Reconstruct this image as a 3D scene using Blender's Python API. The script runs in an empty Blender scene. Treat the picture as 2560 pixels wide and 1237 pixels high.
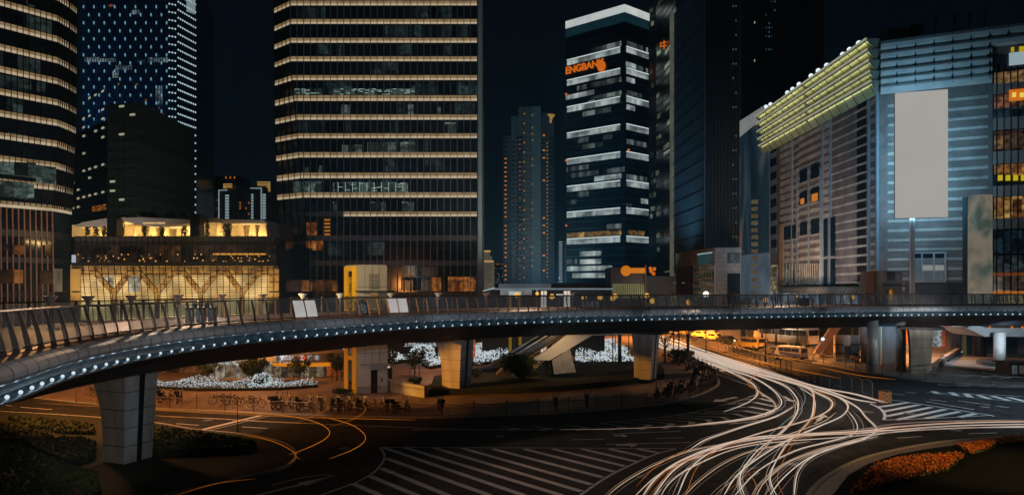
import bpy, math, random
from mathutils import Vector, Matrix
random.seed(7)
R = math.radians
sc = bpy.context.scene
col = sc.collection
# ---------------------------------------------------------------- camera, world, exposure
F, H0, CH = 1700.0, 721.0, 11.25          # focal length and horizon row in photo pixels, eye height
cam_d = bpy.data.cameras.new('camera'); cam = bpy.data.objects.new('camera', cam_d); col.objects.link(cam)
cam.location = (0, 0, CH); cam.rotation_euler = (R(90), 0, 0)
cam_d.sensor_width = 36; cam_d.lens = 36 * F / 2560; cam_d.shift_y = (H0 - 618.5) / 2560
cam_d.clip_end = 3000; cam_d.clip_start = .3
sc.camera = cam
world = bpy.data.worlds.new('World'); sc.world = world; world.use_nodes = True
wn = world.node_tree; bg = wn.nodes['Background']
tc = wn.nodes.new('ShaderNodeTexCoord'); sp = wn.nodes.new('ShaderNodeSeparateXYZ'); cr = wn.nodes.new('ShaderNodeValToRGB')
wn.links.new(tc.outputs['Generated'], sp.inputs[0]); wn.links.new(sp.outputs['Z'], cr.inputs[0]); wn.links.new(cr.outputs[0], bg.inputs[0])
cr.color_ramp.elements[0].position = 0.0; cr.color_ramp.elements[0].color = (.0020, .0092, .0135, 1)
cr.color_ramp.elements[1].position = .42; cr.color_ramp.elements[1].color = (.0006, .0019, .0037, 1)
e = cr.color_ramp.elements.new(.16); e.color = (.0010, .0033, .0058, 1)
bg.inputs[1].default_value = 1.0
sc.view_settings.view_transform = 'Standard'; sc.view_settings.look = 'None'
sc.view_settings.exposure = 0; sc.view_settings.gamma = 1
sc.cycles.use_denoising = True; sc.cycles.max_bounces = 5; sc.cycles.diffuse_bounces = 2
sc.cycles.glossy_bounces = 3; sc.cycles.transparent_max_bounces = 24; sc.cycles.transmission_bounces = 2
sc.cycles.sample_clamp_indirect = 2.0; sc.cycles.caustics_reflective = False; sc.cycles.caustics_refractive = False
sc.cycles.use_light_tree = True

# ---------------------------------------------------------------- lamps of the place, and unseen fill lamps added for their light
def lamp(kind, name, loc, power, colr, size=.4, aim=None, spot=None, blend=.6, sy=None):
    d = bpy.data.lights.new(name, kind); o = bpy.data.objects.new(name, d); col.objects.link(o)
    o.location = loc; d.energy = power; d.color = colr
    if kind == 'AREA':
        d.size = size
        if sy: d.shape = 'RECTANGLE'; d.size_y = sy
    else: d.shadow_soft_size = size
    d.specular_factor = .12 if name == 'street_or_fill_light' else 0.
    if kind == 'SPOT': d.spot_size = R(spot or 90); d.spot_blend = blend
    if aim is not None:
        o.rotation_euler = (Vector(aim) - Vector(loc)).to_track_quat('-Z', 'Y').to_euler()
    return o
SOD = (1, .36, .08); COOL = (.55, .80, 1); WARM = (1, .72, .45); TEAL = (.25, .65, 1)
def street(loc, power, colr=SOD, cone=150): return lamp('SPOT', 'street_or_fill_light', loc, power, colr, .4, (loc[0], loc[1], 0), cone, .5)
lamp('SPOT', 'street_or_fill_light', (-38, 51, 12.5), 12000, SOD, .4, (-28, 66, 0), 118, .5)
street((-44, 68, 13), 7000)
street((-31, 80, 11), 5000)
street((-10, 92, 8), 2200, (1, .42, .2))
street((4, 108, 9), 1500, (1, .6, .4))
lamp('SPOT', 'street_or_fill_light', (-11, 15, 6), 3600, (1, .84, .66), .5, (-24.2, 41, 3.6), 19, .4)  # added spot without a post, brightens the wide pillar's front
lamp('SPOT', 'street_or_fill_light', (4, 36, 6), 1500, (.6, .8, 1), .5, (-23, 40, 3.4), 18, .5)  # added bluish spot on the same pillar
lamp('SPOT', 'street_or_fill_light', (-2, 12, 12), 1700, (.75, .85, 1), 1.0, (-16.5, 27, 9), 34)  # added cool fill for the near bridge edge
lamp('SPOT', 'street_or_fill_light', (-40, 58, 16), 6000, (1, .46, .18), 1.0, (-19, 36, 9.2), 60)  # added orange fill for the deck and its edge strip
for tx, ty in ((-17, 44), (-11, 56), (-3, 65), (8, 72), (20, 77.5), (32, 82), (45, 86), (58, 89), (70, 90)): lamp('SPOT', 'street_or_fill_light', (tx * .8 + 6, ty - 34, 11.5), 6500, (.78, .86, 1), .6, (tx, ty, 8.9), 22, .7)  # row of unseen spots added to brighten the bridge nosing
lamp('SPOT', 'street_or_fill_light', (-26, 52, 14), 13000, (1, .8, .4), .5, (-15.5, 72, 11.5), 26, .4)  # added spots for the lift tower, no posts built
lamp('SPOT', 'street_or_fill_light', (-8, 52, 5), 500, (.85, .9, .8), .5, (-14, 72, 4), 30, .6)
lamp('SPOT', 'street_or_fill_light', (6, 50, 5), 260, (.7, .8, .9), .5, (-5, 68, 5), 22, .6)  # added pale spots on the middle and third pillars
lamp('SPOT', 'street_or_fill_light', (30, 58, 6), 700, (.75, .8, .85), .5, (16, 79, 4), 22, .6)
street((40, 112, 9), 32000)
street((52, 100, 9), 9000)
lamp('SPOT', 'street_or_fill_light', (-28, 62, 17), 6000, (1, .62, .4), .4, (-20, 56, 9), 120, .6)  # unseen lamps added over the deck to light it warm
lamp('SPOT', 'street_or_fill_light', (2, 86, 17), 5000, (1, .62, .4), .4, (-2, 72, 9), 130, .6)
lamp('SPOT', 'street_or_fill_light', (40, 100, 17), 5000, (1, .7, .5), .4, (36, 84, 9), 130, .6)
street((62, 114, 9), 22000)
street((36, 150, 10), 80000)
street((30, 195, 10), 40000)
lamp('SPOT', 'street_or_fill_light', (60, 52, 26), 46000, COOL, 1.0, (53, 62, 0), 72, .9)  # unseen stand-in for cool billboard light from behind the camera
street((30, 64, 13), 4200, (1, .78, .62), 78)
street((4, 34, 11), 260, (1, .8, .72), 120)
lamp('SPOT', 'street_or_fill_light', (50, 78, 6), 2200, (.9, .85, .85), .5, (55, 100, 11), 40)  # added neutral spot for the lift tower before the mall
street((22, 76, 12), 1300, (1, .66, .45), 90)
lamp('SPOT', 'street_or_fill_light', (-38, 51, 8), 70000, (1, .40, .05), .3, (-7, 69, 1.0), 17, .5)  # added narrow spot, turns the middle pillar's foot orange
lamp('SPOT', 'street_or_fill_light', (64, 104, 7.5), 2500, (.75, .86, 1), 1.0, (66, 106, 0), 140, .8)
lamp('SPOT', 'street_or_fill_light', (60, 78, 4), 2600, (.9, .95, .9), .5, (53, 93, 3.5), 60, .6)  # added low spot for the metal clad columns
lamp('SPOT', 'facade_fill', (30, 95, 3), 17000, TEAL, 2.0, (68, 140, 36), 62, .9)  # unseen ground fills added to tint and brighten the mall
lamp('SPOT', 'facade_fill', (48, 92, 3), 6000, (.35, .68, 1), 2.0, (78, 124, 30), 80, .9)
lamp('SPOT', 'facade_fill', (57, 138, 3), 30000, (1, .62, .36), 2.0, (68, 166, 24), 85, .9)
lamp('SPOT', 'facade_fill', (44, 128, 3), 28000, (1, .8, .68), 2.0, (68, 146, 18), 80, .9)
lamp('SPOT', 'facade_fill', (38, 120, 3), 20000, (.4, .7, 1), 2.0, (68, 150, 42), 80, .9)
lamp('SPOT', 'facade_fill', (33, 172, 17.5), 16000, (.3, .7, 1), 1.0, (48, 186, 50), 90, .9)  # unseen fill added for the ribbed slab tower
lamp('SPOT', 'facade_fill', (10, 240, 4), 420000, (.2, .65, 1), 3.0, (33, 390, 60), 60, .9)  # added teal fill in place of city glow on the striped tower
lamp('SPOT', 'facade_fill', (-30, 84, 3), 62000, (.55, .75, 1), 3.0, (-26, 145, 58), 75, .9)  # added cool fill in place of city glow on the centre tower
lamp('SPOT', 'facade_fill', (-60, 90, 3), 44000, (.7, .7, .8), 3.0, (-100, 135, 50), 72, .9)  # unseen fill added for the left tower
lamp('SPOT', 'facade_fill', (-90, 180, 3), 90000, (.8, .9, .7), 3.0, (-145, 250, 50), 50, .9)  # unseen fill added for the dark tower's green face

# ---------------------------------------------------------------- helpers
def G(px, py, z=0.0):
    Y = (CH - z) * F / (py - H0); return Vector(((px - 1280) / F * Y, Y, z))
def W(px, py, Y): return Vector(((px - 1280) / F * Y, Y, CH - (py - H0) / F * Y))
def lin(c):
    return tuple((x / 255 / 12.92) if x / 255 <= .04045 else ((x / 255 + .055) / 1.055) ** 2.4 for x in c)
class MB:
    def __init__(s): s.v = []; s.f = []; s.m = []
    def add(s, vs, fs, m=0):
        b = len(s.v); s.v += [tuple(v) for v in vs]
        for f in fs: s.f.append(tuple(i + b for i in f)); s.m.append(m)
        return s
    def quad(s, a, b, c, d, m=0): return s.add([a, b, c, d], [(0, 1, 2, 3)], m)
    def obox(s, c, ax, ay, az, m=0):     # centre and three half-axis vectors
        c, ax, ay, az = map(Vector, (c, ax, ay, az))
        vs = [c + i * ax + j * ay + k * az for k in (-1, 1) for j in (-1, 1) for i in (-1, 1)]
        return s.add(vs, [(0, 2, 3, 1), (4, 5, 7, 6), (0, 1, 5, 4), (2, 6, 7, 3), (0, 4, 6, 2), (1, 3, 7, 5)], m)
    def box(s, c, size, rz=0, m=0):
        x, y, z = (t / 2 for t in size); ca, sa = math.cos(rz), math.sin(rz)
        return s.obox(c, (x * ca, x * sa, 0), (-y * sa, y * ca, 0), (0, 0, z), m)
    def b2(s, x0, x1, y0, y1, z0, z1, m=0):
        return s.box(((x0 + x1) / 2, (y0 + y1) / 2, (z0 + z1) / 2), (abs(x1 - x0), abs(y1 - y0), abs(z1 - z0)), 0, m)
    def beam(s, a, b, w, h, m=0, up=(0, 0, 1)):
        a, b = Vector(a), Vector(b); d = b - a
        if d.length < 1e-5: return s
        n = d.normalized(); u = Vector(up); r = n.cross(u)
        if r.length < 1e-3: r = Vector((1, 0, 0))
        r.normalize(); u = r.cross(n)
        return s.obox((a + b) / 2, d / 2, r * w / 2, u * h / 2, m)
    def tube(s, pts, r, n=6, m=0, closed=False, caps=True):
        pts = [Vector(p) for p in pts]; k = len(pts); b = len(s.v); rr = r if isinstance(r, (list, tuple)) else [r] * k
        for i, p in enumerate(pts):
            t = (pts[(i + 1) % k] - pts[i - 1]) if closed else (pts[min(i + 1, k - 1)] - pts[max(i - 1, 0)])
            t = t.normalized() if t.length > 1e-9 else Vector((0, 0, 1))
            up = Vector((0, 0, 1)) if abs(t.z) < .9 else Vector((1, 0, 0))
            x = t.cross(up).normalized(); y = x.cross(t)
            for j in range(n):
                a = 2 * math.pi * j / n; s.v.append(tuple(p + rr[i] * (math.cos(a) * x + math.sin(a) * y)))
        for i in range(k if closed else k - 1):
            for j in range(n):
                i2 = (i + 1) % k; j2 = (j + 1) % n
                s.f.append((b + i * n + j, b + i * n + j2, b + i2 * n + j2, b + i2 * n + j)); s.m.append(m)
        if caps and not closed:
            s.f.append(tuple(b + j for j in range(n))[::-1]); s.m.append(m)
            s.f.append(tuple(b + (k - 1) * n + j for j in range(n))); s.m.append(m)
        return s
    def lathe(s, c, prof, n=16, m=0, sx=1, sy=1):
        c = Vector(c); b = len(s.v); k = len(prof)
        for (r, z) in prof:
            for j in range(n):
                a = 2 * math.pi * j / n; s.v.append((c.x + r * math.cos(a) * sx, c.y + r * math.sin(a) * sy, c.z + z))
        for i in range(k - 1):
            for j in range(n):
                j2 = (j + 1) % n; s.f.append((b + i * n + j, b + i * n + j2, b + (i + 1) * n + j2, b + (i + 1) * n + j)); s.m.append(m)
        s.f.append(tuple(b + j for j in range(n))[::-1]); s.m.append(m)
        s.f.append(tuple(b + (k - 1) * n + j for j in range(n))); s.m.append(m)
        return s
    def prism(s, poly, z0, z1, m=0):
        n = len(poly); vs = [(p[0], p[1], z0) for p in poly] + [(p[0], p[1], z1) for p in poly]
        fs = [tuple(range(n))[::-1], tuple(range(n, 2 * n))] + [(i, (i + 1) % n, (i + 1) % n + n, i + n) for i in range(n)]
        return s.add(vs, fs, m)
    def octa(s, c, r, m=0):
        c = Vector(c); vs = [c + Vector(d) * r for d in ((1, 0, 0), (-1, 0, 0), (0, 1, 0), (0, -1, 0), (0, 0, 1), (0, 0, -1))]
        return s.add(vs, [(0, 2, 4), (2, 1, 4), (1, 3, 4), (3, 0, 4), (2, 0, 5), (1, 2, 5), (3, 1, 5), (0, 3, 5)], m)
    def ball(s, c, r, m=0, n=10, sz=1):
        prof = [(r * math.sin(math.pi * (i + .02) / 6.04), -r * sz * math.cos(math.pi * (i + .02) / 6.04)) for i in range(7)]
        return s.lathe(c, prof, n, m)
    def leaves(s, c, rad, n, size, m=0, shell=.55, rnd=random):
        c = Vector(c)
        for _ in range(n):
            while True:
                p = Vector((rnd.uniform(-1, 1), rnd.uniform(-1, 1), rnd.uniform(-1, 1)))
                if p.length <= 1: break
            p = p.normalized() * (shell + (1 - shell) * rnd.random()) if p.length > 1e-3 else p
            q = c + Vector((p.x * rad[0], p.y * rad[1], p.z * rad[2]))
            u = Vector((rnd.gauss(0, 1), rnd.gauss(0, 1), rnd.gauss(0, 1))).normalized(); w = u.orthogonal().normalized()
            h = size * rnd.uniform(.6, 1.3)
            s.add([q - u * h, q + w * h * .6, q + u * h, q - w * h * .6], [(0, 1, 2, 3)], m)
        return s
    def build(s, name, mats, parent=None, smooth=False, **props):
        me = bpy.data.meshes.new(name); off = WL.get(parent.name, Vector()) if parent else Vector()
        if off.length: vv = [(v[0] - off.x, v[1] - off.y, v[2] - off.z) for v in s.v]
        else: vv = s.v
        me.from_pydata(vv, [], s.f)
        for mt in (mats if isinstance(mats, (list, tuple)) else [mats]): me.materials.append(mt)
        me.polygons.foreach_set('material_index', s.m)
        if smooth: me.polygons.foreach_set('use_smooth', [True] * len(s.f))
        me.update()
        o = bpy.data.objects.new(name, me); col.objects.link(o)
        if parent: o.parent = parent; WL[o.name] = off
        for k, v in props.items(): o[k] = v
        return o
WL = {}
def thing(name, label, cat, loc=(0, 0, 0), group=None, rz=0):
    o = bpy.data.objects.new(name, None); col.objects.link(o); o.location = loc; o.rotation_euler = (0, 0, rz)
    o.empty_display_size = .3; WL[o.name] = Vector(loc) if rz == 0 else Vector()
    o['label'] = label; o['category'] = cat
    if group: o['group'] = group
    return o
def tag(o, label, cat, group=None):
    o['label'] = label; o['category'] = cat
    if group: o['group'] = group
    return o
def struct(o): o['kind'] = 'structure'; return o
def dup(root, loc, rz=0, label=None, group=None, scale=None):
    r = root.copy(); col.objects.link(r); r.location = loc; r.rotation_euler = (0, 0, rz)
    if scale: r.scale = scale if isinstance(scale, tuple) else (scale,) * 3
    if label: r['label'] = label
    if group: r['group'] = group
    for ch in list(root.children):
        c = ch.copy(); col.objects.link(c); c.parent = r
        for g in ch.children:
            d = g.copy(); col.objects.link(d); d.parent = c
    return r
def put(root, loc, rz=0, label=None, scale=None):
    root.location = loc; root.rotation_euler = (0, 0, rz)
    if label: root['label'] = label
    if scale: root.scale = scale if isinstance(scale, tuple) else (scale,) * 3
ORD = ['first', 'second', 'third', 'fourth', 'fifth', 'sixth', 'seventh', 'eighth', 'ninth', 'tenth', 'eleventh', 'twelfth', 'thirteenth', 'fourteenth', 'fifteenth', 'sixteenth', 'seventeenth', 'eighteenth', 'nineteenth', 'twentieth', 'twenty-first', 'twenty-second', 'twenty-third', 'twenty-fourth']
# materials ------------------------------------------------------------------
def mat(name, c, c2=None, scale=2.0, rough=.6, metal=0., bump=0., emit=0., stretch=(1, 1, 1), spec=.5, sample=True):
    m = bpy.data.materials.new(name); m.use_nodes = True; t = m.node_tree; b = t.nodes['Principled BSDF']
    b.inputs['Roughness'].default_value = rough; b.inputs['Metallic'].default_value = metal
    b.inputs['Specular IOR Level'].default_value = spec
    c = tuple(c) + (1,)
    if c2 is None: c2 = tuple(min(1, x * 1.25 + .002) for x in c[:3])
    c2 = tuple(c2) + (1,)
    co = t.nodes.new('ShaderNodeTexCoord'); mp = t.nodes.new('ShaderNodeMapping'); mp.inputs['Scale'].default_value = stretch
    nz = t.nodes.new('ShaderNodeTexNoise'); nz.inputs['Scale'].default_value = scale; nz.inputs['Detail'].default_value = 6
    t.links.new(co.outputs['Object'], mp.inputs[0]); t.links.new(mp.outputs[0], nz.inputs[0])
    rp = t.nodes.new('ShaderNodeValToRGB'); rp.color_ramp.elements[0].position = .35; rp.color_ramp.elements[1].position = .68
    rp.color_ramp.elements[0].color = c; rp.color_ramp.elements[1].color = c2
    t.links.new(nz.outputs['Fac'], rp.inputs[0])
    if emit:
        t.links.new(rp.outputs[0], b.inputs['Emission Color']); b.inputs['Emission Strength'].default_value = emit
        b.inputs['Base Color'].default_value = (.02, .02, .02, 1)
        if not sample: m.cycles.emission_sampling = 'NONE'
    else: t.links.new(rp.outputs[0], b.inputs['Base Color'])
    if bump:
        bp = t.nodes.new('ShaderNodeBump'); bp.inputs['Strength'].default_value = bump; bp.inputs['Distance'].default_value = .05
        t.links.new(nz.outputs['Fac'], bp.inputs['Height']); t.links.new(bp.outputs[0], b.inputs['Normal'])
    return m
def brick(name, c1, c2, mortar, bw, bh, mortar_size=.02, rough=.6, offset=.5, wall='XZ', emit=0, metal=0, rnd=0.):
    """tiles or cladding panels: real sizes in metres; wall picks the plane the pattern runs in"""
    m = bpy.data.materials.new(name); m.use_nodes = True; t = m.node_tree; b = t.nodes['Principled BSDF']
    b.inputs['Roughness'].default_value = rough; b.inputs['Metallic'].default_value = metal
    co = t.nodes.new('ShaderNodeTexCoord'); s = t.nodes.new('ShaderNodeSeparateXYZ'); k = t.nodes.new('ShaderNodeCombineXYZ')
    t.links.new(co.outputs['Object'], s.inputs[0])
    t.links.new(s.outputs[wall[0]], k.inputs[0]); t.links.new(s.outputs[wall[1]], k.inputs[1])
    br = t.nodes.new('ShaderNodeTexBrick'); br.offset = offset
    br.inputs['Color1'].default_value = tuple(c1) + (1,); br.inputs['Color2'].default_value = tuple(c2) + (1,)
    br.inputs['Mortar'].default_value = tuple(mortar) + (1,); br.inputs['Scale'].default_value = 1
    br.inputs['Brick Width'].default_value = bw; br.inputs['Row Height'].default_value = bh
    br.inputs['Mortar Size'].default_value = mortar_size; br.inputs['Mortar Smooth'].default_value = .1; br.inputs['Bias'].default_value = 0
    t.links.new(k.outputs[0], br.inputs['Vector'])
    out = br.outputs['Color']
    if rnd:
        nz = t.nodes.new('ShaderNodeTexNoise'); nz.inputs['Scale'].default_value = .35; nz.inputs['Detail'].default_value = 8
        t.links.new(co.outputs['Object'], nz.inputs[0])
        mr = t.nodes.new('ShaderNodeMapRange'); mr.inputs['From Min'].default_value = .3; mr.inputs['From Max'].default_value = .7
        mr.inputs['To Min'].default_value = 1 - rnd; mr.inputs['To Max'].default_value = 1 + rnd
        t.links.new(nz.outputs['Fac'], mr.inputs[0])
        mx = t.nodes.new('ShaderNodeVectorMath'); mx.operation = 'SCALE'
        t.links.new(out, mx.inputs[0]); t.links.new(mr.outputs[0], mx.inputs['Scale']); out = mx.outputs[0]
    if emit:
        t.links.new(out, b.inputs['Emission Color']); b.inputs['Emission Strength'].default_value = emit
        b.inputs['Base Color'].default_value = (.02, .02, .02, 1); m.cycles.emission_sampling = 'NONE'
    else: t.links.new(out, b.inputs['Base Color'])
    return m
def rooms(name, cols, cell, wall='XZ', emit=1., dark=.35, seed=0., fine=None):
    """lit rooms behind glass: each cell of the given size has its own brightness, with ceiling strips and furniture specks"""
    m = bpy.data.materials.new(name); m.use_nodes = True; t = m.node_tree; b = t.nodes['Principled BSDF']; N = t.nodes.new; L = t.links.new
    b.inputs['Base Color'].default_value = (.01, .012, .015, 1); b.inputs['Roughness'].default_value = .2
    co = N('ShaderNodeTexCoord'); s = N('ShaderNodeSeparateXYZ'); k = N('ShaderNodeCombineXYZ'); L(co.outputs['Object'], s.inputs[0])
    L(s.outputs[wall[0]], k.inputs[0]); L(s.outputs[wall[1]], k.inputs[1]); k.inputs[2].default_value = seed
    dv = N('ShaderNodeVectorMath'); dv.operation = 'DIVIDE'; dv.inputs[1].default_value = (cell[0], cell[1], 1); L(k.outputs[0], dv.inputs[0])
    fl = N('ShaderNodeVectorMath'); fl.operation = 'FLOOR'; L(dv.outputs[0], fl.inputs[0])
    wn_ = N('ShaderNodeTexWhiteNoise'); wn_.noise_dimensions = '3D'; L(fl.outputs[0], wn_.inputs['Vector'])
    nz = N('ShaderNodeTexNoise'); nz.inputs['Scale'].default_value = fine or 1.6 / min(cell); nz.inputs['Detail'].default_value = 3; L(k.outputs[0], nz.inputs[0])
    mr = N('ShaderNodeMapRange'); mr.inputs[1].default_value = .38; mr.inputs[2].default_value = .62; mr.inputs[3].default_value = .25; mr.inputs[4].default_value = 1.1; L(nz.outputs['Fac'], mr.inputs[0])
    m2 = N('ShaderNodeMapRange'); m2.inputs[3].default_value = dark; m2.inputs[4].default_value = 1.; L(wn_.outputs['Value'], m2.inputs[0])
    mu = N('ShaderNodeMath'); mu.operation = 'MULTIPLY'; L(mr.outputs[0], mu.inputs[0]); L(m2.outputs[0], mu.inputs[1])
    rp = N('ShaderNodeValToRGB'); rp.color_ramp.interpolation = 'LINEAR'
    rp.color_ramp.elements[0].color = tuple(cols[0]) + (1,); rp.color_ramp.elements[1].color = tuple(cols[1]) + (1,)
    L(wn_.outputs['Color'], rp.inputs[0])
    L(rp.outputs[0], b.inputs['Emission Color'])
    m3 = N('ShaderNodeMath'); m3.operation = 'MULTIPLY'; m3.inputs[1].default_value = emit; L(mu.outputs[0], m3.inputs[0]); L(m3.outputs[0], b.inputs['Emission Strength'])
    m.cycles.emission_sampling = 'NONE'
    return m
def louvres(name, c_hi, c_lo, pitch, emit=1., wall='XZ'):
    """bright slats over a lit room, fine horizontal stripes broken by warm patches"""
    m = bpy.data.materials.new(name); m.use_nodes = True; t = m.node_tree; b = t.nodes['Principled BSDF']; N = t.nodes.new; L = t.links.new
    b.inputs['Base Color'].default_value = (.1, .07, .04, 1)
    co = N('ShaderNodeTexCoord'); s = N('ShaderNodeSeparateXYZ'); L(co.outputs['Object'], s.inputs[0])
    d = N('ShaderNodeMath'); d.operation = 'DIVIDE'; d.inputs[1].default_value = pitch; L(s.outputs['Z'], d.inputs[0])
    fr = N('ShaderNodeMath'); fr.operation = 'FRACT'; L(d.outputs[0], fr.inputs[0])
    gt = N('ShaderNodeMath'); gt.operation = 'GREATER_THAN'; gt.inputs[1].default_value = .45; L(fr.outputs[0], gt.inputs[0])
    nz = N('ShaderNodeTexNoise'); nz.inputs['Scale'].default_value = .22; nz.inputs['Detail'].default_value = 4; L(co.outputs['Object'], nz.inputs[0])
    mr = N('ShaderNodeMapRange'); mr.inputs[1].default_value = .35; mr.inputs[2].default_value = .62; mr.inputs[3].default_value = .35; mr.inputs[4].default_value = 1.25; L(nz.outputs['Fac'], mr.inputs[0])
    mx = N('ShaderNodeMix'); mx.data_type = 'RGBA'; mx.inputs['A'].default_value = tuple(c_lo) + (1,); mx.inputs['B'].default_value = tuple(c_hi) + (1,); L(gt.outputs[0], mx.inputs['Factor'])
    L(mx.outputs['Result'], b.inputs['Emission Color'])
    mm = N('ShaderNodeMath'); mm.operation = 'MULTIPLY'; mm.inputs[1].default_value = emit; L(mr.outputs[0], mm.inputs[0]); L(mm.outputs[0], b.inputs['Emission Strength'])
    m.cycles.emission_sampling = 'NONE'
    return m
def glassy(name, tint=(.8, .9, 1), rough=.05, refl=.12, sheen=.0, sheenc=(.5, .5, .5)):
    m = bpy.data.materials.new(name); m.use_nodes = True; t = m.node_tree; N = t.nodes.new; L = t.links.new
    for n in list(t.nodes): t.nodes.remove(n)
    out = N('ShaderNodeOutputMaterial'); tr = N('ShaderNodeBsdfTransparent'); tr.inputs[0].default_value = tuple(tint) + (1,)
    gl = N('ShaderNodeBsdfGlossy'); gl.inputs['Roughness'].default_value = rough
    mx = N('ShaderNodeMixShader'); mx.inputs[0].default_value = refl; L(tr.outputs[0], mx.inputs[1]); L(gl.outputs[0], mx.inputs[2]); last = mx
    if sheen:  # pale diffuse layer standing in for bright reflections on the glass
        df = N('ShaderNodeBsdfDiffuse'); df.inputs[0].default_value = tuple(sheenc) + (1,)
        m2 = N('ShaderNodeMixShader'); m2.inputs[0].default_value = sheen; L(mx.outputs[0], m2.inputs[1]); L(df.outputs[0], m2.inputs[2]); last = m2
    L(last.outputs[0], out.inputs[0]); return m
def glow(name, c, s=1., sample=False):
    m = bpy.data.materials.new(name); m.use_nodes = True; b = m.node_tree.nodes['Principled BSDF']
    b.inputs['Base Color'].default_value = (.02, .02, .02, 1); b.inputs['Emission Color'].default_value = tuple(c) + (1,)
    b.inputs['Emission Strength'].default_value = s
    if not sample: m.cycles.emission_sampling = 'NONE'
    return m
def spline(pts, step=1.0):
    pts = [Vector(p) for p in pts]; P = [pts[0] * 2 - pts[1]] + pts + [pts[-1] * 2 - pts[-2]]; out = []
    for i in range(1, len(P) - 2):
        p0, p1, p2, p3 = P[i - 1:i + 3]; n = max(2, int((p2 - p1).length / step))
        for j in range(n):
            t = j / n; out.append(.5 * ((2 * p1) + (p2 - p0) * t + (2 * p0 - 5 * p1 + 4 * p2 - p3) * t * t + (3 * p1 - p0 - 3 * p2 + p3) * t ** 3))
    out.append(pts[-1]); return out
def resample(pts, d):
    L = [0]
    for a, b in zip(pts, pts[1:]): L.append(L[-1] + (b - a).length)
    n = int(L[-1] / d); out = []; j = 0
    for i in range(n + 1):
        s = i * d
        while j < len(pts) - 2 and L[j + 1] < s: j += 1
        t = (s - L[j]) / max(1e-9, L[j + 1] - L[j]); out.append(pts[j].lerp(pts[j + 1], t))
    return out
def text(s, size, origin, right, up, mt, parent=None, name='lettering', depth=.05, align='CENTER', bold=0.):
    cu = bpy.data.curves.new('t', 'FONT'); cu.body = s; cu.size = size; cu.extrude = depth; cu.offset = bold; cu.align_x = align
    o = bpy.data.objects.new('t', cu); col.objects.link(o); bpy.context.view_layer.update()
    me = bpy.data.meshes.new_from_object(o.evaluated_get(bpy.context.evaluated_depsgraph_get())); bpy.data.objects.remove(o)
    r = Vector(right).normalized(); u = Vector(up).normalized(); n = r.cross(u)
    off = WL.get(parent.name, Vector()) if parent else Vector()
    M = Matrix((r, u, n)).transposed().to_4x4(); M.translation = Vector(origin) - off
    me.transform(M); me.materials.clear(); me.materials.append(mt)
    q = bpy.data.objects.new(name, me); col.objects.link(q)
    if parent: q.parent = parent
    return q

# shared materials
M_GLASS = mat('dark_glass', (.008, .012, .017), (.018, .024, .030), .25, .12, 0, spec=.6)
M_GLASSW = mat('warm_dark_glass', (.010, .009, .009), (.022, .018, .016), .3, .15)
M_GREYBAND = mat('grey_spandrel', (.060, .052, .050), (.085, .074, .07), .8, .4, emit=0)
M_STEEL = mat('brushed_steel', (.30, .32, .34), (.38, .40, .42), 3, .38, .7, .05, stretch=(1, 1, 8))
M_DARK = mat('dark_metal', (.02, .02, .022), (.035, .033, .03), 5, .4, .5)
M_BLACK = mat('black_paint', (.008, .008, .009), None, 4, .5)
M_STONE = brick('stone_cladding', (.34, .31, .28), (.27, .25, .23), (.10, .09, .085), 1.2, .6, .02, .55, rnd=.25)
M_CONC = mat('concrete', (.22, .21, .2), (.32, .31, .29), 1.5, .8, 0, .2)
M_WHITE = mat('white_paint', (.62, .64, .66), (.72, .74, .75), 2, .5)
# ================================================================= GROUND
M_ASPH = mat('asphalt', (.014, .0145, .016), (.040, .0395, .041), .9, .8, 0, .35, spec=.12)
M_PAVE = brick('plaza_paving', (.20, .13, .10), (.16, .11, .09), (.07, .05, .04), 1.0, 1.0, .03, .55, wall='XY', rnd=.3)
M_PAVE2 = brick('pavement_tiles', (.24, .24, .23), (.19, .19, .19), (.08, .08, .08), .8, .8, .02, .5, wall='XY', rnd=.3)
M_KERB = mat('kerb_stone', (.30, .28, .26), (.38, .36, .34), 3, .7)
M_SOIL = mat('dark_grass', (.006, .009, .004), (.014, .02, .007), 3, .95, 0, .5)
M_PAINT = mat('road_paint', (.50, .48, .46), (.72, .70, .68), 2.5, .6)
M_LEAF = mat('dark_leaves', (.020, .035, .008), (.05, .07, .014), 1.2, .7)
M_BARK = mat('bark', (.05, .035, .025), (.09, .065, .05), 6, .9)
def flat(name, poly, z, mt, kind='structure'):
    mb = MB(); mb.add([(p[0], p[1], z) for p in poly], [tuple(range(len(poly)))]); o = mb.build(name, mt); o['kind'] = kind; return o
gnd = MB(); n = 40
xs = [-900 + 1800 * i / n for i in range(n + 1)]; ys = [-60 + 1200 * i / n for i in range(n + 1)]
gnd.add([(x, y, 0) for y in ys for x in xs], [(j * (n + 1) + i, j * (n + 1) + i + 1, (j + 1) * (n + 1) + i + 1, (j + 1) * (n + 1) + i) for j in range(n) for i in range(n)])
struct(gnd.build('road', M_ASPH))
def raised(name, front, back, h, mt, kerb=True, kw=.3):
    """a raised area: front is the kerb line in ground coordinates, back closes it"""
    poly = [Vector((p[0], p[1], 0)) for p in front] + [Vector((p[0], p[1], 0)) for p in back]
    o = MB().prism(poly, .0, h).build(name, mt); struct(o)
    if kerb:
        k = MB()
        for a, b in zip(front, front[1:]):
            k.beam((a[0], a[1], h / 2 + .01), (b[0], b[1], h / 2 + .01), kw, h + .02)
        struct(k.build(name + '_kerb', M_KERB))
    return o
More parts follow.
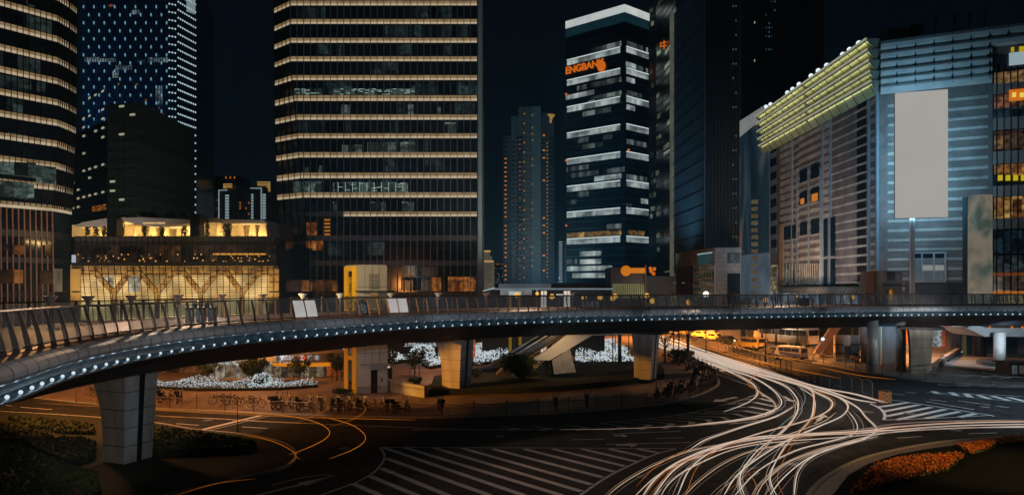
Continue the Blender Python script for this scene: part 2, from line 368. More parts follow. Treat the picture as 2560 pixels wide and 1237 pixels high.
plaza_k = spline([G(*p) for p in [(-300, 975), (0, 990), (200, 1008), (380, 1022), (700, 1037), (900, 1043), (1100, 1045), (1300, 1040), (1450, 1032), (1640, 1013), (1730, 996), (1785, 972), (1797, 957), (1783, 938), (1740, 913), (1695, 890), (1660, 868), (1640, 850), (1625, 838), (1600, 826)]], 1.5)
raised('plaza', plaza_k, [(20, 260), (-220, 260), (-220, 70)], .12, M_PAVE)
left_k = spline([G(*p) for p in [(-500, 1010), (-200, 1022), (150, 1040), (370, 1058), (482, 1076), (603, 1088), (700, 1108), (738, 1134), (715, 1168), (600, 1200), (400, 1245), (200, 1300)]], 1.0)
raised('lawn', left_k, [(-20, 14), (-55, 14)], .15, M_SOIL, kw=.2)
isl_k = spline([G(*p) for p in [(1960, 1400), (2000, 1290), (2025, 1237), (2067, 1196), (2138, 1157), (2209, 1135), (2315, 1114), (2420, 1101), (2560, 1093), (2800, 1086)]], 1.0)
raised('roundabout_island', isl_k, [G(2800, 1237), G(2900, 1500)], .14, brick('island_paving', (.22, .17, .15), (.17, .13, .12), (.08, .06, .05), .4, .4, .02, .6, wall='XY'))
right_k = spline([G(*p) for p in [(1690, 829), (1760, 841), (1840, 858), (1900, 874), (2000, 900), (2105, 919), (2164, 932), (2210, 940), (2282, 950), (2330, 954), (2450, 962), (2560, 966), (2900, 980)]], 1.5)
raised('pavement', right_k, [(200, 140), (200, 260), (75, 260)], .12, M_PAVE2)
soil = [G(*p, .16) for p in [(2078, 1245), (2120, 1190), (2173, 1160), (2244, 1137), (2330, 1122), (2440, 1108), (2560, 1100), (2790, 1094), (2790, 1245)]]
struct(MB().prism(soil, .1, .24).build('island_soil', mat('island_earth', (.003, .004, .002), (.007, .009, .004), 2, 1., 0, .4, spec=.1)))
# painted markings -------------------------------------------------------------
mk = MB(); ZM = .006
def line(pts, w, z=ZM, sm=False):
    P = [G(*p, z) for p in pts]
    if sm: P = spline(P, .8)
    for a, b in zip(P, P[1:]):
        d = (b - a); 
        if d.length < .01: continue
        n = Vector((-d.y, d.x, 0)).normalized() * w / 2
        mk.quad(a - n, b - n, b + n, a + n)
for pl, w in [([(955, 1117), (1690, 1120)], .12), ]: line(pl, w)
line([(1690, 1121), (1640, 1134), (1580, 1160), (1520, 1190), (1450, 1237), (1400, 1280)], .18, .008, True)
line([(950, 1118), (962, 1140), (945, 1170), (900, 1200), (800, 1237), (700, 1270)], .16, .008, True)
for a, b in [((957, 1117), (1310, 1237)), ((1010, 1117), (1405, 1237)), ((1084, 1118), (1454, 1227)), ((1155, 1119), (1479, 1210)), ((1232, 1121), (1507, 1192)), ((1310, 1121), (1536, 1178)), ((1382, 1121), (1562, 1164)), ((1454, 1121), (1592, 1153)), ((1523, 1121), (1622, 1143)), ((1594, 1121), (1652, 1132)), ((964, 1144), (1225, 1237)), ((953, 1169), (1140, 1245)), ((925, 1189), (1062, 1245)), ((883, 1208), (970, 1245))]:
    line([a, b], .42)
for v in [((1500, 1057), (1562, 1066), (1520, 1074)), ((1534, 1053), (1626, 1061), (1599, 1073)), ((1580, 1049), (1682, 1058), (1659, 1071)), ((1613, 1046), (1730, 1053), (1726, 1066)), ((1656, 1042), (1769, 1047), (1783, 1062)), ((1695, 1038), (1804, 1041), (1840, 1058)), ((1723, 1033), (1836, 1033), (1890, 1049)), ((1762, 1028), (1860, 1026), (1920, 1036)), ((1790, 1020), (1875, 1016), (1930, 1026)), ((1820, 1010), (1888, 1005), (1935, 1015)), ((1848, 1000), (1900, 995), (1930, 1003)), ((1870, 990), (1905, 987), (1915, 991)), ((1250, 1066), (1300, 1071), (1270, 1074)), ((1330, 1064), (1380, 1070), (1350, 1074)), ((1410, 1061), (1470, 1068), (1440, 1074))]:
    line(v[:2], .16); line(v[1:], .55, .0075)
line([(1030, 1073), (1200, 1073), (1500, 1070), (1740, 1063), (1860, 1050), (1940, 1022)], .16, .009, True)
line([(1500, 1057), (1640, 1044), (1750, 1026), (1850, 1000), (1893, 984)], .12, .009, True)
for a, b in [((2196, 1017), (2272, 1005)), ((2208, 1028), (2297, 1011)), ((2214, 1040), (2329, 1017)), ((2240, 1049), (2364, 1022)), ((2314, 1045), (2399, 1028)), ((2399, 1042), (2438, 1033))]: line([a, b], .5)
line([(2175, 1008), (2200, 1020), (2212, 1035), (2210, 1049)], .25, .008, True)
line([(2210, 1049), (2330, 1045), (2480, 1037)], .15, .008); line([(2225, 998), (2300, 1009), (2470, 1036)], .2, .008)
for a, b in [((2333, 977), (2345, 983)), ((2378, 980), (2391, 988)), ((2414, 983), (2426, 992)), ((2445, 987), (2474, 996)), ((2480, 989), (2522, 1000)), ((2520, 992), (2570, 1004))]: line([a, b], .6)
line([(2330, 982), (2426, 992), (2560, 1005)], .15, .008); line([(2315, 980), (2400, 983), (2560, 990)], .15, .008)
for a, b in [((2226, 982), (2262, 987)), ((2325, 998), (2368, 1003)), ((2315, 1003), (2435, 1023)), ((2396, 1001), (2477, 1012)), ((2491, 1014), (2523, 1018)), ((2450, 1015), (2475, 1018)), ((2243, 1094), (2305, 1090)), ((2420, 1083), (2493, 1081)), ((2388, 1053), (2415, 1053)), ((2470, 1036), (2486, 1040)),
             ((52, 1017), (130, 1023)), ((16, 1033), (40, 1035)), ((133, 1039), (183, 1042)), ((440, 1058), (497, 1062)), ((605, 1066), (669, 1070)), ((0, 1012), (30, 1013)),
             ((1530, 1083), (1700, 1077)), ((1640, 1095), (1710, 1093)), ((1515, 1110), (1728, 1105)), ((1430, 1098), (1510, 1097)), ((1895, 1103), (2030, 1092)), ((1866, 1199), (1897, 1180)), ((2035, 1058), (2050, 1048)), ((1731, 912), (1850, 955)), ((1850, 955), (1900, 970)), ((1638, 1237), (1652, 1222)),
             ((2150, 978), (2170, 983)), ((2090, 962), (2110, 968)), ((1990, 935), (2005, 939))]: line([a, b], .16)
line([(370, 1037), (700, 1055), (1000, 1067), (1200, 1073)], .12, .0065); line([(490, 1077), (655, 1037)], .5); line([(505, 1079), (675, 1038)], .12, .008)
def arrow(a, b, w=.5):
    A, B = G(*a, .0065), G(*b, .0065); d = (B - A).normalized(); n = Vector((-d.y, d.x, 0)); m = A.lerp(B, .6)
    mk.quad(A - n * w * .2, m - n * w * .2, m + n * w * .2, A + n * w * .2); mk.add([m - n * w * .6, B, m + n * w * .6], [(0, 1, 2)])
arrow((1780, 917), (1812, 929), 1.0); arrow((1840, 992), (1782, 1004), 1.2); arrow((1960, 990), (1985, 1005), .9); arrow((1535, 1088), (1570, 1088), 1.2); arrow((1540, 1111), (1595, 1111), 1.2); arrow((2045, 1050), (2062, 1036), .9)
line([(690, 1225), (770, 1208), (830, 1190), (800, 1186), (740, 1196), (680, 1212)], .12, .0065, True)
arrow((610, 1245), (840, 1188), .8)
struct(mk.build('road_markings', M_PAINT))
M_HOLE = mat('cast_iron', (.10, .10, .10), (.16, .16, .16), 6, .5, .3)
for px, py, r_ in ((2168, 1029, .55), (2274, 1033, .5), (2278, 981, .55), (1600, 1190, .4), (1250, 1090, .4), (860, 1120, .4), (520, 1050, .4), (1985, 1160, .4), (2390, 1075, .45)):
    q_ = G(px, py, .0); struct(MB().lathe((q_.x, q_.y, 0), [(r_, .002), (r_, .011), (r_ * .9, .012)], 20).build('manhole_cover', M_HOLE))

# ================================================================= HEDGES, FLOWERS, LED BEDS
def inside(p, poly):
    c = False; j = len(poly) - 1
    for i in range(len(poly)):
        if (poly[i].y > p.y) != (poly[j].y > p.y) and p.x < (poly[j].x - poly[i].x) * (p.y - poly[i].y) / (poly[j].y - poly[i].y) + poly[i].x: c = not c
        j = i
    return c
def scatter(poly, n):
    x0, x1 = min(p.x for p in poly), max(p.x for p in poly); y0, y1 = min(p.y for p in poly), max(p.y for p in poly); out = []
    t = 0
    while len(out) < n and t < n * 30:
        t += 1; p = Vector((random.uniform(x0, x1), random.uniform(y0, y1), 0))
        if inside(p, poly): out.append(p)
    return out
M_HLEAF = mat('hedge_leaves', (.018, .03, .006), (.045, .065, .01), 1.4, .8)
def hedge(name, label, poly, z0, z1, n, lf=.13):
    t = thing(name, label, 'hedge', (poly[0].x, poly[0].y, z0))
    MB().prism(poly, z0, z1 - .06).build('branches', M_SOIL, t)
    mb = MB()
    for p in scatter(poly, n): mb.leaves((p.x, p.y, z1 - .04), (.08, .08, .1), 1, lf)
    for a, b in zip(poly, poly[1:] + poly[:1]):
        L = (b - a).length
        for _ in range(int(L * 22)):
            q = a.lerp(b, random.random()); mb.leaves((q.x, q.y, random.uniform(z0, z1)), (.09, .09, .06), 1, lf)
    mb.build('leaves', M_HLEAF, t); return t
def P(*pts, z=0): return [G(a, b, z) for a, b in pts]
hedge('clipped_hedge', 'low clipped hedge bed with wavy edge in front of the wide pillar', P((-160, 1102), (0, 1102), (56, 1104), (80, 1122), (161, 1154), (241, 1180), (240, 1237), (120, 1300), (-260, 1300), z=.9), .15, .9, 7000)
hedge('clipped_hedge', 'clipped hedge strip running back behind the wide pillar at lower left', P((-60, 1045), (60, 1060), (133, 1090), (201, 1090), (237, 1102), (236, 1130), (161, 1146), (90, 1112), (62, 1094), (-100, 1090), z=.7), .15, .7, 2200)
hedge('clipped_hedge', 'clipped hedge right of the wide pillar along the curved road edge', P((350, 1056), (470, 1074), (600, 1092), (640, 1102), (600, 1112), (480, 1118), (370, 1120), z=.7), .15, .7, 2400)
hedge('clipped_hedge', 'thin low hedge strip lying behind the left hedges next to the road', P((20, 1036), (150, 1050), (230, 1058), (235, 1075), (150, 1072), (80, 1058), z=.5), .15, .5, 700)
M_FLOW = mat('orange_blossom', (.60, .10, .006), (.80, .26, .015), 3, .6)
def flowers(label, poly, n):
    t = thing('flower_bed', label, 'flower bed', (poly[0].x, poly[0].y, .24)); t['kind'] = 'stuff'
    a, b = MB(), MB()
    for p in scatter(poly, n):
        a.leaves((p.x, p.y, random.uniform(.32, .55)), (.03, .03, .05), 2, .07)
        b.leaves((p.x, p.y, random.uniform(.24, .45)), (.1, .1, .1), 2, .1)
    a.build('blossoms', M_FLOW, t); b.build('leaves', M_LEAF, t)
flowers('large bed of orange flowers along the roundabout island edge', P((2122, 1237), (2156, 1192), (2191, 1160), (2262, 1141), (2350, 1134), (2414, 1132), (2367, 1171), (2280, 1188), (2209, 1210), (2138, 1232), z=.4), 3000)
flowers('smaller bed of orange flowers right of the large one on the island', P((2392, 1111), (2491, 1097), (2488, 1111), (2428, 1132), z=.4), 700)
flowers('narrow strip of orange flowers at the right edge on the island', P((2495, 1093), (2560, 1088), (2640, 1088), (2640, 1102), (2500, 1107), z=.4), 700)
lamp('SPOT', 'street_or_fill_light', (40, 28, 12), 16000, (1, .58, .2), .5, (29.5, 42, 0), 40, .7)  # added spot without a post, brightens the orange flowers

LEDW = glow('led_white', (.50, .58, .62), 1.0); LEDY = glow('led_yellow', (.65, .45, .08), .9)
def led_bed(name, label, poly, n, zt, yel=0., size=.09, bump=None):
    t = thing(name, label, 'light display', (poly[0].x, poly[0].y, .12)); t['kind'] = 'stuff'
    MB().prism([(p.x, p.y) for p in poly], .12, .12 + .35 * zt).build('planting', M_SOIL, t)
    a, b = MB(), MB()
    for p in scatter(poly, n):
        z = random.uniform(.3, 1) * zt * (.7 + .5 * math.sin(p.x * .9) * math.sin(p.y * .37))
        mb = b if random.random() < yel else a
        mb.octa((p.x, p.y, .2 + abs(z)), size * random.uniform(.4, 1.15))
    a.build('lights', LEDW, t)
    if b.v: b.build('yellow_lights', LEDY, t)
    return t
def led_bush(label, c, rad, n, size=.07):
    t = thing('lit_bush', label, 'light display', c); t['kind'] = 'stuff'
    MB().leaves(c, tuple(r * .85 for r in rad), 350, .25).build('leaves', M_LEAF, t)
    mb = MB()
    for _ in range(n):
        v = Vector((random.gauss(0, 1), random.gauss(0, 1), random.gauss(0, 1))).normalized(); s = random.uniform(.8, 1.02)
        mb.octa((c[0] + v.x * rad[0] * s, c[1] + v.y * rad[1] * s, c[2] + v.z * rad[2] * s), size * random.uniform(.6, 1.2))
    mb.build('lights', LEDW, t)
led_bed('lit_flower_bed', 'long bed of white fairy lights with yellow specks left of the lift tower', P((380, 962), (480, 956), (600, 960), (690, 955), (780, 962), (795, 970), (700, 978), (500, 980), (385, 975)), 2200, .8, .07, .055)
led_bush('rounded bush wrapped in white fairy lights on the long lit bed', G(655, 972) + Vector((0, 0, .9)), (1.1, 1.1, .95), 420)
led_bed('lit_flower_bed', 'bed of white fairy lights behind the dark tree between lift tower and middle pillar', P((965, 905), (1045, 893), (1050, 902), (970, 915)), 600, 1.3, .08, .12)
led_bed('lit_flower_bed', 'bed of white fairy lights touching the left side of the middle pillar', P((1052, 915), (1110, 900), (1115, 918), (1075, 925)), 420, 1.3, .12, .12)
led_bush('round tree crown wrapped in white fairy lights left of the middle pillar', W(1057, 879, 100), (1.9, 1.5, 1.1), 500, .11)
led_bed('lit_flower_bed', 'sparkling bank of white fairy lights right of the middle pillar behind the escalator', P((1176, 917), (1300, 905), (1330, 890), (1300, 868), (1180, 872)), 2600, 1.2, .02, .12)
led_bed('lit_flower_bed', 'broad bank of white fairy lights with orange specks right of the white staircase', P((1438, 916), (1595, 914), (1570, 890), (1540, 865), (1490, 852), (1440, 862)), 3000, 1.3, .06, .12)
led_bush('pillar shaped bush of white fairy lights left of the lift tower door side', W(873, 882, 92), (.9, .9, 1.6), 320, .09)

# ================================================================= TREES AND SHRUBS
def tree(label, base, h, cr, n=420, lf=.2, name='young_tree', bare=False, mt=None, guard=False):
    t = thing(name, label, 'tree', base); b = Vector(base); tr = MB(); pts = []
    tr.tube([b, b + Vector((.03, .02, h * .35)), b + Vector((-.02, .02, h * .6))], [h * .03, h * .022, h * .014], 6)
    for k in range(9 if not bare else 12):
        a = k * 2.4; z0 = h * random.uniform(.3, .55); L = cr * random.uniform(.7, 1.05)
        p0 = b + Vector((0, 0, z0)); p2 = b + Vector((math.cos(a) * L, math.sin(a) * L, z0 + h * random.uniform(.2, .42))); p1 = p0.lerp(p2, .5) + Vector((0, 0, -.04 * h))
        tr.tube([p0, p1, p2], [h * .013, h * .009, h * .004], 5); pts.append(p2); pts.append(p1)
        if bare:
            for q in range(3):
                p3 = p2 + Vector((random.uniform(-.4, .4), random.uniform(-.4, .4), random.uniform(.1, .5))) * cr * .6; tr.tube([p1.lerp(p2, .4 + .2 * q), p3], [h * .006, h * .002], 4)
    tr.build('trunk', M_BARK, t)
    if not bare:
        cw = MB()
        for p in pts + [b + Vector((0, 0, h * .8))]: cw.leaves(p, (cr * .42, cr * .42, h * .16), n // len(pts), lf, 0, .2)
        cw.build('crown', mt or M_LEAF, t)
    if guard:
        g = MB()
        for s in (-1, 1): g.tube([b + Vector((s * h * .18, 0, 0)), b + Vector((s * h * .18, 0, h * .3))], .05, 5)
        g.tube([b + Vector((-h * .18, 0, h * .28)), b + Vector((h * .18, 0, h * .28))], .04, 5); g.build('stake_frame', M_BARK, t)
    return t
tree('small dark leafy tree at the left end of the plaza by the shop front', G(515, 955, .12), 3.0, 1.4, 700, .13)
tree('dense dark tree standing beside the rounded lit bush', G(630, 962, .12), 3.6, 1.6, 1700, .15)
tree('thin staked tree directly below the bank lettering', G(747, 958, .12), 3.3, 1.1, 800, .12, guard=True)
tree('dark tree half hidden by the left edge of the lift tower', G(842, 951, .12), 3.5, 1.2, 900, .14, guard=True)
tree('staked tree on the orange plaza left of the middle pillar', G(1037, 937, .12), 3.4, 1.3, 800, .15, guard=True)
tree('small dark tree just right of the lift tower', G(975, 930, .12), 3.4, .9, 700, .14)
tree('leafless tree with forked limbs between two lamp posts right of the third pillar', G(1662, 905, .12), 6.2, 2.2, bare=True, name='bare_tree')
for k, (px, py) in enumerate([(1940, 862), (1905, 860), (1808, 842), (1868, 850)]):
    tree(['bare street tree in front of the rear bus', 'bare street tree between the two parked buses', 'bare street tree furthest back up the orange road', 'bare street tree left of the first bus'][k], G(px, py, .12), 8.5, 2.8, bare=True, name='bare_tree')
def shrub(label, base, rad, n, lf=.22):
    t = thing('shrub', label, 'shrub', base); b = Vector(base); tr = MB()
    for k in range(5): tr.tube([b, b + Vector((rad[0] * .5 * math.cos(k * 1.3), rad[1] * .5 * math.sin(k * 1.3), rad[2]))], [.06, .02], 5)
    tr.build('stem', M_BARK, t); mb = MB()
    for k in range(9):
        mb.leaves(b + Vector((random.uniform(-.6, .6) * rad[0], random.uniform(-.6, .6) * rad[1], rad[2] * random.uniform(.5, 1.35))), tuple(r * .5 for r in rad), n // 9, lf, 0, .3)
    mb.build('leaves', M_LEAF, t)
bed_top = .75
shrub('big dark shrub at the foot of the escalator on the raised bed', G(1300, 945, bed_top), (2.6, 1.6, 1.7), 2600)
shrub('dark shrub below the white staircase, right of the bigger shrub', G(1405, 940, bed_top), (2.2, 1.5, 1.6), 2200)
shrub('low dark shrub between the middle pillar and the escalator landing', G(1192, 940, bed_top), (1.3, .9, .5), 700, .16)
shrub('small clipped shrub in the kerbed planter left of the lift tower', G(862, 985, .3), (1.3, .7, .35), 1100, .1)
shrub('dark ball shaped shrub behind the low ramp wall', G(1037, 958, .12), (.9, .7, .45), 900, .1)
shrub('large dark shrub among the parked scooters right of the third pillar', G(1700, 905, .12), (2.2, 1.4, 1.2), 1500)
bedk = spline([G(*p) for p in [(1075, 992), (1200, 988), (1341, 984), (1518, 970), (1641, 952), (1660, 940), (1652, 925)]], 1.2)
bed = MB().prism([(p.x, p.y) for p in bedk] + [tuple(G(1600, 915)[:2]), tuple(G(1430, 918)[:2]), tuple(G(1200, 935)[:2]), tuple(G(1085, 955)[:2])], .05, bed_top)
tag(bed.build('raised_bed', M_SOIL), 'long dark raised planting bed curving round the middle and third pillars', 'planting bed')
# ================================================================= FOOTBRIDGE
lampdrop = 3.45
lp = [(8, 995), (60, 977), (120, 949), (181, 931), (241, 915), (301, 901), (378, 885), (456, 873), (532, 861), (607, 852), (683, 846), (1013, 819), (1243, 808), (1531, 800), (1842, 793), (2251, 787), (2553, 785)]
ctl = [Vector((-13.4, 14, 0)), Vector((-15.1, 18, 0))]
for px, py in lp:
    Y = lampdrop * F / (py - H0); ctl.append(Vector(((px - 1280) / F * Y, Y, 0)))
ctl += [Vector((84, 92.4, 0)), Vector((104, 93, 0))]
raw = spline(ctl, 1.0)
for _ in range(6): raw = [raw[0]] + [(raw[i - 1] + raw[i] * 2 + raw[i + 1]) / 4 for i in range(1, len(raw) - 1)] + [raw[-1]]
edge = resample(raw, 1.08)
def nrm(pts, i):
    t = (pts[min(i + 1, len(pts) - 1)] - pts[max(i - 1, 0)]).normalized(); return Vector((t.y, -t.x, 0)), t
DZ = 9.0
bridge = thing('footbridge', 'curved elevated footbridge with lit metal edge sweeping across the whole view', 'footbridge', (edge[40].x, edge[40].y, 0))
def sweep(prof, pts, m=0, mb=None, gap=0., closed=False):
    mb = mb or MB()
    for i in range(len(pts) - 1):
        n0, t0 = nrm(pts, i); n1, t1 = nrm(pts, i + 1)
        a, b = pts[i] + t0 * gap, pts[i + 1] - t1 * gap
        for (u0, z0), (u1, z1) in zip(prof, prof[1:]):
            mb.quad(a + n0 * u0 + Vector((0, 0, z0)), b + n1 * u0 + Vector((0, 0, z0)), b + n1 * u1 + Vector((0, 0, z1)), a + n0 * u1 + Vector((0, 0, z1)), m)
    return mb
WD = 11.0
M_DECK = brick('deck_paving', (.26, .15, .11), (.22, .13, .10), (.12, .08, .06), .6, .6, .02, .6, wall='XY', rnd=.2)
M_NOSE = mat('edge_cladding_metal', (.52, .56, .60), (.62, .66, .70), 2.5, .38, .1, .04)
M_EDGE = mat('edge_top_panel', (.20, .13, .10), (.28, .19, .15), 1.5, .5, .1)
M_FASC = mat('fascia_panel', (.05, .085, .11), (.10, .155, .19), 1.6, .4, .3)
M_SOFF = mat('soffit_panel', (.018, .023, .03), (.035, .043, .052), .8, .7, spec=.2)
sweep([(-WD + .3, DZ), (-.62, DZ)], edge).build('deck', M_DECK, bridge)
sweep([(-.62, 8.9), (-.62, DZ + .03), (-.05, DZ - .04), (.05, DZ - .06)], edge, gap=.012).build('edge_panel', M_EDGE, bridge)
nose = [(.055, DZ - .065), (.2, 8.86), (.34, 8.76), (.42, 8.60), (.42, 8.45), (.35, 8.33), (.2, 8.25), (0, 8.22), (-.1, 8.22)]
sweep(nose, edge, gap=.03).build('edge_cladding', M_NOSE, bridge, smooth=False)
sweep([(u - .04, z - .02 if z < 8.5 else z - .04) for u, z in nose], edge).build('edge_joint', M_BLACK, bridge)
sweep([(-.1, 8.215), (-.28, 8.10), (-.36, 7.95), (-.30, 7.82), (-.14, 7.74), (.16, 7.72), (.2, 7.70), (.2, 7.62)], edge, gap=.008).build('fascia', M_FASC, bridge)
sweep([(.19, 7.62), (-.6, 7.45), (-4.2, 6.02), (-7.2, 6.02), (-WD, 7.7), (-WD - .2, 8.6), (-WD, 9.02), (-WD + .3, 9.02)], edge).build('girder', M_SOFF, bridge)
lm = MB(); lm.octa((0, 0, 0), .11); lm_o = None
LEDB = glow('fascia_led', (.60, .74, .82), 1.0, sample=False)
base0 = WL[bridge.name]; rest = MB(); nl = 0; lamps_i = list(range(3, len(edge) - 1))
pos = []
for i in lamps_i:
    n, t = nrm(edge, i); pos.append(edge[i] + n * .04 + t * .54 + Vector((0, 0, 7.80)))
pos.sort(key=lambda p: p.y)
sph = MB().ball((0, 0, 0), .072, n=8)
led_d = bpy.data.lights.new('edge_light_beam', 'POINT'); led_d.energy = 1.3; led_d.color = (.6, .85, 1); led_d.shadow_soft_size = .04
for k, p in enumerate(pos):
    if k == 0:
        first = sph.build('edge_light', LEDB); first.parent = bridge; first.location = p - base0
    elif k < 100:
        c = first.copy(); col.objects.link(c); c.location = p - base0
    else: rest.ball(p, .10, n=6)
    lo = bpy.data.objects.new('edge_light_beam', led_d); col.objects.link(lo); lo.location = p + Vector((0, 0, .12))
if rest.v: rest.build('edge_light', LEDB, bridge)['kind'] = 'stuff'
# near railing: leaning blades, glass between, handrail
rail = resample([p + nrm(edge, i)[0] * -.6 for i, p in enumerate(edge)], 1.2)
M_POST = mat('bronze_post', (.26, .18, .12), (.38, .27, .18), 3, .4, .3)
top_z = 10.42
def post_mb(w0=.21, w1=.15, th=.05, lean=-.3, h=1.45):
    mb = MB(); vs = []
    for z, u, w in ((-.25, .10, w0), (.35, -.02, w0 * .92), (.95, -.16, w1), (h, lean, w1 * .85)):
        for sx, sy in ((-1, -1), (1, -1), (1, 1), (-1, 1)): vs.append((u + sx * w / 2, sy * th / 2, z))
    fs = [(0, 3, 2, 1), (12, 13, 14, 15)]
    for k in range(3):
        for j in range(4): a = k * 4 + j; b = k * 4 + (j + 1) % 4; fs.append((a, b, b + 4, a + 4))
    mb.add(vs, fs); return mb
p0 = post_mb().build('rail_post', M_POST); p0.parent = bridge
M_PANE = glassy('railing_glass', (.70, .80, .84), .22, .12, .16, (.5, .55, .6))
M_PANE_GLOW = mat('pane_glow_reflection', (.36, .34, .33), (.42, .405, .395), .8, .5, emit=1.)  # self-glowing panes, a painted reflection of a billboard in the railing glass
hr, br, far = MB(), MB(), MB(); hp, bp = [], []
WHITE = []
for k, p in enumerate(rail):
    n, t = nrm(rail, k); q = p + Vector((0, 0, DZ)); ang = math.atan2(n.y, n.x)
    o = p0 if k == 0 else p0.copy()
    if k: col.objects.link(o)
    o.location = q - base0; o.rotation_euler = (0, 0, ang)
    hp.append(q + n * -.3 + Vector((0, 0, 1.45))); bp.append(q + n * .04 + Vector((0, 0, .12)))
MB().tube(hp, .06, 6).build('handrail', M_STEEL, bridge); MB().tube(bp, .035, 5).build('bottom_rail', M_DARK, bridge)
for k in range(len(rail) - 1):
    n0, t0 = nrm(rail, k); n1, t1 = nrm(rail, k + 1); a, b = rail[k] + t0 * .06, rail[k + 1] - t1 * .06
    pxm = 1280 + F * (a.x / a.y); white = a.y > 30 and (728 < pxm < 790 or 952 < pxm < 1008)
    mb = MB()
    for (u0, z0), (u1, z1) in (((.08, .15), (-.02, .6)), ((-.02, .6), (-.14, 1.0)), ((-.14, 1.0), (-.27, 1.36))):
        mb.quad(a + n0 * u0 + Vector((0, 0, DZ + z0)), b + n1 * u0 + Vector((0, 0, DZ + z0)), b + n1 * u1 + Vector((0, 0, DZ + z1)), a + n0 * u1 + Vector((0, 0, DZ + z1)))
    g = mb.build('glass_panel', M_PANE_GLOW if white else M_PANE, bridge)
    if white: g['label'] = 'railing panel glowing as a painted white reflection'
# far railing
frail = resample([p + nrm(edge, i)[0] * (-WD + .25) for i, p in enumerate(edge)], 1.8)
fp, fg = MB(), MB(); fh = []
for k, p in enumerate(frail):
    n, t = nrm(frail, k); q = p + Vector((0, 0, DZ)); fp.obox(q + Vector((0, 0, .7)), n * .09, t * .03, (0, 0, .72)); fh.append(q + Vector((0, 0, 1.42)))
fp.build('rail_post', M_POST, bridge)['kind'] = 'stuff'
MB().tube(fh, .05, 5).build('handrail', M_DARK, bridge)
for k in range(len(frail) - 1): fg.quad(frail[k] + Vector((0, 0, DZ + .15)), frail[k + 1] + Vector((0, 0, DZ + .15)), frail[k + 1] + Vector((0, 0, DZ + 1.36)), frail[k] + Vector((0, 0, DZ + 1.36)))
fg.build('glass_panel', M_PANE, bridge)['kind'] = 'stuff'
# pillars
M_PIL = mat('pillar_cladding', (.24, .21, .18), (.38, .345, .31), .9, .6, 0, .06, stretch=(1.6, 1.6, .35))
M_PILB = mat('pillar_side_cladding', (.22, .25, .28), (.36, .40, .44), .9, .5, .1, stretch=(1.6, 1.6, .35))
def pillar(c, z0, ang, s=1.0, flare=1.0, top=6.05):
    """panelled pillar: wide face towards -y, narrow slotted face towards +x, flaring to the top"""
    c = Vector(c); ca, sa = math.cos(ang), math.sin(ang)
    def T(x, y, z): return Vector((c.x + x * ca - y * sa, c.y + x * sa + y * ca, z))
    H = top - z0; rows = 24; a = MB(); b = MB(); sl = MB(); jt = MB()
    def prof(t):
        l = -(1.0 + .95 * flare * max(0, (t - .35) / .65) ** 2.0) * s; r = (1.0 + .35 * t) * s; return l, r
    d0 = 1.1 * s
    for i in range(rows):
        t0, t1 = i / rows, (i + 1) / rows; z_0, z_1 = z0 + H * t0, z0 + H * t1
        l0, r0 = prof(t0); l1, r1 = prof(t1); dd0, dd1 = d0 * (1 + .2 * t0), d0 * (1 + .2 * t1)
        a.quad(T(l0, -dd0, z_0), T(r0, -dd0, z_0), T(r1, -dd1, z_1), T(l1, -dd1, z_1))
        a.quad(T(l0, dd0, z_0), T(l0, -dd0, z_0), T(l1, -dd1, z_1), T(l1, dd1, z_1)); a.quad(T(r0, dd0, z_0), T(l0, dd0, z_0), T(l1, dd1, z_1), T(r1, dd1, z_1))
        for u0, u1 in ((-1, -.12), (.22, 1)): b.quad(T(r0, dd0 * u0, z_0), T(r0, dd0 * u1, z_0), T(r1, dd1 * u1, z_1), T(r1, dd1 * u0, z_1))
        sl.quad(T(r0 - .25, -dd0 * .12, z_0), T(r0 - .25, dd0 * .22, z_0), T(r1 - .25, dd1 * .22, z_1), T(r1 - .25, -dd1 * .12, z_1))
        for u in (-.12, .22): sl.quad(T(r0, dd0 * u, z_0), T(r0 - .25, dd0 * u, z_0), T(r1 - .25, dd1 * u, z_1), T(r1, dd1 * u, z_1))
    for k in range(1, int(H / 1.15) + 1):
        t = k * 1.15 / H
        if t > .97: break
        z = z0 + k * 1.15; l, r = prof(t); d = d0 * (1 + .2 * t)
        jt.obox(T((l + r) / 2, -d, z), Vector((ca, sa, 0)) * (r - l) / 2, Vector((-sa, ca, 0)) * .012, (0, 0, .018)); 
        for u0, u1 in ((-1, -.12), (.22, 1)): jt.obox(T(r, d * (u0 + u1) / 2, z), Vector((-sa, ca, 0)) * d * (u1 - u0) / 2, Vector((ca, sa, 0)) * .012, (0, 0, .018))
    p = a.build('pillar', M_PIL, bridge); WL[p.name] = base0
    for q, nm, mt in ((b, 'side_cladding', M_PILB), (sl, 'slot', M_BLACK), (jt, 'joint', M_BLACK)):
        o = q.build(nm, mt, bridge); o.parent = p
    cap = MB().obox(T(.2, 0, top + .02), Vector((ca, sa, 0)) * 2.3 * s, Vector((-sa, ca, 0)) * 1.5 * s, (0, 0, .16)).build('pillar_cap', M_BLACK, bridge); cap.parent = p
pillar(G(300, 1150, .3) + Vector((0, .9, 0)), .1, R(-22), .93, 1.35)
pillar(G(1134, 975, .5) + Vector((.2, 1, 0)), .3, R(-26), 1.05, 1.0)
pillar(G(1615, 938, 1.0) + Vector((0, .5, 0)), .6, R(-30), 1.0, .25)
pillar(G(2310, 934, .12) + Vector((0, 1.0, 0)), .1, R(-25), 1.1, .25)
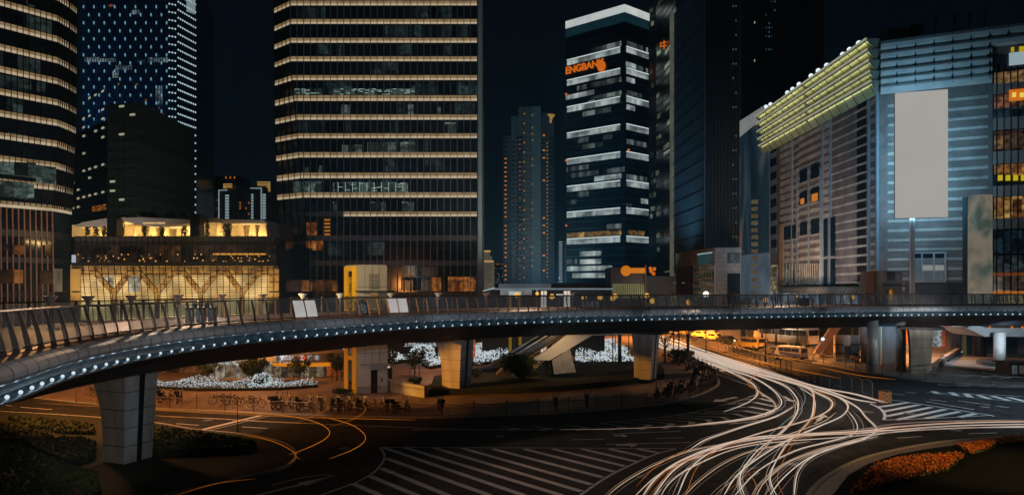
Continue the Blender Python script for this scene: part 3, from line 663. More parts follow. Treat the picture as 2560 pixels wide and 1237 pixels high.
# bowl planters standing along the far railing
bowl = thing('bowl_planter', '', 'planter')
MB().lathe((0, 0, 0), [(.10, 0), (.14, .25), (.24, .45), (.36, .6), (.36, .63), (.30, .61), (.2, .5)], 14).build('bowl', M_WHITE, bowl, True)
MB().tube([(0, 0, -1.35), (0, 0, 0)], .06, 8).build('post', M_STEEL, bowl)
px_b = [125, 220, 328, 445, 553, 656, 757, 850, 977, 1095, 1215, 1432]
import bisect
def hit(poly, px):
    best = None
    for a, b in zip(poly, poly[1:]):
        pa, pb = 1280 + F * a.x / max(a.y, .1), 1280 + F * b.x / max(b.y, .1)
        if min(pa, pb) <= px <= max(pa, pb) and abs(pb - pa) > 1e-6:
            t = (px - pa) / (pb - pa); best = a.lerp(b, t)
    return best
inn = [p + nrm(edge, i)[0] * (-WD + .7) for i, p in enumerate(edge)]
for k, px in enumerate(px_b):
    p = hit(inn, px)
    if p is None: continue
    loc = (p.x, p.y, 10.05); sc_ = .62 + .006 * (p.y - 30)
    lb = f'white bowl planter on the far railing, {ORD[k]} from the left end of the bridge'
    sc_ = 1.15
    if k == 0: put(bowl, loc, 0, lb, sc_); bowl['group'] = 'bowl planters along the footbridge'
    else: dup(bowl, loc, 0, lb, 'bowl planters along the footbridge', sc_)
# twin litter bins on the deck
binp = thing('litter_bin', '', 'litter bin')
mb = MB()
for s in (-1, 1): mb.b2(s * .32 - .24, s * .32 + .24, -.25, .25, .05, .95)
mb.build('bin_body', M_BLACK, binp)
mb = MB()
for s in (-1, 1):
    for j in (-1, 0, 1): mb.b2(s * .32 + j * .14 - .03, s * .32 + j * .14 + .03, -.265, -.25, .1, .85)
mb.build('steel_strip', M_STEEL, binp); MB().b2(-.62, .62, -.3, .3, .96, 1.02).build('lid', M_DARK, binp); MB().b2(-.12, .12, -.1, .1, 1.02, 1.3).build('ashtray', M_BLACK, binp)
mid = [p + nrm(edge, i)[0] * -3.0 for i, p in enumerate(edge)]
bl = ['on the left part of the bridge, left of the other', 'right of its neighbour in front of the golden podium', 'beside the lift tower door', 'left one of the pair at mid bridge', 'right one of the pair at mid bridge', 'near the brown mall block', 'by the right flagpoles of the mall']
for k, px in enumerate([488, 518, 905, 1462, 1485, 2010, 2350]):
    p = hit(mid, px); lb = 'dark steel twin litter bin ' + bl[k]
    if k == 0: put(binp, (p.x, p.y, DZ), R(20), lb); binp['group'] = 'litter bins on the footbridge'
    else: dup(binp, (p.x, p.y, DZ), R(20 - k * 4), lb, 'litter bins on the footbridge')

# ================================================================= LIFT TOWER, RAMP WALL
M_YEL = mat('yellow_cladding', (.70, .46, .03), (.76, .52, .05), .6, .5)
M_CREAM = mat('cream_cladding', (.42, .40, .36), (.48, .46, .42), .8, .5)
lt = thing('lift_tower', 'lift tower beside the footbridge with yellow slatted left side and pale grey right side', 'lift tower', tuple(G(905, 985)))
c = G(905, 984) ; X0, X1, X2 = G(850, 975).x, G(893, 987).x, G(964, 985).x; YF = G(893, 987).y
def wall2(name, mt, a, b, z0, z1, th=.3, par=lt):
    a, b = Vector((a[0], a[1], 0)), Vector((b[0], b[1], 0)); d = (b - a).normalized(); n = Vector((-d.y, d.x, 0)) * th / 2
    return MB().prism([a - n, b - n, b + n, a + n], z0, z1).build(name, mt, par)
Af = Vector((X1 - 1.9, YF + 2.6, 0)); Bf = Vector((X1, YF, 0)); Cf = Vector((X2, YF + 1.2, 0)); Df = Cf + (Af - Bf)
TT = CH + 56 / F * YF
# yellow side: two posts, cross rails, slatted opening
d = (Bf - Af)
for t0, t1 in ((0, .32), (.68, 1)): wall2('yellow_jamb', M_YEL, Af + d * t0, Af + d * t1, .1, TT, .3)
for z in (3.6, 6.3, 9.2, TT - .5): wall2('yellow_rail', M_YEL, Af + d * .32, Af + d * .68, z, z + .45, .28)
o = wall2('shaft_glass', M_GLASS, Af + d * .3, Af + d * .7, .1, TT - .1, .1); 
sl = MB(); 
for k in range(14):
    z = 9.9 + k * .12 * 1.6
    if z < TT - .6: sl.beam(tuple(Af + d * .32)[:2] + (z,), tuple(Af + d * .68)[:2] + (z,), .12, .07)
sl.build('slats', M_YEL, lt)
wall2('grey_wall', M_CREAM, Bf + (Cf - Bf) * .0, Cf, 2.6, TT, .25)
wall2('grey_wall', M_CREAM, Bf, Bf + (Cf - Bf) * .45, .9, 2.59, .25); wall2('grey_wall', M_CREAM, Bf + (Cf - Bf) * .68, Cf, .9, 2.59, .25)
wall2('plinth', M_CONC, Bf, Bf + (Cf - Bf) * .45, .1, .89, .3); wall2('plinth', M_CONC, Bf + (Cf - Bf) * .68, Cf, .1, .89, .3)
wall2('lift_door', M_GLASS, Bf + (Cf - Bf) * .45, Bf + (Cf - Bf) * .68, .1, 2.6, .12)
wall2('rear_wall', M_CREAM, Cf, Df, .1, TT, .2); wall2('rear_wall', M_CREAM, Df, Af, .1, TT, .2)
MB().prism([Af, Bf, Cf, Df], TT, TT + .15).build('roof', M_CREAM, lt)
e2 = (Cf - Bf).normalized(); nn = Vector((e2.y, -e2.x, 0))
jt = MB()
for z in (4.4, 6.1, 9.9, 11.4): jt = MB(); jt.beam(Bf + nn * .13 + Vector((0, 0, z)), Cf + nn * .13 + Vector((0, 0, z)), .02, .04); jt.build('joint', M_DARK, lt)
for z in (.25, .5, .75): jt = MB(); jt.beam(Bf.lerp(Cf, z) + nn * .13 + Vector((0, 0, 2.7)), Bf.lerp(Cf, z) + nn * .13 + Vector((0, 0, TT)), .03, .02); jt.build('joint', M_DARK, lt)
g = MB(); P0, P1 = Bf.lerp(Cf, .35) + nn * .14 + Vector((0, 0, 9.0 + .9)), Bf.lerp(Cf, .75) + nn * .14
mbx = MB()
for k in range(12): z = 11.2 + k * .14; mbx.beam(Bf.lerp(Cf, .38) + nn * .16 + Vector((0, 0, z)), Bf.lerp(Cf, .72) + nn * .16 + Vector((0, 0, z)), .05, .06)
if TT > 12.6: mbx.build('vent_slats', M_DARK, lt)
MB().obox(Bf.lerp(Cf, .56) + nn * 1.0 + Vector((0, 0, 3.2)), e2 * 1.5, nn * 1.0, (0, 0, .06)).build('canopy', M_STEEL, lt)
MB().obox(Bf.lerp(Cf, .56) + nn * 1.0 + Vector((0, 0, 10.95)), e2 * 2.0, nn * .9, (0, 0, .07)).build('canopy', M_DARK, lt)
pl = MB().obox(Bf.lerp(Cf, .82) + nn * .15 + Vector((0, 0, 1.5)), e2 * .07, nn * .02, (0, 0, .22)).build('call_panel', M_DARK, lt)
MB().obox(Bf.lerp(Cf, .565) + nn * .14 + Vector((0, 0, 10.0)), e2 * .42, nn * .03, (0, 0, .82)).build('upper_door', glow('warm_door', (.30, .16, .05), .6), lt)
rw = thing('ramp_wall', 'low concrete ramp wall with handrail reaching from the lift tower toward the middle pillar', 'wall', tuple(G(960, 985)))
pa, pb, pc, pd = G(963, 975, .12), G(985, 980, .12), G(1064, 993, .12), G(1076, 986, .12)
mb = MB(); mb.beam(pa + Vector((0, 0, .65)), pb + Vector((0, 0, .65)), .3, 1.3); mb.beam(pb + Vector((0, 0, .6)), pc + Vector((0, 0, .6)), .35, 1.2); mb.build('wall_panel', M_CONC, rw)
MB().beam(pc + Vector((-.1, .15, .55)), pd + Vector((0, .6, .55)), .3, 1.1).build('end_panel', M_CONC, rw)
o_ = (pc - pb).normalized(); nx = Vector((o_.y, -o_.x, 0)) * .26
mb = MB().tube([pb + nx + Vector((0, 0, .9)), pc + nx + Vector((0, 0, .8))], .025, 5)
for k in range(5): q = pb.lerp(pc, .1 + .2 * k); mb.tube([q + nx + Vector((0, 0, .86)), q + nx * .5 + Vector((0, 0, .8))], .015, 4)
mb.build('handrail', M_DARK, rw)
bo = thing('bollard_light', 'squat round bollard with a lit globe right of the lift tower', 'bollard light', tuple(G(972, 952, .12)))
MB().lathe(tuple(G(972, 952, .12)), [(.42, 0), (.42, 1.6), (.38, 1.62)], 14).build('post', M_DARK, bo, False)
MB().ball(tuple(G(972, 952, .12) + Vector((0, -.2, 1.75))), .19).build('globe', glow('bollard_globe', (.5, .42, .33), 1.1), bo)
pk = thing('kerbed_planter', 'low kerbed planter at the foot of the yellow lift tower side', 'planter', tuple(G(860, 985)))
MB().prism([G(832, 984), G(842, 989), G(880, 991), G(882, 983), G(845, 976)], .1, .3).build('kerb', M_KERB, pk)
# ================================================================= BUILDINGS
def zat(y, Y): return CH - (y - H0) / F * Y
def xat(px, Y): return (px - 1280) / F * Y
def interp(tab, y):
    tab = sorted(tab)
    if y <= tab[0][0]: return tab[0][1]
    for (a, u), (b, v) in zip(tab, tab[1:]):
        if y <= b: return u + (v - u) * (y - a) / (b - a)
    return tab[-1][1]
def wallband(mb, path0, path1, z0, z1, out=0., m=0):
    """vertical strip between two heights following plan paths (lists of x,y); out moves it toward the viewer"""
    def sh(path):
        r = []
        for i, p in enumerate(path):
            a = Vector(path[max(i - 1, 0)]); b = Vector(path[min(i + 1, len(path) - 1)]); t = (b - a).normalized(); r.append((p[0] + t.y * out, p[1] - t.x * out))
        return r
    q0, q1 = sh(path0), sh(path1)
    for i in range(len(q0) - 1): mb.quad(q0[i] + (z0,), q0[i + 1] + (z0,), q1[i + 1] + (z1,), q1[i] + (z1,), m)
def lerp2(a, b, t): return (a[0] + (b[0] - a[0]) * t, a[1] + (b[1] - a[1]) * t)
def cladband(name, c, e0, wall='XZ', bw=1.4):
    return brick(name, tuple(x * e0 for x in c), tuple(x * e0 * .82 for x in c), (c[0] * .12, c[1] * .08, c[2] * .05), bw, 30, .05, wall=wall, offset=0, emit=1)
M_BAND = mat('lit_spandrel_panel', lin((112, 88, 58)), lin((138, 116, 82)), .5, .5, emit=1.0, sample=False)
M_BANDLO = mat('lit_spandrel_lamp', lin((172, 152, 122)), lin((188, 170, 142)), .5, .5, emit=1.0, sample=False)
M_MULL = mat('mullion_metal', (.20, .19, .18), (.26, .24, .22), 2, .4, .4)
M_MULC = mat('copper_glow_mullion', lin((96, 58, 40)), lin((120, 74, 52)), .5, .5, emit=.8, sample=False)  # orange light on the mullions put in as emission
M_TEALROOM = rooms('office_rooms', (lin((38, 62, 60)), lin((120, 138, 128))), (1.42, 4.2), emit=.7, dark=.05)
M_STRIPL = glow('ceiling_strip', lin((150, 178, 172)), 1.)
def litpatch(par, a, b, z0, z1, mt, name='lit_window', out=.05):
    mb = MB(); wallband(mb, [a, b], [a, b], z0, z1, out); return mb.build(name, mt, par)

# ---- left tower (warm light bands, seen at the left edge)
T = thing('office_tower', 'rounded office tower at the left edge with warm glowing bands between dark glass floors', 'office tower', (-98, 134, 0))
def LT(z):
    Y1, Y2 = 139.8, 146.5; y1 = H0 - (z - CH) * F / Y1
    c = interp([(0, 143), (300, 145), (420, 140), (510, 130), (760, 134)], y1); r = interp([(0, 190), (300, 188), (400, 182), (540, 177), (760, 173)], y1)
    C1 = (xat(c, Y1), Y1); C2 = (xat(r, Y2), Y2); A = (-113.0, 114.0)
    mid = (C1[0] * .25 + C2[0] * .75 + .35, C1[1] * .5 + C2[1] * .5)
    return [A, C1, mid, C2, (-104, 158)]
ylist = [-212, -157, -101, -46, 9, 64, 120, 175, 231, 285, 340, 397, 454, 509]
zt = [zat(y, 132.4) for y in ylist] 
gl = MB(); zs = [0, 8, 14] + sorted(zt)
for a, b in zip(zs, zs[1:] + [zt[0] + 5]): wallband(gl, LT(a), LT(b), a, b)
gl.build('glass_wall', M_GLASS, T)
for z in zt:
    for (d0, d1, mt, nm) in ((-.05, .6, M_BAND, 'light_band'), (-.62, -.05, M_BANDLO, 'light_band')):
        mb = MB(); wallband(mb, LT(z + d0)[:4], LT(z + d1)[:4], z + d0, z + d1, .15); o = mb.build(nm, mt, T)
for y0, y1 in ((571, 588), (641, 655), (729, 744)):
    mb = MB(); wallband(mb, LT(zat(y1, 132)), LT(zat(y0, 132)), zat(y1, 132), zat(y0, 132), .1); mb.build('grey_band', M_GREYBAND, T)
def mull(par, ring, zs, segs, w, d, mt, out=.15, name='mullion_grid'):
    mb = MB()
    for (i, n, s0, s1) in segs:
        for k in range(n + 1):
            t = s0 + (s1 - s0) * k / n
            for a, b in zip(zs, zs[1:]):
                ra, rb = ring(a), ring(b); p, q = lerp2(ra[i], ra[i + 1], t), lerp2(rb[i], rb[i + 1], t)
                u = Vector((ra[i + 1][0] - ra[i][0], ra[i + 1][1] - ra[i][1], 0)).normalized(); nn = Vector((u.y, -u.x, 0))
                P_, Q = Vector(p + (a,)) + nn * out, Vector(q + (b,)) + nn * out
                mb.beam(P_, Q, w, d, 0, up=tuple(nn))
    return mb.build(name, mt, par)
zhi = [zt[0] + 5] + [zt[4], zt[8], zt[10], zt[13]]
mull(T, LT, zhi[::-1], [(0, 32, 0, 1), (1, 4, .12, 1), (2, 5, .1, 1)], .12, .3, M_DARK)
mull(T, LT, [2, 12, zt[13] - .7], [(0, 32, 0, 1)], .13, .34, M_MULC)
for (px0, px1, y0, y1, mt) in [(0, 32, 225, 262, 0), (0, 38, 250, 275, 0), (92, 112, 215, 240, 0), (0, 35, 188, 215, 0), (20, 70, 302, 338, 0), (92, 140, 305, 345, 0), (90, 140, 415, 458, 0), (0, 90, 402, 440, 0), (0, 85, 455, 495, 0), (85, 100, 70, 80, 0), (90, 125, 130, 140, 0)]:
    def onf(px):
        a, b = Vector(LT(40)[0]), Vector(LT(40)[1]); k = (px - 1280) / F; t = (a.x - k * a.y) / ((a.x - b.x) - k * (a.y - b.y)); return lerp2(a, b, t)
    a, b = onf(px0), onf(px1); Y = (a[1] + b[1]) / 2; litpatch(T, a, b, zat(y1, Y), zat(y0, Y), M_TEALROOM)
M_WARMROOM = rooms('warm_rooms', (lin((60, 30, 16)), lin((170, 105, 50))), (2.2, 3), emit=.8, dark=.1)
for (px0, px1, y0, y1) in [(0, 58, 674, 708), (100, 132, 676, 710), (10, 22, 610, 624), (30, 60, 612, 636), (112, 128, 612, 640)]:
    a, b = onf(px0), onf(px1); Y = (a[1] + b[1]) / 2; litpatch(T, a, b, zat(y1, Y), zat(y0, Y), M_WARMROOM)
litpatch(T, LT(12)[1], LT(12)[2], zat(740, 142), zat(672, 142), louvres('mirrored_louvres', lin((150, 135, 110)), lin((50, 40, 32)), .45, .8), 'lit_window')

M_DIML = rooms('dim_rooms_left', (lin((10, 18, 20)), lin((60, 74, 70))), (1.37, 3.4), emit=.8, dark=.0, seed=2)
for k in range(26):
    z_ = zt[random.randint(3, 13)]; t0_ = random.uniform(.55, .95); t1_ = min(.99, t0_ + random.uniform(.04, .14)); A_, B_ = LT(z_)[0], LT(z_)[1]
    litpatch(T, lerp2(A_, B_, t0_), lerp2(A_, B_, t1_), z_ + .8, z_ + 3.4, M_DIML, out=.03)
# ---- centre tower
T = thing('office_tower', 'broad dark glass office tower in the centre left with rows of warm glowing bands', 'office tower', (-25, 145, 0))
def CT(z):
    y = H0 - (z - CH) * F / 145
    c = interp([(0, 727), (150, 727), (200, 733), (245, 738), (343, 745), (390, 749), (440, 753), (490, 758), (600, 769), (650, 774), (740, 779)], y); l = interp([(0, 686), (350, 690), (430, 693), (600, 696), (740, 697)], y)
    return [(xat(l, 149) + 2.5, 175), (xat(l, 149), 149), (xat(c, 145), 145), (xat(1193, 145), 145), (xat(1196, 145), 175)]
cy = [(-179, -166), (-134, -121), (-88, -75), (-43, -31), (3, 15), (49, 61), (96, 108), (142, 154), (189, 201), (239, 253), (287, 300), (334, 346), (381, 394), (432, 446), (481, 494), (529, 541)]
zs = [0] + sorted(zat(b, 145) for a, b in cy) + [zat(-215, 145)]
gl = MB()
for a, b in zip(zs, zs[1:]): wallband(gl, CT(a), CT(b), a, b)
gl.build('glass_wall', M_GLASS, T)
fs_ = [(xat(858, 145), 145), (xat(1193, 145), 145)]
for k, (a, b) in enumerate(cy):
    za, zb = zat(b, 145), zat(a, 145); zm = za + (zb - za) * .42
    for (u, v, mt) in ((zm, zb, M_BAND), (za, zm, M_BANDLO)):
        mb = MB(); p0_, p1_ = CT(u)[1:4], CT(v)[1:4]
        if k == len(cy) - 1: p0_ = p1_ = fs_
        wallband(mb, p0_, p1_, u, v, .14); mb.build('light_band', mt, T)
for a, b in ((588, 602), (651, 664), (730, 746)):
    mb = MB(); wallband(mb, CT(zat(b, 145))[1:4], CT(zat(a, 145))[1:4], zat(b, 145), zat(a, 145), .1); mb.build('grey_band', M_GREYBAND, T)
mb = MB(); wallband(mb, CT(zat(541, 145))[1:3] + [fs_[0]], CT(zat(529, 145))[1:3] + [fs_[0]], zat(541, 145), zat(529, 145), .1); mb.build('grey_band', M_GREYBAND, T)
def FR(z):
    return [(xat(710.5, 145), 145), (xat(1193, 145), 145)]
mb = MB()
for px in [727 + 16.65 * k for k in range(29)]:
    # each mullion stops where the slanting crease cuts the front face
    ytop = -215; ys_ = [y for y in range(-215, 760, 12) if interp([(0, 727), (150, 727), (200, 733), (245, 738), (343, 745), (440, 753), (600, 769), (740, 779)], y) <= px + .5]
    mb.beam((xat(px, 145), 144.78, zat(max(ys_), 145)), (xat(px, 145), 144.78, zat(-215, 145)), .11, .34, 0, up=(0, -1, 0))
mb.build('mullion_grid', M_MULL, T)
mull(T, CT, [0, 15, 25, 35, 45, 60, zat(-215, 145)], [(1, 4, 0, 1)], .1, .25, M_DARK)
hz = MB()
for y in (556, 622, 690): hz.b2(xat(770, 145), xat(1193, 145), 144.8, 144.86, zat(y, 145), zat(y, 145) + .1)
hz.build('transom', M_DARK, T)
MB().b2(xat(1196, 144), xat(1206, 144), 142.6, 146, 0, zat(-215, 144)).build('corner_fin', mat('pale_fin', (.20, .22, .21), (.24, .26, .25), .3, .5, emit=0), T)
lamp('SPOT', 'facade_uplight_fill', (-3, 118, 3), 30000, (.85, .95, .9), .3, (-6.3, 144, 50), 70, .8)  # added uplight, brightens the pale corner fin
fx = [xat(a, 145) for a in (727, 1193)]
for (px0, px1, y0, y1) in [(736, 806, 222, 240), (832, 1036, 222, 238), (852, 875, 262, 288), (1010, 1034, 262, 288), (1112, 1140, 306, 333), (855, 905, 362, 382), (918, 990, 356, 382), (1000, 1038, 355, 382), (832, 940, 455, 481), (940, 990, 455, 481), (990, 1020, 456, 481), (733, 806, 453, 482), (760, 772, 418, 430), (797, 806, 415, 434), (925, 965, 504, 528), (1005, 1035, 504, 528), (832, 842, 504, 528), (1093, 1102, 268, 285), (1010, 1042, 652, 690)]:
    litpatch(T, (xat(px0, 145), 145), (xat(px1, 145), 145), zat(y1, 145), zat(y0, 145), M_TEALROOM)
for k in range(46):
    sm = MB()
    px = random.choice([random.uniform(736, 800), random.uniform(835, 1030), random.uniform(870, 1030)]); y = random.choice([224, 227, 230, 234, 237]); sm.b2(xat(px, 145), xat(px + 9, 145), 144.9, 144.93, zat(y, 145), zat(y - 1.3, 145)); sm.build('ceiling_light', M_STRIPL, T)
for k in range(14): sm = MB(); px = random.uniform(840, 1015); y = random.uniform(458, 478); sm.b2(xat(px, 145), xat(px + 12, 145), 144.9, 144.93, zat(y, 145), zat(y - 1.2, 145)); sm.build('ceiling_light', M_STRIPL, T)
for k in range(10): sm = MB(); px = 845 + k * 18; sm.b2(xat(px, 145), xat(px + 1.2, 145), 144.9, 144.93, zat(479, 145), zat(456, 145)); sm.build('ceiling_light', M_STRIPL, T)
M_ORROOM = rooms('orange_rooms_and_reflection', (lin((150, 70, 20)), lin((190, 120, 50))), (1.4, 2.6), emit=.8, dark=.3)
for (px0, px1, y0, y1) in [(1079, 1103, 693, 728), (1120, 1190, 692, 728), (742, 800, 700, 728), (782, 845, 700, 728), (700, 728, 703, 722), (766, 792, 555, 620), (780, 810, 590, 625)]:  # last two orange patches stand in for a reflection in the glass
    litpatch(T, (xat(px0, 145), 145), (xat(px1, 145), 145), zat(y1, 145), zat(y0, 145), M_ORROOM if px0 > 1000 or y0 < 600 else M_WARMROOM)
sl = MB()
for k in range(5): sl.b2(xat(812, 145), xat(826, 145), 144.7, 144.9, zat(588 - k * 9, 145), zat(584 - k * 9, 145))
sl.build('orange_louvre', glow('orange_louvre', lin((170, 100, 20)), 1), T)
MB().b2(-60, -3, 144.3, 144.6, 0, 4.2).build('shop_front', rooms('shop_rooms', (lin((20, 26, 34)), lin((130, 140, 150))), (4, 4), emit=.5, dark=.1), T)

M_DIMR = rooms('dim_teal_rooms', (lin((10, 18, 22)), lin((52, 70, 70))), (1.42, 3.4), emit=.8, dark=.0, seed=6)
rr = random.Random(21)
for k in range(34):
    f = rr.randint(4, 14); c0 = rr.randint(1, 25); c1 = min(28, c0 + rr.randint(1, 4)); a_, b_ = cy[f - 1][1] + 3, cy[f][0] - 3
    litpatch(T, (xat(730 + 16.65 * c0, 145), 145), (xat(730 + 16.65 * c1, 145), 145), zat(b_, 145), zat(a_, 145), M_DIMR, out=.03)
for k in range(6):
    y0_ = (602, 664, 690)[k % 3]; px = 800 + rr.random() * 300; litpatch(T, (xat(px, 145), 145), (xat(px + 50, 145), 145), zat(y0_ + 36, 145), zat(y0_ + 3, 145), M_DIMR, out=.03)
# ---- blue dotted tower
T = thing('office_tower', 'tall dark blue tower covered in rows of small white light points at upper left', 'office tower', (-180, 330, 0))
Y0 = 330; XA, XB = xat(211, Y0), xat(421, Y0); XC = xat(443, 332); XD = xat(491, 346)
M_BLUEG = mat('blue_glass', (.003, .010, .022), (.005, .018, .036), .05, .2)
ring = [(XA, 372), (XA, Y0), (XB, Y0), (XC, 332), (XD, 346), (XD - 2, 372)]
zt_ = zat(-60, Y0); gl = MB(); wallband(gl, ring, ring, 0, zt_); gl.build('glass_wall', M_BLUEG, T)
fm = MB()
for k in range(34): x = XA + (XB - XA) * k / 33; fm.b2(x - .12, x + .12, Y0 - .5, Y0, 0, zt_)
fm.build('mullion_grid', mat('blue_fin', (.015, .05, .09), (.02, .06, .11), 1, .4), T)
M_DOT = glow('facade_light_point', lin((185, 215, 225)), 1.0); M_DOT2 = glow('facade_light_point_dim', lin((110, 160, 185)), 1.0)
dots = []
for i in range(9):
    t = (i + .5) / 9
    for j in range(31): dots.append((XC + (XD - XC) * t + .2, 332 + 14 * t - .4, zat(0, 332) + 3 - j * 3.9, .52))
for i in range(3):
    t = (i + .5) / 3
    for j in range(31): dots.append((XB + (XC - XB) * t, Y0 + 2 * t - .5, zat(0, 332) + 1 - j * 3.9, .5))
dots.sort(key=lambda d: -d[2]); rest = MB(); off = WL[T.name]
d0 = MB().add([(0, 0, .5), (.5, 0, 0), (0, 0, -.5), (-.5, 0, 0), (0, -.3, 0)], [(0, 3, 4), (3, 2, 4), (2, 1, 4), (1, 0, 4)])
d0 = d0.build('light_point', M_DOT)
for k, d in enumerate(dots):
    if k < 100:
        o = d0 if k == 0 else d0.copy()
        if k: col.objects.link(o)
        o.parent = T; o.location = Vector(d[:3]) - off
    else: rest.octa(d[:3], d[3])
rest.build('light_point', M_DOT, T)['kind'] = 'stuff'
rest = MB()
for i in range(17):
    x = XA + (XB - XA) * i / 16.2
    for j in range(17):
        z = zat(19 + (20 if i % 2 else 0) + j * 40, Y0)
        if z > 20: rest.obox((x, Y0 - .7, z), (.24, 0, 0), (0, .1, 0), (0, 0, .7))
rest.build('dim_light_point', M_DOT2, T)['kind'] = 'stuff'
M_CROOM = rooms('cool_rooms', (lin((50, 80, 95)), lin((160, 180, 185))), (2.2, 3.5), emit=.8, dark=.1)
for (a, b, y0, y1) in [(211, 252, 144, 156), (252, 290, 147, 156), (371, 421, 145, 157), (290, 332, 164, 176), (282, 298, 178, 195), (330, 350, 26, 37), (378, 410, 283, 293), (378, 425, 303, 315), (372, 408, 362, 374), (390, 408, 215, 262), (345, 362, 150, 158), (392, 404, 500, 520)]:
    litpatch(T, (xat(a, Y0), Y0), (xat(b, Y0), Y0), zat(y1, Y0), zat(y0, Y0), M_CROOM, out=.25)
for (a, b, y, s) in [(295, 300, 212, 0), (340, 347, 211, 0), (362, 368, 252, 0), (396, 402, 270, 0), (400, 404, 330, 0), (392, 398, 350, 0), (272, 286, 15, 1)]:
    litpatch(T, (xat(a, Y0), Y0), (xat(b, Y0), Y0), zat(y + 3, Y0), zat(y - 3, Y0), M_ORROOM, out=.25)
MB().quad((XC + .3, 335, zat(25, 335)), (XD + .2, 344.5, zat(38, 345)), (XD + .2, 344.5, zt_), (XC + .3, 331.6, zt_)).build('lit_screen', glow('top_screen', lin((120, 135, 140)), 1), T)
lamp('SPOT', 'facade_uplight_fill', (-178, 304, 3), 420000, (.14, .5, 1), 3, (-187, 330, 110), 70, 1)  # unseen blue lamp added to tint the tower

# ---- dark office tower in front of it
T = thing('office_tower', 'dark office tower with scattered small lit windows in front of the blue dotted tower', 'office tower', (-145, 250, 0))
rg = [(xat(150, 285), 285), (xat(268, 250), 250), (xat(345, 246), 246), (xat(395, 268), 268), (xat(400, 268), 290)]
def bld(T, ring, ztop, mt, cap=True, z0=0):
    g = MB(); wallband(g, ring, ring, z0, ztop)
    if cap: g.add([(p[0], p[1], ztop) for p in ring], [tuple(range(len(ring)))])
    return g.build('wall', mt, T)
M_GRN = brick('green_grey_glass', (.05, .056, .05), (.03, .036, .034), (.09, .10, .09), 2.6, 4, .12, .25, offset=0)
bld(T, [rg[0], rg[1]] + [(rg[1][0], 290)], zat(300, 250), mat('dark_bay_glass', (.003, .004, .005), (.007, .008, .009), .2, .2))
bld(T, [rg[1], rg[2], (rg[2][0], 290), (rg[1][0], 290)], zat(262, 250), M_GRN)
bld(T, [rg[2], rg[3], rg[4]], zat(300, 250), M_GLASS)
MB().prism([(rg[1][0] + 3, 252), (rg[2][0] - 3, 249), (rg[2][0] - 3, 270), (rg[1][0] + 3, 270)], zat(262, 250), zat(256, 250)).build('roof', M_DARK, T)
M_WWIN = glow('warm_white_window', lin((170, 165, 140)), .9); rr = random.Random(11)
fl_l = MB()
for k in range(24): z = 14 + k * 3.4; wallband(fl_l, rg[:4], rg[:4], z, z + .25, .1)
fl_l.build('floor_line', M_DARK, T)
for k in range(54):
    seg = rr.choice([0, 0, 0, 0, 1, 2]); t = rr.choice([.15, .28, .4, .52, .64, .76, .9]) if seg == 0 else rr.choice([.1, .4, .75]); f = rr.randint(8, 20)
    a, b = lerp2(rg[seg], rg[seg + 1], t), lerp2(rg[seg], rg[seg + 1], t + (.05 if seg == 0 else .17)); z = 14.4 + f * 3.4
    litpatch(T, a, b, z + 1.6, z + 2.4, M_WWIN, 'lit_window', .2)
for (a, b, y) in [(225, 268, 518)]: litpatch(T, (xat(a, 256), 258), (xat(b, 251), 251), zat(y + 8, 253), zat(y - 6, 253), M_ORROOM, out=.4)

# ---- far residential blocks between the blue tower and the centre tower
M_FARW = mat('far_pale_wall', (.10, .12, .13), (.14, .16, .17), .1, .8)
def wins(T, px0, px1, y0, y1, nx, ny, Y, mt, prob=1., w=.5, h=.5, rr=random.Random(3), out=.3, cap=100, nm='lit_window'):
    c = 0
    for i in range(nx):
        for j in range(ny):
            if rr.random() > prob or c >= cap: continue
            x = px0 + (px1 - px0) * (i + .5) / nx; y = y0 + (y1 - y0) * (j + .5) / ny; dw = (px1 - px0) / nx * w / 2; dh = (y1 - y0) / ny * h / 2
            MB().b2(xat(x - dw, Y), xat(x + dw, Y), Y - out, Y - out + .1, zat(y + dh, Y), zat(y - dh, Y)).build(nm, mt, T); c += 1
M_CW = glow('cool_white_window', lin((140, 160, 165)), 1.); M_GOLDL = glow('gold_outline_light', lin((190, 150, 80)), 1.); M_WL = glow('cool_outline_light', lin((150, 170, 175)), 1.); M_OW = glow('orange_window', lin((190, 110, 35)), 1.)
def block(T, px0, px1, y, Y, dep, mt, nm='wall'): return MB().b2(xat(px0, Y), xat(px1, Y), Y, Y + dep, 0, zat(y, Y)).build(nm, mt, T)
T = thing('apartment_block', 'far apartment block with two towers outlined in white and gold light', 'apartment block', (-140, 400, 0)); Y = 400
block(T, 547, 582, 476, Y, 15, M_FARW); block(T, 556, 590, 462, Y + 4, 14, M_FARW); block(T, 640, 668, 470, Y, 15, M_FARW); block(T, 640, 674, 453, Y + 4, 14, M_FARW); block(T, 588, 642, 470, Y + 6, 14, M_FARW)
wins(T, 563, 573, 486, 548, 1, 9, Y, M_CW, 1, .9, .6); wins(T, 628, 634, 484, 548, 1, 9, Y, M_CW, 1, .9, .6); wins(T, 656, 665, 484, 548, 1, 9, Y, M_CW, 1, .9, .6); wins(T, 590, 626, 490, 545, 5, 8, Y + 6, M_OW, .22, .4, .4)
mb = MB()
for (a, b, c, d) in [(547, 475, 548.5, 548), (547, 475, 569, 476.5), (653, 470, 654.5, 548), (626, 470, 654, 471.5)]: mb.b2(xat(a, Y), xat(c, Y), Y - .5, Y - .3, zat(d, Y), zat(b, Y))
mb.build('outline_light', M_WL, T)
mb = MB()
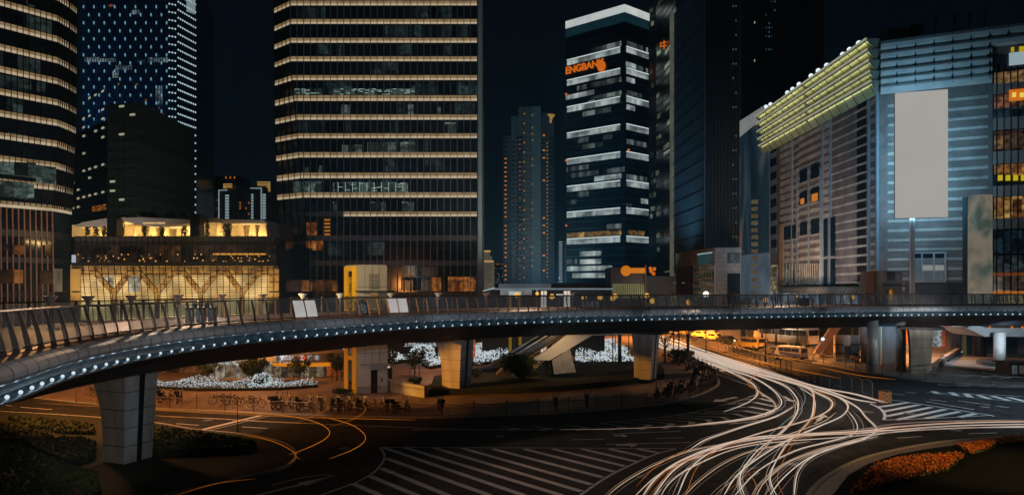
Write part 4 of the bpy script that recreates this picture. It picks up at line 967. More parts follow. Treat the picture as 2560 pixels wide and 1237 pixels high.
for k in range(3):
    mb.b2(xat(555 + k * 3, Y), xat(577, Y), Y + 2, Y + 2.2, zat(459.5 + k * 4, Y), zat(458 + k * 4, Y)); mb.b2(xat(555 + k * 3, Y), xat(556.3 + k * 3, Y), Y + 2, Y + 2.2, zat(470, Y), zat(458 + k * 4, Y))
    mb.b2(xat(640, Y), xat(672 - k * 3, Y), Y + 2, Y + 2.2, zat(454.5 + k * 4, Y), zat(453 + k * 4, Y)); mb.b2(xat(670.7 - k * 3, Y), xat(672 - k * 3, Y), Y + 2, Y + 2.2, zat(478, Y), zat(453 + k * 4, Y))
mb.build('crown_glow', M_GOLDL, T)
T = thing('apartment_block', 'dim distant block with a few amber lights right beside the blue dotted tower', 'apartment block', (-200, 460, 0)); Y = 460
block(T, 497, 520, 484, Y, 20, M_FARW); block(T, 516, 548, 500, Y + 2, 20, M_FARW); wins(T, 500, 545, 490, 545, 7, 8, Y, M_OW, .3, .25, .3); wins(T, 500, 515, 483, 490, 3, 1, Y, M_OW, 1, .8, .8)
T = thing('distant_tower', 'dim tower silhouette behind the outlined apartment block with three amber roof lights', 'tower', (-190, 520, 0)); Y = 520
block(T, 532, 600, 440, Y, 20, mat('very_dark_wall', (.012, .016, .02), None, .2, .8)); wins(T, 560, 592, 436, 452, 3, 1, Y, M_OW, 1, .25, .3)
T = thing('distant_tower', 'narrow dim tower glimpsed just left of the centre tower edge', 'tower', (-150, 480, 0)); Y = 480
block(T, 668, 690, 480, Y, 20, M_FARW); wins(T, 672, 692, 484, 548, 3, 8, Y, M_CW, .35, .4, .3); wins(T, 678, 692, 486, 491, 2, 1, Y, M_OW, 1, .5, .8)

# ---- golden podium mall
T = thing('shopping_podium', 'low golden lit shopping podium with large V shaped braces and a roof terrace', 'shopping centre', (-60, 132, 0)); Y = 132
XL, XR = xat(176, Y), xat(697, Y)
def rect(name, mt, px0, px1, y0, y1, Yd, th=.3, par=None, **k): return MB().b2(xat(px0, Yd), xat(px1, Yd), Yd, Yd + th, zat(y1, Yd), zat(y0, Yd)).build(name, mt, par or T)
M_GOLD = mat('golden_wall', (.52, .36, .17), (.62, .45, .24), .3, .6)
M_GOLDP = mat('gold_panel', (.56, .38, .14), (.66, .46, .2), .3, .6)
M_BRACE = mat('brace_cladding', (.30, .22, .13), (.36, .27, .17), .5, .6, emit=0)
MB().b2(XL, XR, 136, 165, 0, zat(600, 136)).build('body', M_GLASSW, T)
rect('louvre_screen', louvres('gold_louvres', lin((248, 212, 140)), lin((120, 72, 26)), .42, 1.1), 200, 672, 686, 800, 135, .2)
rect('upper_soffit', M_GOLD, 176, 695, 662, 690, 135.4, .2)
rect('bright_shop', rooms('bright_shop', (lin((150, 130, 95)), lin((205, 195, 175))), (3, 3), emit=1, dark=.6), 320, 350, 690, 730, 134.6, .1)
rect('bright_shop', rooms('bright_shop_small', (lin((150, 130, 95)), lin((205, 195, 175))), (2, 1.5), emit=1, dark=.6, seed=4), 262, 284, 690, 720, 134.6, .1)
rect('yellow_pier', M_GOLDP, 176, 200, 672, 800, 133.6, .4); rect('yellow_pier', M_GOLDP, 672, 697, 672, 800, 133.6, .4)
M_BR2 = mat('brace_cladding', (.30, .20, .10), (.36, .25, .13), .5, .6)
for (a, b, c) in [(230, 285, 330), (342, 393, 440), (452, 502, 548), (560, 605, 655)]:
    mb = MB(); pA, pB, pC = Vector((xat(a, 133), 133, zat(672, 133))), Vector((xat(b, 133), 133, zat(732, 133))), Vector((xat(c, 133), 133, zat(672, 133)))
    mb.beam(pA, pB, .5, .85, up=(0, -1, 0)); mb.v = mb.v; 
    mb = MB(); mb.beam(pA, pB, 1.0, .5, up=(0, -1, 0)); mb.beam(pC, pB + Vector((0, -.003, 0)), 1.0, .5, up=(0, -1, 0)); mb.b2(pB.x - .4, pB.x + .4, 132.73, 133.27, 0, pB.z - .1)
    mb.build('brace', M_BR2, T)
rect('beam', glow('beam_light', lin((190, 150, 80)), .8), 176, 697, 732.5, 735, 132.2, .2)
# inclined glass curtain in front
mb = MB()
for px in range(205, 690, 16):
    mb.beam((xat(px + 14 - (px - 205) * .03, 131.9), 131.9, zat(800, 132)), (xat(px, 131.4), 131.4, zat(660, 132)), .1, .12, up=(0, -1, 0))
for y in (676, 690, 704, 718): mb.b2(XL + 2, XR - 1, 131.6, 131.7, zat(y, 132), zat(y, 132) + .08)
mb.build('mullion_grid', M_DARK, T)
rect('dark_band', M_GREYBAND, 185, 685, 590, 602, 131, .3); rect('dark_band', mat('dark_band', (.022, .02, .02), (.035, .03, .03), .4, .4), 185, 685, 602.5, 614, 131.1, .3)
rect('restaurant_floor', rooms('restaurant', (lin((12, 10, 10)), lin((80, 52, 32))), (2.4, 3.6), emit=.8, dark=.1), 185, 690, 614, 660, 133, .2)
rect('floor_edge', M_BLACK, 180, 690, 654, 664, 131.2, 2.)
mb = MB()
for px in range(187, 690, 14): mb.b2(xat(px, 131), xat(px, 131) + .09, 130.9, 131, zat(660, 131), zat(592, 131))
mb.build('mullion_grid', M_DARK, T)
M_BULB = glow('warm_bulb', lin((225, 160, 90)), 1.1)
mb = MB(); 
for k in range(60): mb.octa((xat(random.uniform(195, 680), 132.6), 132.6, zat(random.choice([645, 648, 651, 640, 636, 653]), 132.6)), random.uniform(.08, .2))
mb.build('bulb', M_BULB, T)['kind'] = 'stuff'
rect('bar_light', glow('bar_light', lin((215, 150, 60)), .9), 532, 665, 633, 637, 132.5, .1)
rect('sign_box', glow('sign_box', lin((170, 175, 190)), .9), 179, 188, 637, 656, 130.6, .2)
# roof terrace
M_TER = mat('terrace_wall', (.55, .42, .24), (.66, .52, .32), .3, .6)
M_TERD = mat('terrace_column', (.42, .32, .19), (.5, .39, .24), .4, .6)
for px in (200, 290, 380, 470, 560, 650): lamp('SPOT', 'podium_light', (xat(px, 131), 126, 8.5), 2600, (1, .66, .28), .3, (xat(px, 133), 134, 15.5), 100, .8)
for px in (215, 300, 380, 460, 545, 630): lamp('AREA', 'terrace_light', (xat(px, 134), 133.4, zat(590, 134)), 260, (1, .68, .26), 5, (xat(px, 136), 136.2, zat(560, 136)), sy=.4)
rect('terrace_wall', M_TER, 180, 682, 562, 592, 137, .3)
for (a, b, y, mt) in [(455, 480, 565, 0), (335, 355, 566, 0), (410, 424, 566, 0), (440, 452, 560, 1), (540, 560, 560, 1), (592, 610, 552, 1), (622, 640, 552, 1), (645, 668, 556, 1), (250, 262, 556, 1), (370, 392, 566, 1)]:
    mb = MB(); z0_, z1_ = zat(592, 135), zat(y, 135); x0_, x1_ = xat(a, 135), xat(b, 135); w_ = (x1_ - x0_) * .22
    mb.add([(x0_, 135, z0_), (x1_, 135, z0_), (x1_ - w_, 135, z1_), (x0_ + w_, 135, z1_), (x0_, 136, z0_), (x1_, 136, z0_), (x1_ - w_, 136, z1_), (x0_ + w_, 136, z1_)], [(0, 1, 2, 3), (1, 5, 6, 2), (4, 0, 3, 7), (3, 2, 6, 7), (5, 4, 7, 6)])
    mb.build('terrace_column', M_TERD if mt else M_TER, T)
M_RSL = mat('roof_slab', (.20, .15, .10), (.27, .21, .15), .4, .6)
def slab(name, pts, Y0_, Y1_, mt):
    mb = MB(); n_ = len(pts); vs = [(xat(x, Y0_), Y0_, zat(y, Y0_)) for x, y in pts] + [(xat(x, Y0_), Y1_, zat(y, Y0_)) for x, y in pts]
    mb.add(vs, [tuple(range(n_)), tuple(range(n_, 2 * n_))[::-1]] + [(i, i + n_, (i + 1) % n_ + n_, (i + 1) % n_) for i in range(n_)]); return mb.build(name, mt, T)
M_RLIT = mat('pale_roof_slab', (.5, .42, .32), (.58, .5, .4), .3, .6)
slab('roof_slab', [(300, 545), (350, 543), (480, 549), (482, 556), (450, 562), (400, 566), (350, 562), (318, 555)], 130, 138, M_RLIT)
slab('roof_slab', [(205, 556), (295, 540), (300, 551), (250, 566), (182, 566)], 131, 138, M_RLIT)
slab('roof_slab', [(480, 545), (545, 545), (560, 556), (482, 556)], 132, 138, M_RSL)
slab('roof_slab', [(548, 548), (660, 550), (664, 556), (560, 558)], 131, 138, M_RLIT)
slab('roof_screen', [(212, 556), (230, 540), (300, 537), (296, 541)], 133, 140, mat('dim_roof_screen', (.04, .035, .03), None, .5, .7))
slab('end_wall', [(664, 550), (694, 558), (696, 592), (678, 592)], 131, 140, mat('dark_end_wall', (.035, .032, .03), (.05, .045, .04), .5, .6))
mb = MB()
for (a, b) in ((358, 387), (390, 412)): mb.b2(xat(a, 129.9), xat(b, 129.9), 129.8, 129.95, zat(559, 130), zat(556, 130))
mb.build('slab_light', glow('slab_light', lin((215, 180, 120)), 1), T)
MB().b2(xat(275, 130), xat(299, 130), 129, 131, zat(592, 130), zat(537, 130)).build('dark_pylon', M_BLACK, T); MB().b2(xat(481, 130), xat(505, 130), 129, 131, zat(592, 130), zat(537, 130)).build('dark_pylon', M_BLACK, T)
mb = MB()
for k in range(120): mb.octa((xat(random.uniform(210, 640), 131.6), 131.6, zat(random.uniform(587, 591), 131.6)), .14)
mb.build('terrace_glow', glow('terrace_lamp', lin((215, 170, 60)), .9), T)['kind'] = 'stuff'
for k, px in enumerate([218, 240, 260, 305, 405, 362, 462, 565, 518, 572]):
    t = thing('terrace_hedge', ['clipped green column on the far left of the golden roof terrace', 'second green column from the left on the golden roof terrace', 'green column just left of the first dark pylon on the roof terrace', 'planting right of the first dark pylon on the roof terrace', 'dark planting in the middle of the roof terrace under the curved slab', 'leaning green planting left of the roof terrace middle', 'dark planting left of the second dark pylon on the roof terrace', 'broad green column near the right end of the roof terrace', 'green column right of the second dark pylon on the roof terrace', 'green column touching the broad one near the right end of the terrace'][k], 'shrub', (xat(px, 131.8), 131.8, zat(592, 132)))
    for q in range(1):
        mb = MB(); zz = zat(592, 132)
        for s in range(6): mb.leaves((xat(px, 131.8), 131.8, zz + .3 + s * .5), (.62 if k != 7 else 1.2, .4, .4), 60, .16, 0, .2)
        mb.build('leaves', M_LEAF, t)
for k, px in enumerate((358, 379, 428, 462)):
    t = thing('satellite_dish', f'pale satellite dish on the podium roof, {ORD[k]} from the left of four', 'satellite dish', (xat(px, 136), 136, zat(548, 136)), 'satellite dishes on the podium roof')
    MB().lathe((xat(px, 136), 136, zat(545, 136)), [(.1, 0), (1.1, .3), (1.15, .6), (.7, 1.15), (.15, 1.4)], 12).build('dish', mat('dish_shell', (.12, .12, .12), None, 1, .5), t, True)
    MB().tube([(xat(px, 136), 136, zat(552, 136)), (xat(px, 136), 136, zat(543, 136))], .12, 6).build('mount', M_DARK, t)

# ---- bank pavilion and shop front at plaza level
T = thing('bank_pavilion', 'low curved bank pavilion with an orange lit band and glass doors on the plaza', 'bank', tuple(G(745, 940)))
Yb = G(745, 942).y; cx = xat(745, Yb)
def arc(px0, px1, y0, y1, Yd, bul, mt, nm, n=14):
    mb = MB(); 
    for k in range(n):
        def pt(t): x = xat(px0, Yd) + (xat(px1, Yd) - xat(px0, Yd)) * t; return (x, Yd - bul * math.sin(math.pi * min(1, max(0, t))))
        a, b = pt(k / n), pt((k + 1) / n); wallband(mb, [a, b], [a, b], zat(y1, Yd), zat(y0, Yd), 0)
    return mb.build(nm, mt, T)
MB().b2(xat(681, Yb), xat(846, Yb), Yb + .6, Yb + 8, .12, zat(882, Yb)).build('body', mat('sand_wall', (.25, .19, .13), None, 1, .7), T)
arc(681, 850, 881, 902, Yb - 1.2, 1.2, mat('fascia_board', (.16, .13, .11), (.20, .17, .15), 1, .5), 'fascia')
arc(678, 835, 905, 914, Yb - .6, 1.2, glow('orange_band', lin((205, 120, 12)), 1), 'lit_band')
arc(681, 838, 914, 941, Yb + .1, .8, rooms('bank_rooms', (lin((40, 30, 24)), lin((190, 165, 125))), (.9, 3), emit=.9, dark=.1), 'glass_wall')
rect('side_wall', mat('orange_side_wall', (.45, .20, .06), None, 1, .6), 817, 850, 912, 940, Yb - .4, .4)
WH = glow('sign_white', lin((175, 180, 185)), 1.); RD = glow('sign_red', lin((190, 60, 20)), 1.)
sy = Yb - 2.55
text('HSBC', 13 * .95 * sy / F * 1.25, (xat(722, sy), sy, zat(899, sy)), (1, 0, 0), (0, 0, 1), WH, T, 'lettering', .03)
text('汇 丰', 13 * .95 * sy / F * 1.15, (xat(783, sy), sy, zat(899, sy)), (1, 0, 0), (0, 0, 1), WH, T, 'lettering', .03)
zc, xc, hs = zat(894, sy), xat(754, sy), 6 * sy / F
MB().add([(xc - 2 * hs, sy, zc), (xc - hs, sy, zc + hs), (xc, sy, zc), (xc - hs, sy, zc - hs), (xc + 2 * hs, sy, zc), (xc + hs, sy, zc + hs), (xc + hs, sy, zc - hs)], [(0, 1, 2, 3), (4, 6, 2, 5)]).build('emblem', RD, T)
MB().add([(xc - hs, sy + .01, zc + hs), (xc + hs, sy + .01, zc + hs), (xc, sy + .01, zc), (xc - hs, sy + .01, zc - hs), (xc + hs, sy + .01, zc - hs)], [(0, 2, 1), (3, 4, 2)]).build('emblem_ground', WH, T)
T = thing('shop_front', 'bright white and gold glass shop front behind the trees left of the bank pavilion', 'shop', tuple(G(600, 952)))
Ys = G(600, 948).y
rect('glass_wall', rooms('shop_front_rooms', (lin((130, 100, 60)), lin((215, 205, 190))), (1.2, 1.6), emit=.95, dark=.35), 524, 680, 905, 948, Ys, .2)
rect('roof', M_WHITE, 500, 690, 888, 904, Ys - .5, 4); rect('low_wall', mat('sand_low_wall', (.35, .27, .17), None, 1, .7), 545, 625, 946, 952, Ys - .8, .3)
rect('glass_wall', rooms('dim_shop_rooms', (lin((60, 30, 16)), lin((180, 110, 60))), (1, 1.4), emit=.7, dark=.2), 405, 524, 905, 935, Ys + 6, .2)
mb = MB()
for px in range(524, 682, 13): mb.b2(xat(px, Ys), xat(px, Ys) + .06, Ys - .1, Ys, zat(948, Ys), zat(904, Ys))
mb.build('mullion_grid', M_STEEL, T)
mb = MB()
for k in range(500): mb.octa((xat(random.uniform(500, 620), Ys - .6), Ys - .6 - random.random(), zat(random.uniform(889, 908), Ys)), .05)
mb.build('fairy_lights', LEDW, T)['kind'] = 'stuff'
T = thing('mall_sign', 'white glowing two row sign with Chinese characters on a dark board below the bridge', 'sign', (xat(1052, 112), 112, 0)); Yg = 112
MB().b2(xat(985, Yg), xat(1112, Yg), Yg + .3, Yg + .6, 0, zat(840, Yg)).build('board', M_BLACK, T)
text('上海国金中心商场', 10 * Yg / F * 1.02, (xat(1050, Yg), Yg + .1, zat(865, Yg)), (1, 0, 0), (0, 0, 1), WH, T, 'lettering', .04, bold=.008)
text('ifc mall', 12 * Yg / F * 1.1, (xat(1072, Yg), Yg + .1, zat(852, Yg)), (1, 0, 0), (0, 0, 1), WH, T, 'lettering', .04, bold=.01)
T = thing('banner_sign', 'upright orange banner sign with white characters right of the middle pillar', 'sign', (xat(1181, 96), 96, 0)); Yg = 96
MB().b2(xat(1176, Yg), xat(1188, Yg), Yg, Yg + .25, zat(893, Yg), zat(838, Yg)).build('panel', glow('orange_panel', lin((150, 66, 30)), 1), T)
MB().b2(xat(1180, Yg), xat(1183, Yg), Yg + .02, Yg + .2, 0, zat(893, Yg)).build('post', M_DARK, T)
for k, ch in enumerate('一中心'): text(ch, .5, (xat(1182, Yg), Yg - .05, zat(856 + k * 13, Yg)), (1, 0, 0), (0, 0, 1), WH, T, 'lettering', .02)
# ---- small far buildings right of the centre tower
T = thing('hotel_building', 'small pale stone building with a golden lit stepped crown just right of the centre tower', 'building', (-20, 500, 0)); Y = 500
MC = mat('far_stone_glow', lin((84, 74, 60)), lin((104, 92, 74)), .05, .7, emit=.8, sample=False)  # lamp light on the stone put in as its own glow
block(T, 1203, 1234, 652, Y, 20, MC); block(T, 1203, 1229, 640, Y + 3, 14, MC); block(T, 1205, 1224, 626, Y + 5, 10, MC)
wins(T, 1206, 1232, 660, 706, 8, 8, Y, M_BLACK, 1, .5, .45, nm='window')
mb = MB(); mb.b2(xat(1203, Y), xat(1234, Y), Y - 1, Y, zat(655, Y), zat(651, Y)); mb.b2(xat(1205, Y), xat(1226, Y), Y + 4, Y + 4.5, zat(629, Y), zat(625, Y)); mb.build('crown_glow', M_GOLDL, T)
T = thing('distant_block', 'low distant block with scattered tiny lights between the pale hotel and the apartment tower', 'building', (-5, 600, 0)); Y = 600
block(T, 1236, 1262, 660, Y, 20, mat('far_dark_wall', (.01, .014, .018), None, .1, .8)); wins(T, 1237, 1262, 664, 708, 6, 10, Y, M_CW, .3, .3, .3); wins(T, 1240, 1262, 656, 664, 5, 1, Y, M_OW, .6, .3, .4)
T = thing('light_ladder_tower', 'slim dark tower marked by a ladder of white light bars', 'tower', (40, 450, 0)); Y = 450
block(T, 1393, 1412, 598, Y, 12, M_GLASS)
wins(T, 1397, 1406, 602, 706, 1, 18, Y, M_CW, 1, .95, .32, nm='light_bar')

# ---- residential tower
T = thing('apartment_tower', 'grey stone apartment tower with balconies and a lit round lantern on its right corner', 'apartment tower', (8, 450, 0)); Y = 450
M_RES = brick('grey_far_stone', (.085, .095, .095), (.07, .08, .08), (.04, .045, .045), 6, 3.1, .3, .8, offset=0)
M_RESD = mat('grey_far_dark', (.025, .032, .036), (.04, .05, .055), .1, .7)
block(T, 1258, 1282, 340, Y + 4, 20, M_RESD); block(T, 1278, 1300, 290, Y + 2, 20, M_RES); block(T, 1296, 1330, 268, Y, 20, M_RES, 'wall'); block(T, 1330, 1352, 266, Y + 1, 20, mat('teal_grey_wall', (.08, .11, .115), (.10, .13, .135), .1, .7)); block(T, 1352, 1386, 300, Y + 5, 20, M_RESD); block(T, 1354, 1374, 282, Y + 4, 20, M_RESD)
lamp('SPOT', 'facade_fill', (22, 350, 3), 130000, (.9, .93, .85), 2, (12, 450, 80), 75, .8)  # unseen fill added to lift the apartment tower's grey
bal = MB(); 
for j in range(33):
    y = 350 + j * 11
    for (a, b, yy) in ((1256, 1270, Y + 3), (1293, 1307, Y - 1), (1354, 1362, Y + 4), (1372, 1386, Y + 4)): bal.b2(xat(a, Y), xat(b, Y), yy - 1, yy, zat(y, Y), zat(y, Y) + .9)
bal.build('balcony', M_RESD, T)['kind'] = 'stuff'
wins(T, 1261, 1267, 392, 704, 1, 28, Y + 3, M_OW, .9, .9, .26, out=1.2); wins(T, 1296, 1303, 345, 704, 1, 32, Y, glow('dim_orange', lin((105, 66, 36)), 1), .55, .7, .3, out=1.2); wins(T, 1356, 1363, 330, 704, 1, 20, Y + 4, M_OW, .35, .8, .2, out=1.2)
mb = MB()
for j in range(18): mb.octa((xat(1310.5, Y), Y - .5, zat(285 + j * 24, Y)), .42)
for j in range(36): mb.octa((xat(1369, Y), Y + 3.5, zat(355 + j * 9.6, Y)), .38)
mb.build('marker_light', glow('amber_marker', lin((220, 150, 50)), 1), T)
wins(T, 1328, 1334, 280, 704, 1, 27, Y, glow('dim_yellow', lin((120, 96, 40)), 1), .6, .5, .3)
wins(T, 1278, 1288, 350, 700, 1, 30, Y + 2, M_BLACK, 1, .6, .6, nm='window')
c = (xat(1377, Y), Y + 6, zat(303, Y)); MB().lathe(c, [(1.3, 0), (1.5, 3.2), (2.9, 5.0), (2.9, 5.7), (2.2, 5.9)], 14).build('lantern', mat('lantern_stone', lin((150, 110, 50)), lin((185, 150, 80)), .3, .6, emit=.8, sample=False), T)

# ---- striped office tower with crown
T = thing('office_tower', 'tall office tower with bright white window rows, glowing white crown and orange lettering', 'office tower', (33, 380, 0))
YC, YL, YR = 380., 404.5, 393.
A, B, C = (xat(1415, YL), YL), (xat(1562, YC), YC), (xat(1622, YR), YR)
ztop = zat(12, YC)
M_TG = mat('teal_dark_glass', (.004, .012, .018), (.008, .022, .030), .03, .25)
bld(T, [(A[0] + 2, 440), A, B, C, (C[0], 440)], ztop - .5, M_TG)
M_ROW = rooms('white_window_row', (lin((150, 172, 178)), lin((205, 214, 208))), (1.5, 30), emit=.85, dark=.72, fine=.12); M_ROWD = rooms('dim_window_row', (lin((30, 60, 66)), lin((150, 162, 158))), (2.1, 30), emit=.8, dark=.02, seed=3, fine=.1); M_ROWO = rooms('amber_window_row', (lin((120, 80, 30)), lin((200, 160, 90))), (3, 30), emit=.85, dark=.3)
M_ROWY = rooms('white_window_row_side', (lin((150, 172, 178)), lin((205, 214, 208))), (1.5, 30), 'YZ', emit=.8, dark=.72, fine=.12)
M_CROWN = mat('crown_glow', lin((182, 192, 192)), lin((206, 210, 204)), .1, .5, emit=1, sample=False)  # crown wall glows itself in place of lamps lighting it
mb = MB(); wallband(mb, [A, B, C], [A, B, C], ztop - 4.4, ztop, .6); mb.build('crown_screen', M_CROWN, T)
mb = MB(); wallband(mb, [A, B, C], [A, B, C], ztop - 9.6, ztop - 4.5, .5); mb.build('crown_base', mat('crown_base', lin((12, 34, 42)), lin((20, 48, 56)), .2, .5, emit=.8, sample=False), T)  # base given a dim teal glow of its own
lines = MB()
for f in range(42):
    z = 14 + f * 4.05
    if z < ztop - 12: wallband(lines, [A, B, C], [A, B, C], z - .35, z, .12)
lines.build('floor_line', mat('teal_floor_edge', (.02, .045, .055), (.03, .06, .07), .1, .5), T)
M_CL = glow('ceiling_light_line', lin((205, 222, 222)), 1.)
def strip(seg, u0, u1, h, mt, hh=1.4, nm='lit_window_row'):
    a, b = ((A, B), (B, C))[seg]; z = CH + h; litpatch(T, lerp2(a, b, u0), lerp2(a, b, u1), z - hh, z + hh, mt, nm, .3)
for h, ex in zip([133.5, 121.5, 105.7, 90.2, 74.7, 58.6, 43.3, 27.4], range(8)):
    strip(0, .02, .93, h, M_ROW); strip(1, .05, .98, h, M_ROWY); strip(0, .02, .93, h + 1.9, M_CL, .3, 'ceiling_light_line'); strip(1, .05, .98, h + 1.9, M_CL, .3, 'ceiling_light_line')
for s, u0, u1, h, m_ in [(0, .45, .95, 137.3, M_ROWD), (1, .05, .95, 137.2, M_ROWD), (0, 0, .5, 113.2, M_ROW), (0, .2, .95, 117.3, M_ROWD), (0, .4, .95, 109.4, M_ROWD), (0, .3, .78, 101.5, M_ROWD), (1, .03, .45, 125.5, M_ROW), (1, .5, .95, 125.2, M_ROWD), (1, .05, .4, 117, M_ROW), (1, .05, .7, 109.5, M_ROWD), (1, .05, .4, 101.6, M_ROW), (0, .3, .65, 82.5, M_ROWD), (0, .65, .8, 86, M_ROWD), (1, .05, .9, 82.3, M_ROWD), (0, .2, .4, 86.5, M_ROWD), (0, .1, 1, 66.6, M_ROWD), (0, .5, .95, 63, M_ROW), (1, .05, .9, 62.6, M_ROWD), (0, .05, .2, 51, M_ROWD), (1, .65, .95, 50, M_ROW), (0, .02, .95, 31.4, M_ROWO), (1, .1, .8, 31.4, M_ROWO), (0, .25, .62, 20.2, M_ROW), (0, .02, .2, 16, M_ROWD), (0, .25, .62, 15.6, M_ROW), (0, .02, .8, 11.7, M_ROW), (0, .12, .85, 7.6, M_ROW), (0, .2, .4, 55, M_ROWD), (0, .7, .95, 35, M_ROWD), (0, .02, .4, 70.6, M_ROWD), (1, .05, .25, 46.5, M_ROWD)]: strip(s, u0, u1, h, m_)
dx = Vector((B[0] - A[0], B[1] - A[1], 0)).normalized(); oz = Vector((dx.y, -dx.x, 0)) * .9
ORG = glow('orange_letter', lin((205, 100, 18)), 1)
text('ENGBANK', 5.6, Vector((A[0], A[1], zat(187, YL))) + oz + dx * .2, dx, (0, 0, 1), ORG, T, 'lettering', .3, 'LEFT', .16)
q = Vector(lerp2(A, B, .63) + (CH + 126.8,)) + oz
o = MB().ball(tuple(q), 2.6, n=10, sz=1.3).build('emblem', ORG, T)
mb = MB(); mb.tube([(B[0] - 8.5, B[1] + 1, 0), (B[0] - 8.5, B[1] + 1, ztop - 12)], 1.0, 6)
for s, y in ((0, 210), (0, 345), (0, 409), (0, 575), (1, 385), (1, 545)): mb.octa((A[0] - .5 if s == 0 else B[0] + 2.5, (A[1] if s == 0 else B[1]) - 1.5, zat(y, YL if s == 0 else YC)), .9)
MB().octa((A[0], A[1] - 1, zat(237, YL)), .9).octa((A[0], A[1] - 1, zat(402, YL)), .9).octa((B[0] + 2, B[1] - 1, zat(376, YC)), .9).octa((A[0], A[1] - 1, zat(564, YL)), .8).build('warning_light', ORG, T)

# ---- curved tower
T = thing('office_tower', 'curved dark glass tower squeezed between the white striped tower and the ribbed slab tower', 'office tower', (75, 345, 0))
cr_ = [(xat(1624, 370) - 0, 370), (xat(1640, 364), 364), (xat(1660, 352), 352), (xat(1690, 330), 330), (xat(1700, 340), 380)]
bld(T, cr_, zat(-60, 330), M_TG); rr = random.Random(5)
fl_ = MB()
for f in range(44): z = 12 + f * 3.7; wallband(fl_, cr_[:4], cr_[:4], z - .3, z, .1)
fl_.build('floor_line', mat('teal_floor_edge_dim', (.012, .03, .036), None, .1, .5), T)
M_GW = rooms('greenish_rooms', (lin((30, 56, 54)), lin((150, 165, 140))), (1.3, 20), emit=.8, dark=.0, seed=8)
for k in range(40):
    s = rr.choice([0, 1, 2, 2]); f = rr.randint(0, 41); a0 = rr.uniform(0, .4); litpatch(T, lerp2(cr_[s], cr_[s + 1], a0), lerp2(cr_[s], cr_[s + 1], min(1, a0 + rr.uniform(.3, .7))), 12.3 + f * 3.7, 14.6 + f * 3.7, M_GW, out=.3)
text('中', 5, (xat(1658, 350), 348, zat(122, 348)), (1, -.5, 0), (0, 0, 1), ORG, T, 'lettering', .3)
mb = MB()
for k, (a, b) in enumerate([(1628, 678), (1636, 672), (1634, 684), (1626, 671)]): mb.ball((xat(a, 330), 330, zat(b, 330)), .9, n=8)
mb.build('emblem', ORG, T)

# ---- ribbed slab tower + stone podium
T = thing('office_tower', 'tall dark slab tower with fine vertical blue ribs rising above the stone entrance block', 'office tower', (48.5, 170, 0))
P0, P1, P2 = (xat(1684, 200), 200), (xat(1765, 170), 170), (xat(1849, 171), 171)
zb, zt2 = 15.5, zat(-80, 170)
bld(T, [P0, P1, P2, (P2[0] + 8, 200)], zt2, mat('black_glass', (.0035, .005, .007), (.006, .009, .012), .2, .25), z0=zb)
rb = MB()
for k in range(30):
    p = lerp2(P0, P1, (k + .5) / 30); rb.b2(p[0] - .25, p[0] + .25, p[1] - .2, p[1] + .2, zb, zt2)
rb.build('rib', mat('blue_grey_rib', (.08, .13, .17), (.10, .16, .20), .3, .45, .3), T)['kind'] = 'stuff'
rb = MB()
for k in range(24): p = lerp2(P1, P2, (k + .5) / 24); rb.b2(p[0] - .06, p[0] + .06, p[1] - .25, p[1] - .02, zb, zt2)
rb.build('side_rib', mat('dark_rib', (.02, .024, .028), None, .3, .5), T)['kind'] = 'stuff'
ln = MB(); 
for k in range(22): wallband(ln, [P0, P1], [P0, P1], 17 + k * 3.8, 17.25 + k * 3.8, .5)
ln.build('floor_line', M_DARK, T)
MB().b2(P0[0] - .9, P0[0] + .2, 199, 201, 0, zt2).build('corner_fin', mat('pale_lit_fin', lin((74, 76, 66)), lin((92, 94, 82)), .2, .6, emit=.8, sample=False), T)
wins(T, 1828, 1842, 0, 610, 2, 17, 170.5, glow('dim_green_window', lin((70, 72, 52)), 1), .7, .35, .12, out=.5)
lamp('SPOT', 'facade_uplight_fill', (36, 172, 14), 5200, (.45, .75, 1), 1, (48, 186, 36), 75, .9)  # unseen bluish lamp added for the tower's ribs
T = thing('entrance_block', 'beige stone entrance block with lattice windows at the foot of the ribbed slab tower', 'building', (45, 150, 0))
Q0, Q1, Q2 = (xat(1689, 176), 176), (xat(1787, 150), 150), (xat(1852, 149), 149)
M_BEI = brick('beige_stone', (.24, .20, .17), (.19, .16, .14), (.09, .08, .07), 1.6, 1.0, .04, .6, wall='XZ', rnd=.2)
g = MB(); wallband(g, [Q0, Q1, Q2], [Q0, Q1, Q2], 0, zat(619, 150)); g.add([(p[0], p[1], zat(619, 150)) for p in (Q0, Q1, Q2, (60, 176))], [(0, 1, 2, 3)]); g.build('wall', M_BEI, T)
def on(seg, px):
    a, b = seg; k = (px - 1280) / F; t = (a[0] - k * a[1]) / ((a[0] - b[0]) - k * (a[1] - b[1])); return lerp2(a, b, t)
S0, S1 = (Q0, Q1), (Q1, Q2)
def fp(seg, px0, px1, y0, y1, mt, nm, out=.1):
    a, b = on(seg, px0), on(seg, px1); Y = (a[1] + b[1]) / 2; mb = MB(); wallband(mb, [a, b], [a, b], zat(y1, Y), zat(y0, Y), out); return mb.build(nm, mt, T)
fp(S0, 1692, 1723, 668, 760, mat('brown_door', (.05, .035, .025), None, 1, .5), 'portal'); fp(S0, 1745, 1783, 634, 664, mat('teal_window', lin((34, 56, 58)), lin((44, 68, 70)), .3, .3, emit=.7, sample=False), 'window'); fp(S0, 1745, 1783, 632, 635, M_CW, 'window_light', .2)
fp(S0, 1725, 1733, 664, 760, M_BLACK, 'portal'); fp(S0, 1735, 1786, 666, 760, rooms('lattice_rooms', (lin((30, 34, 30)), lin((110, 108, 88))), (1.2, 1.2), emit=.6, dark=.2), 'lattice_glass')
mb = MB(); a, b = on(S0, 1735), on(S0, 1786)
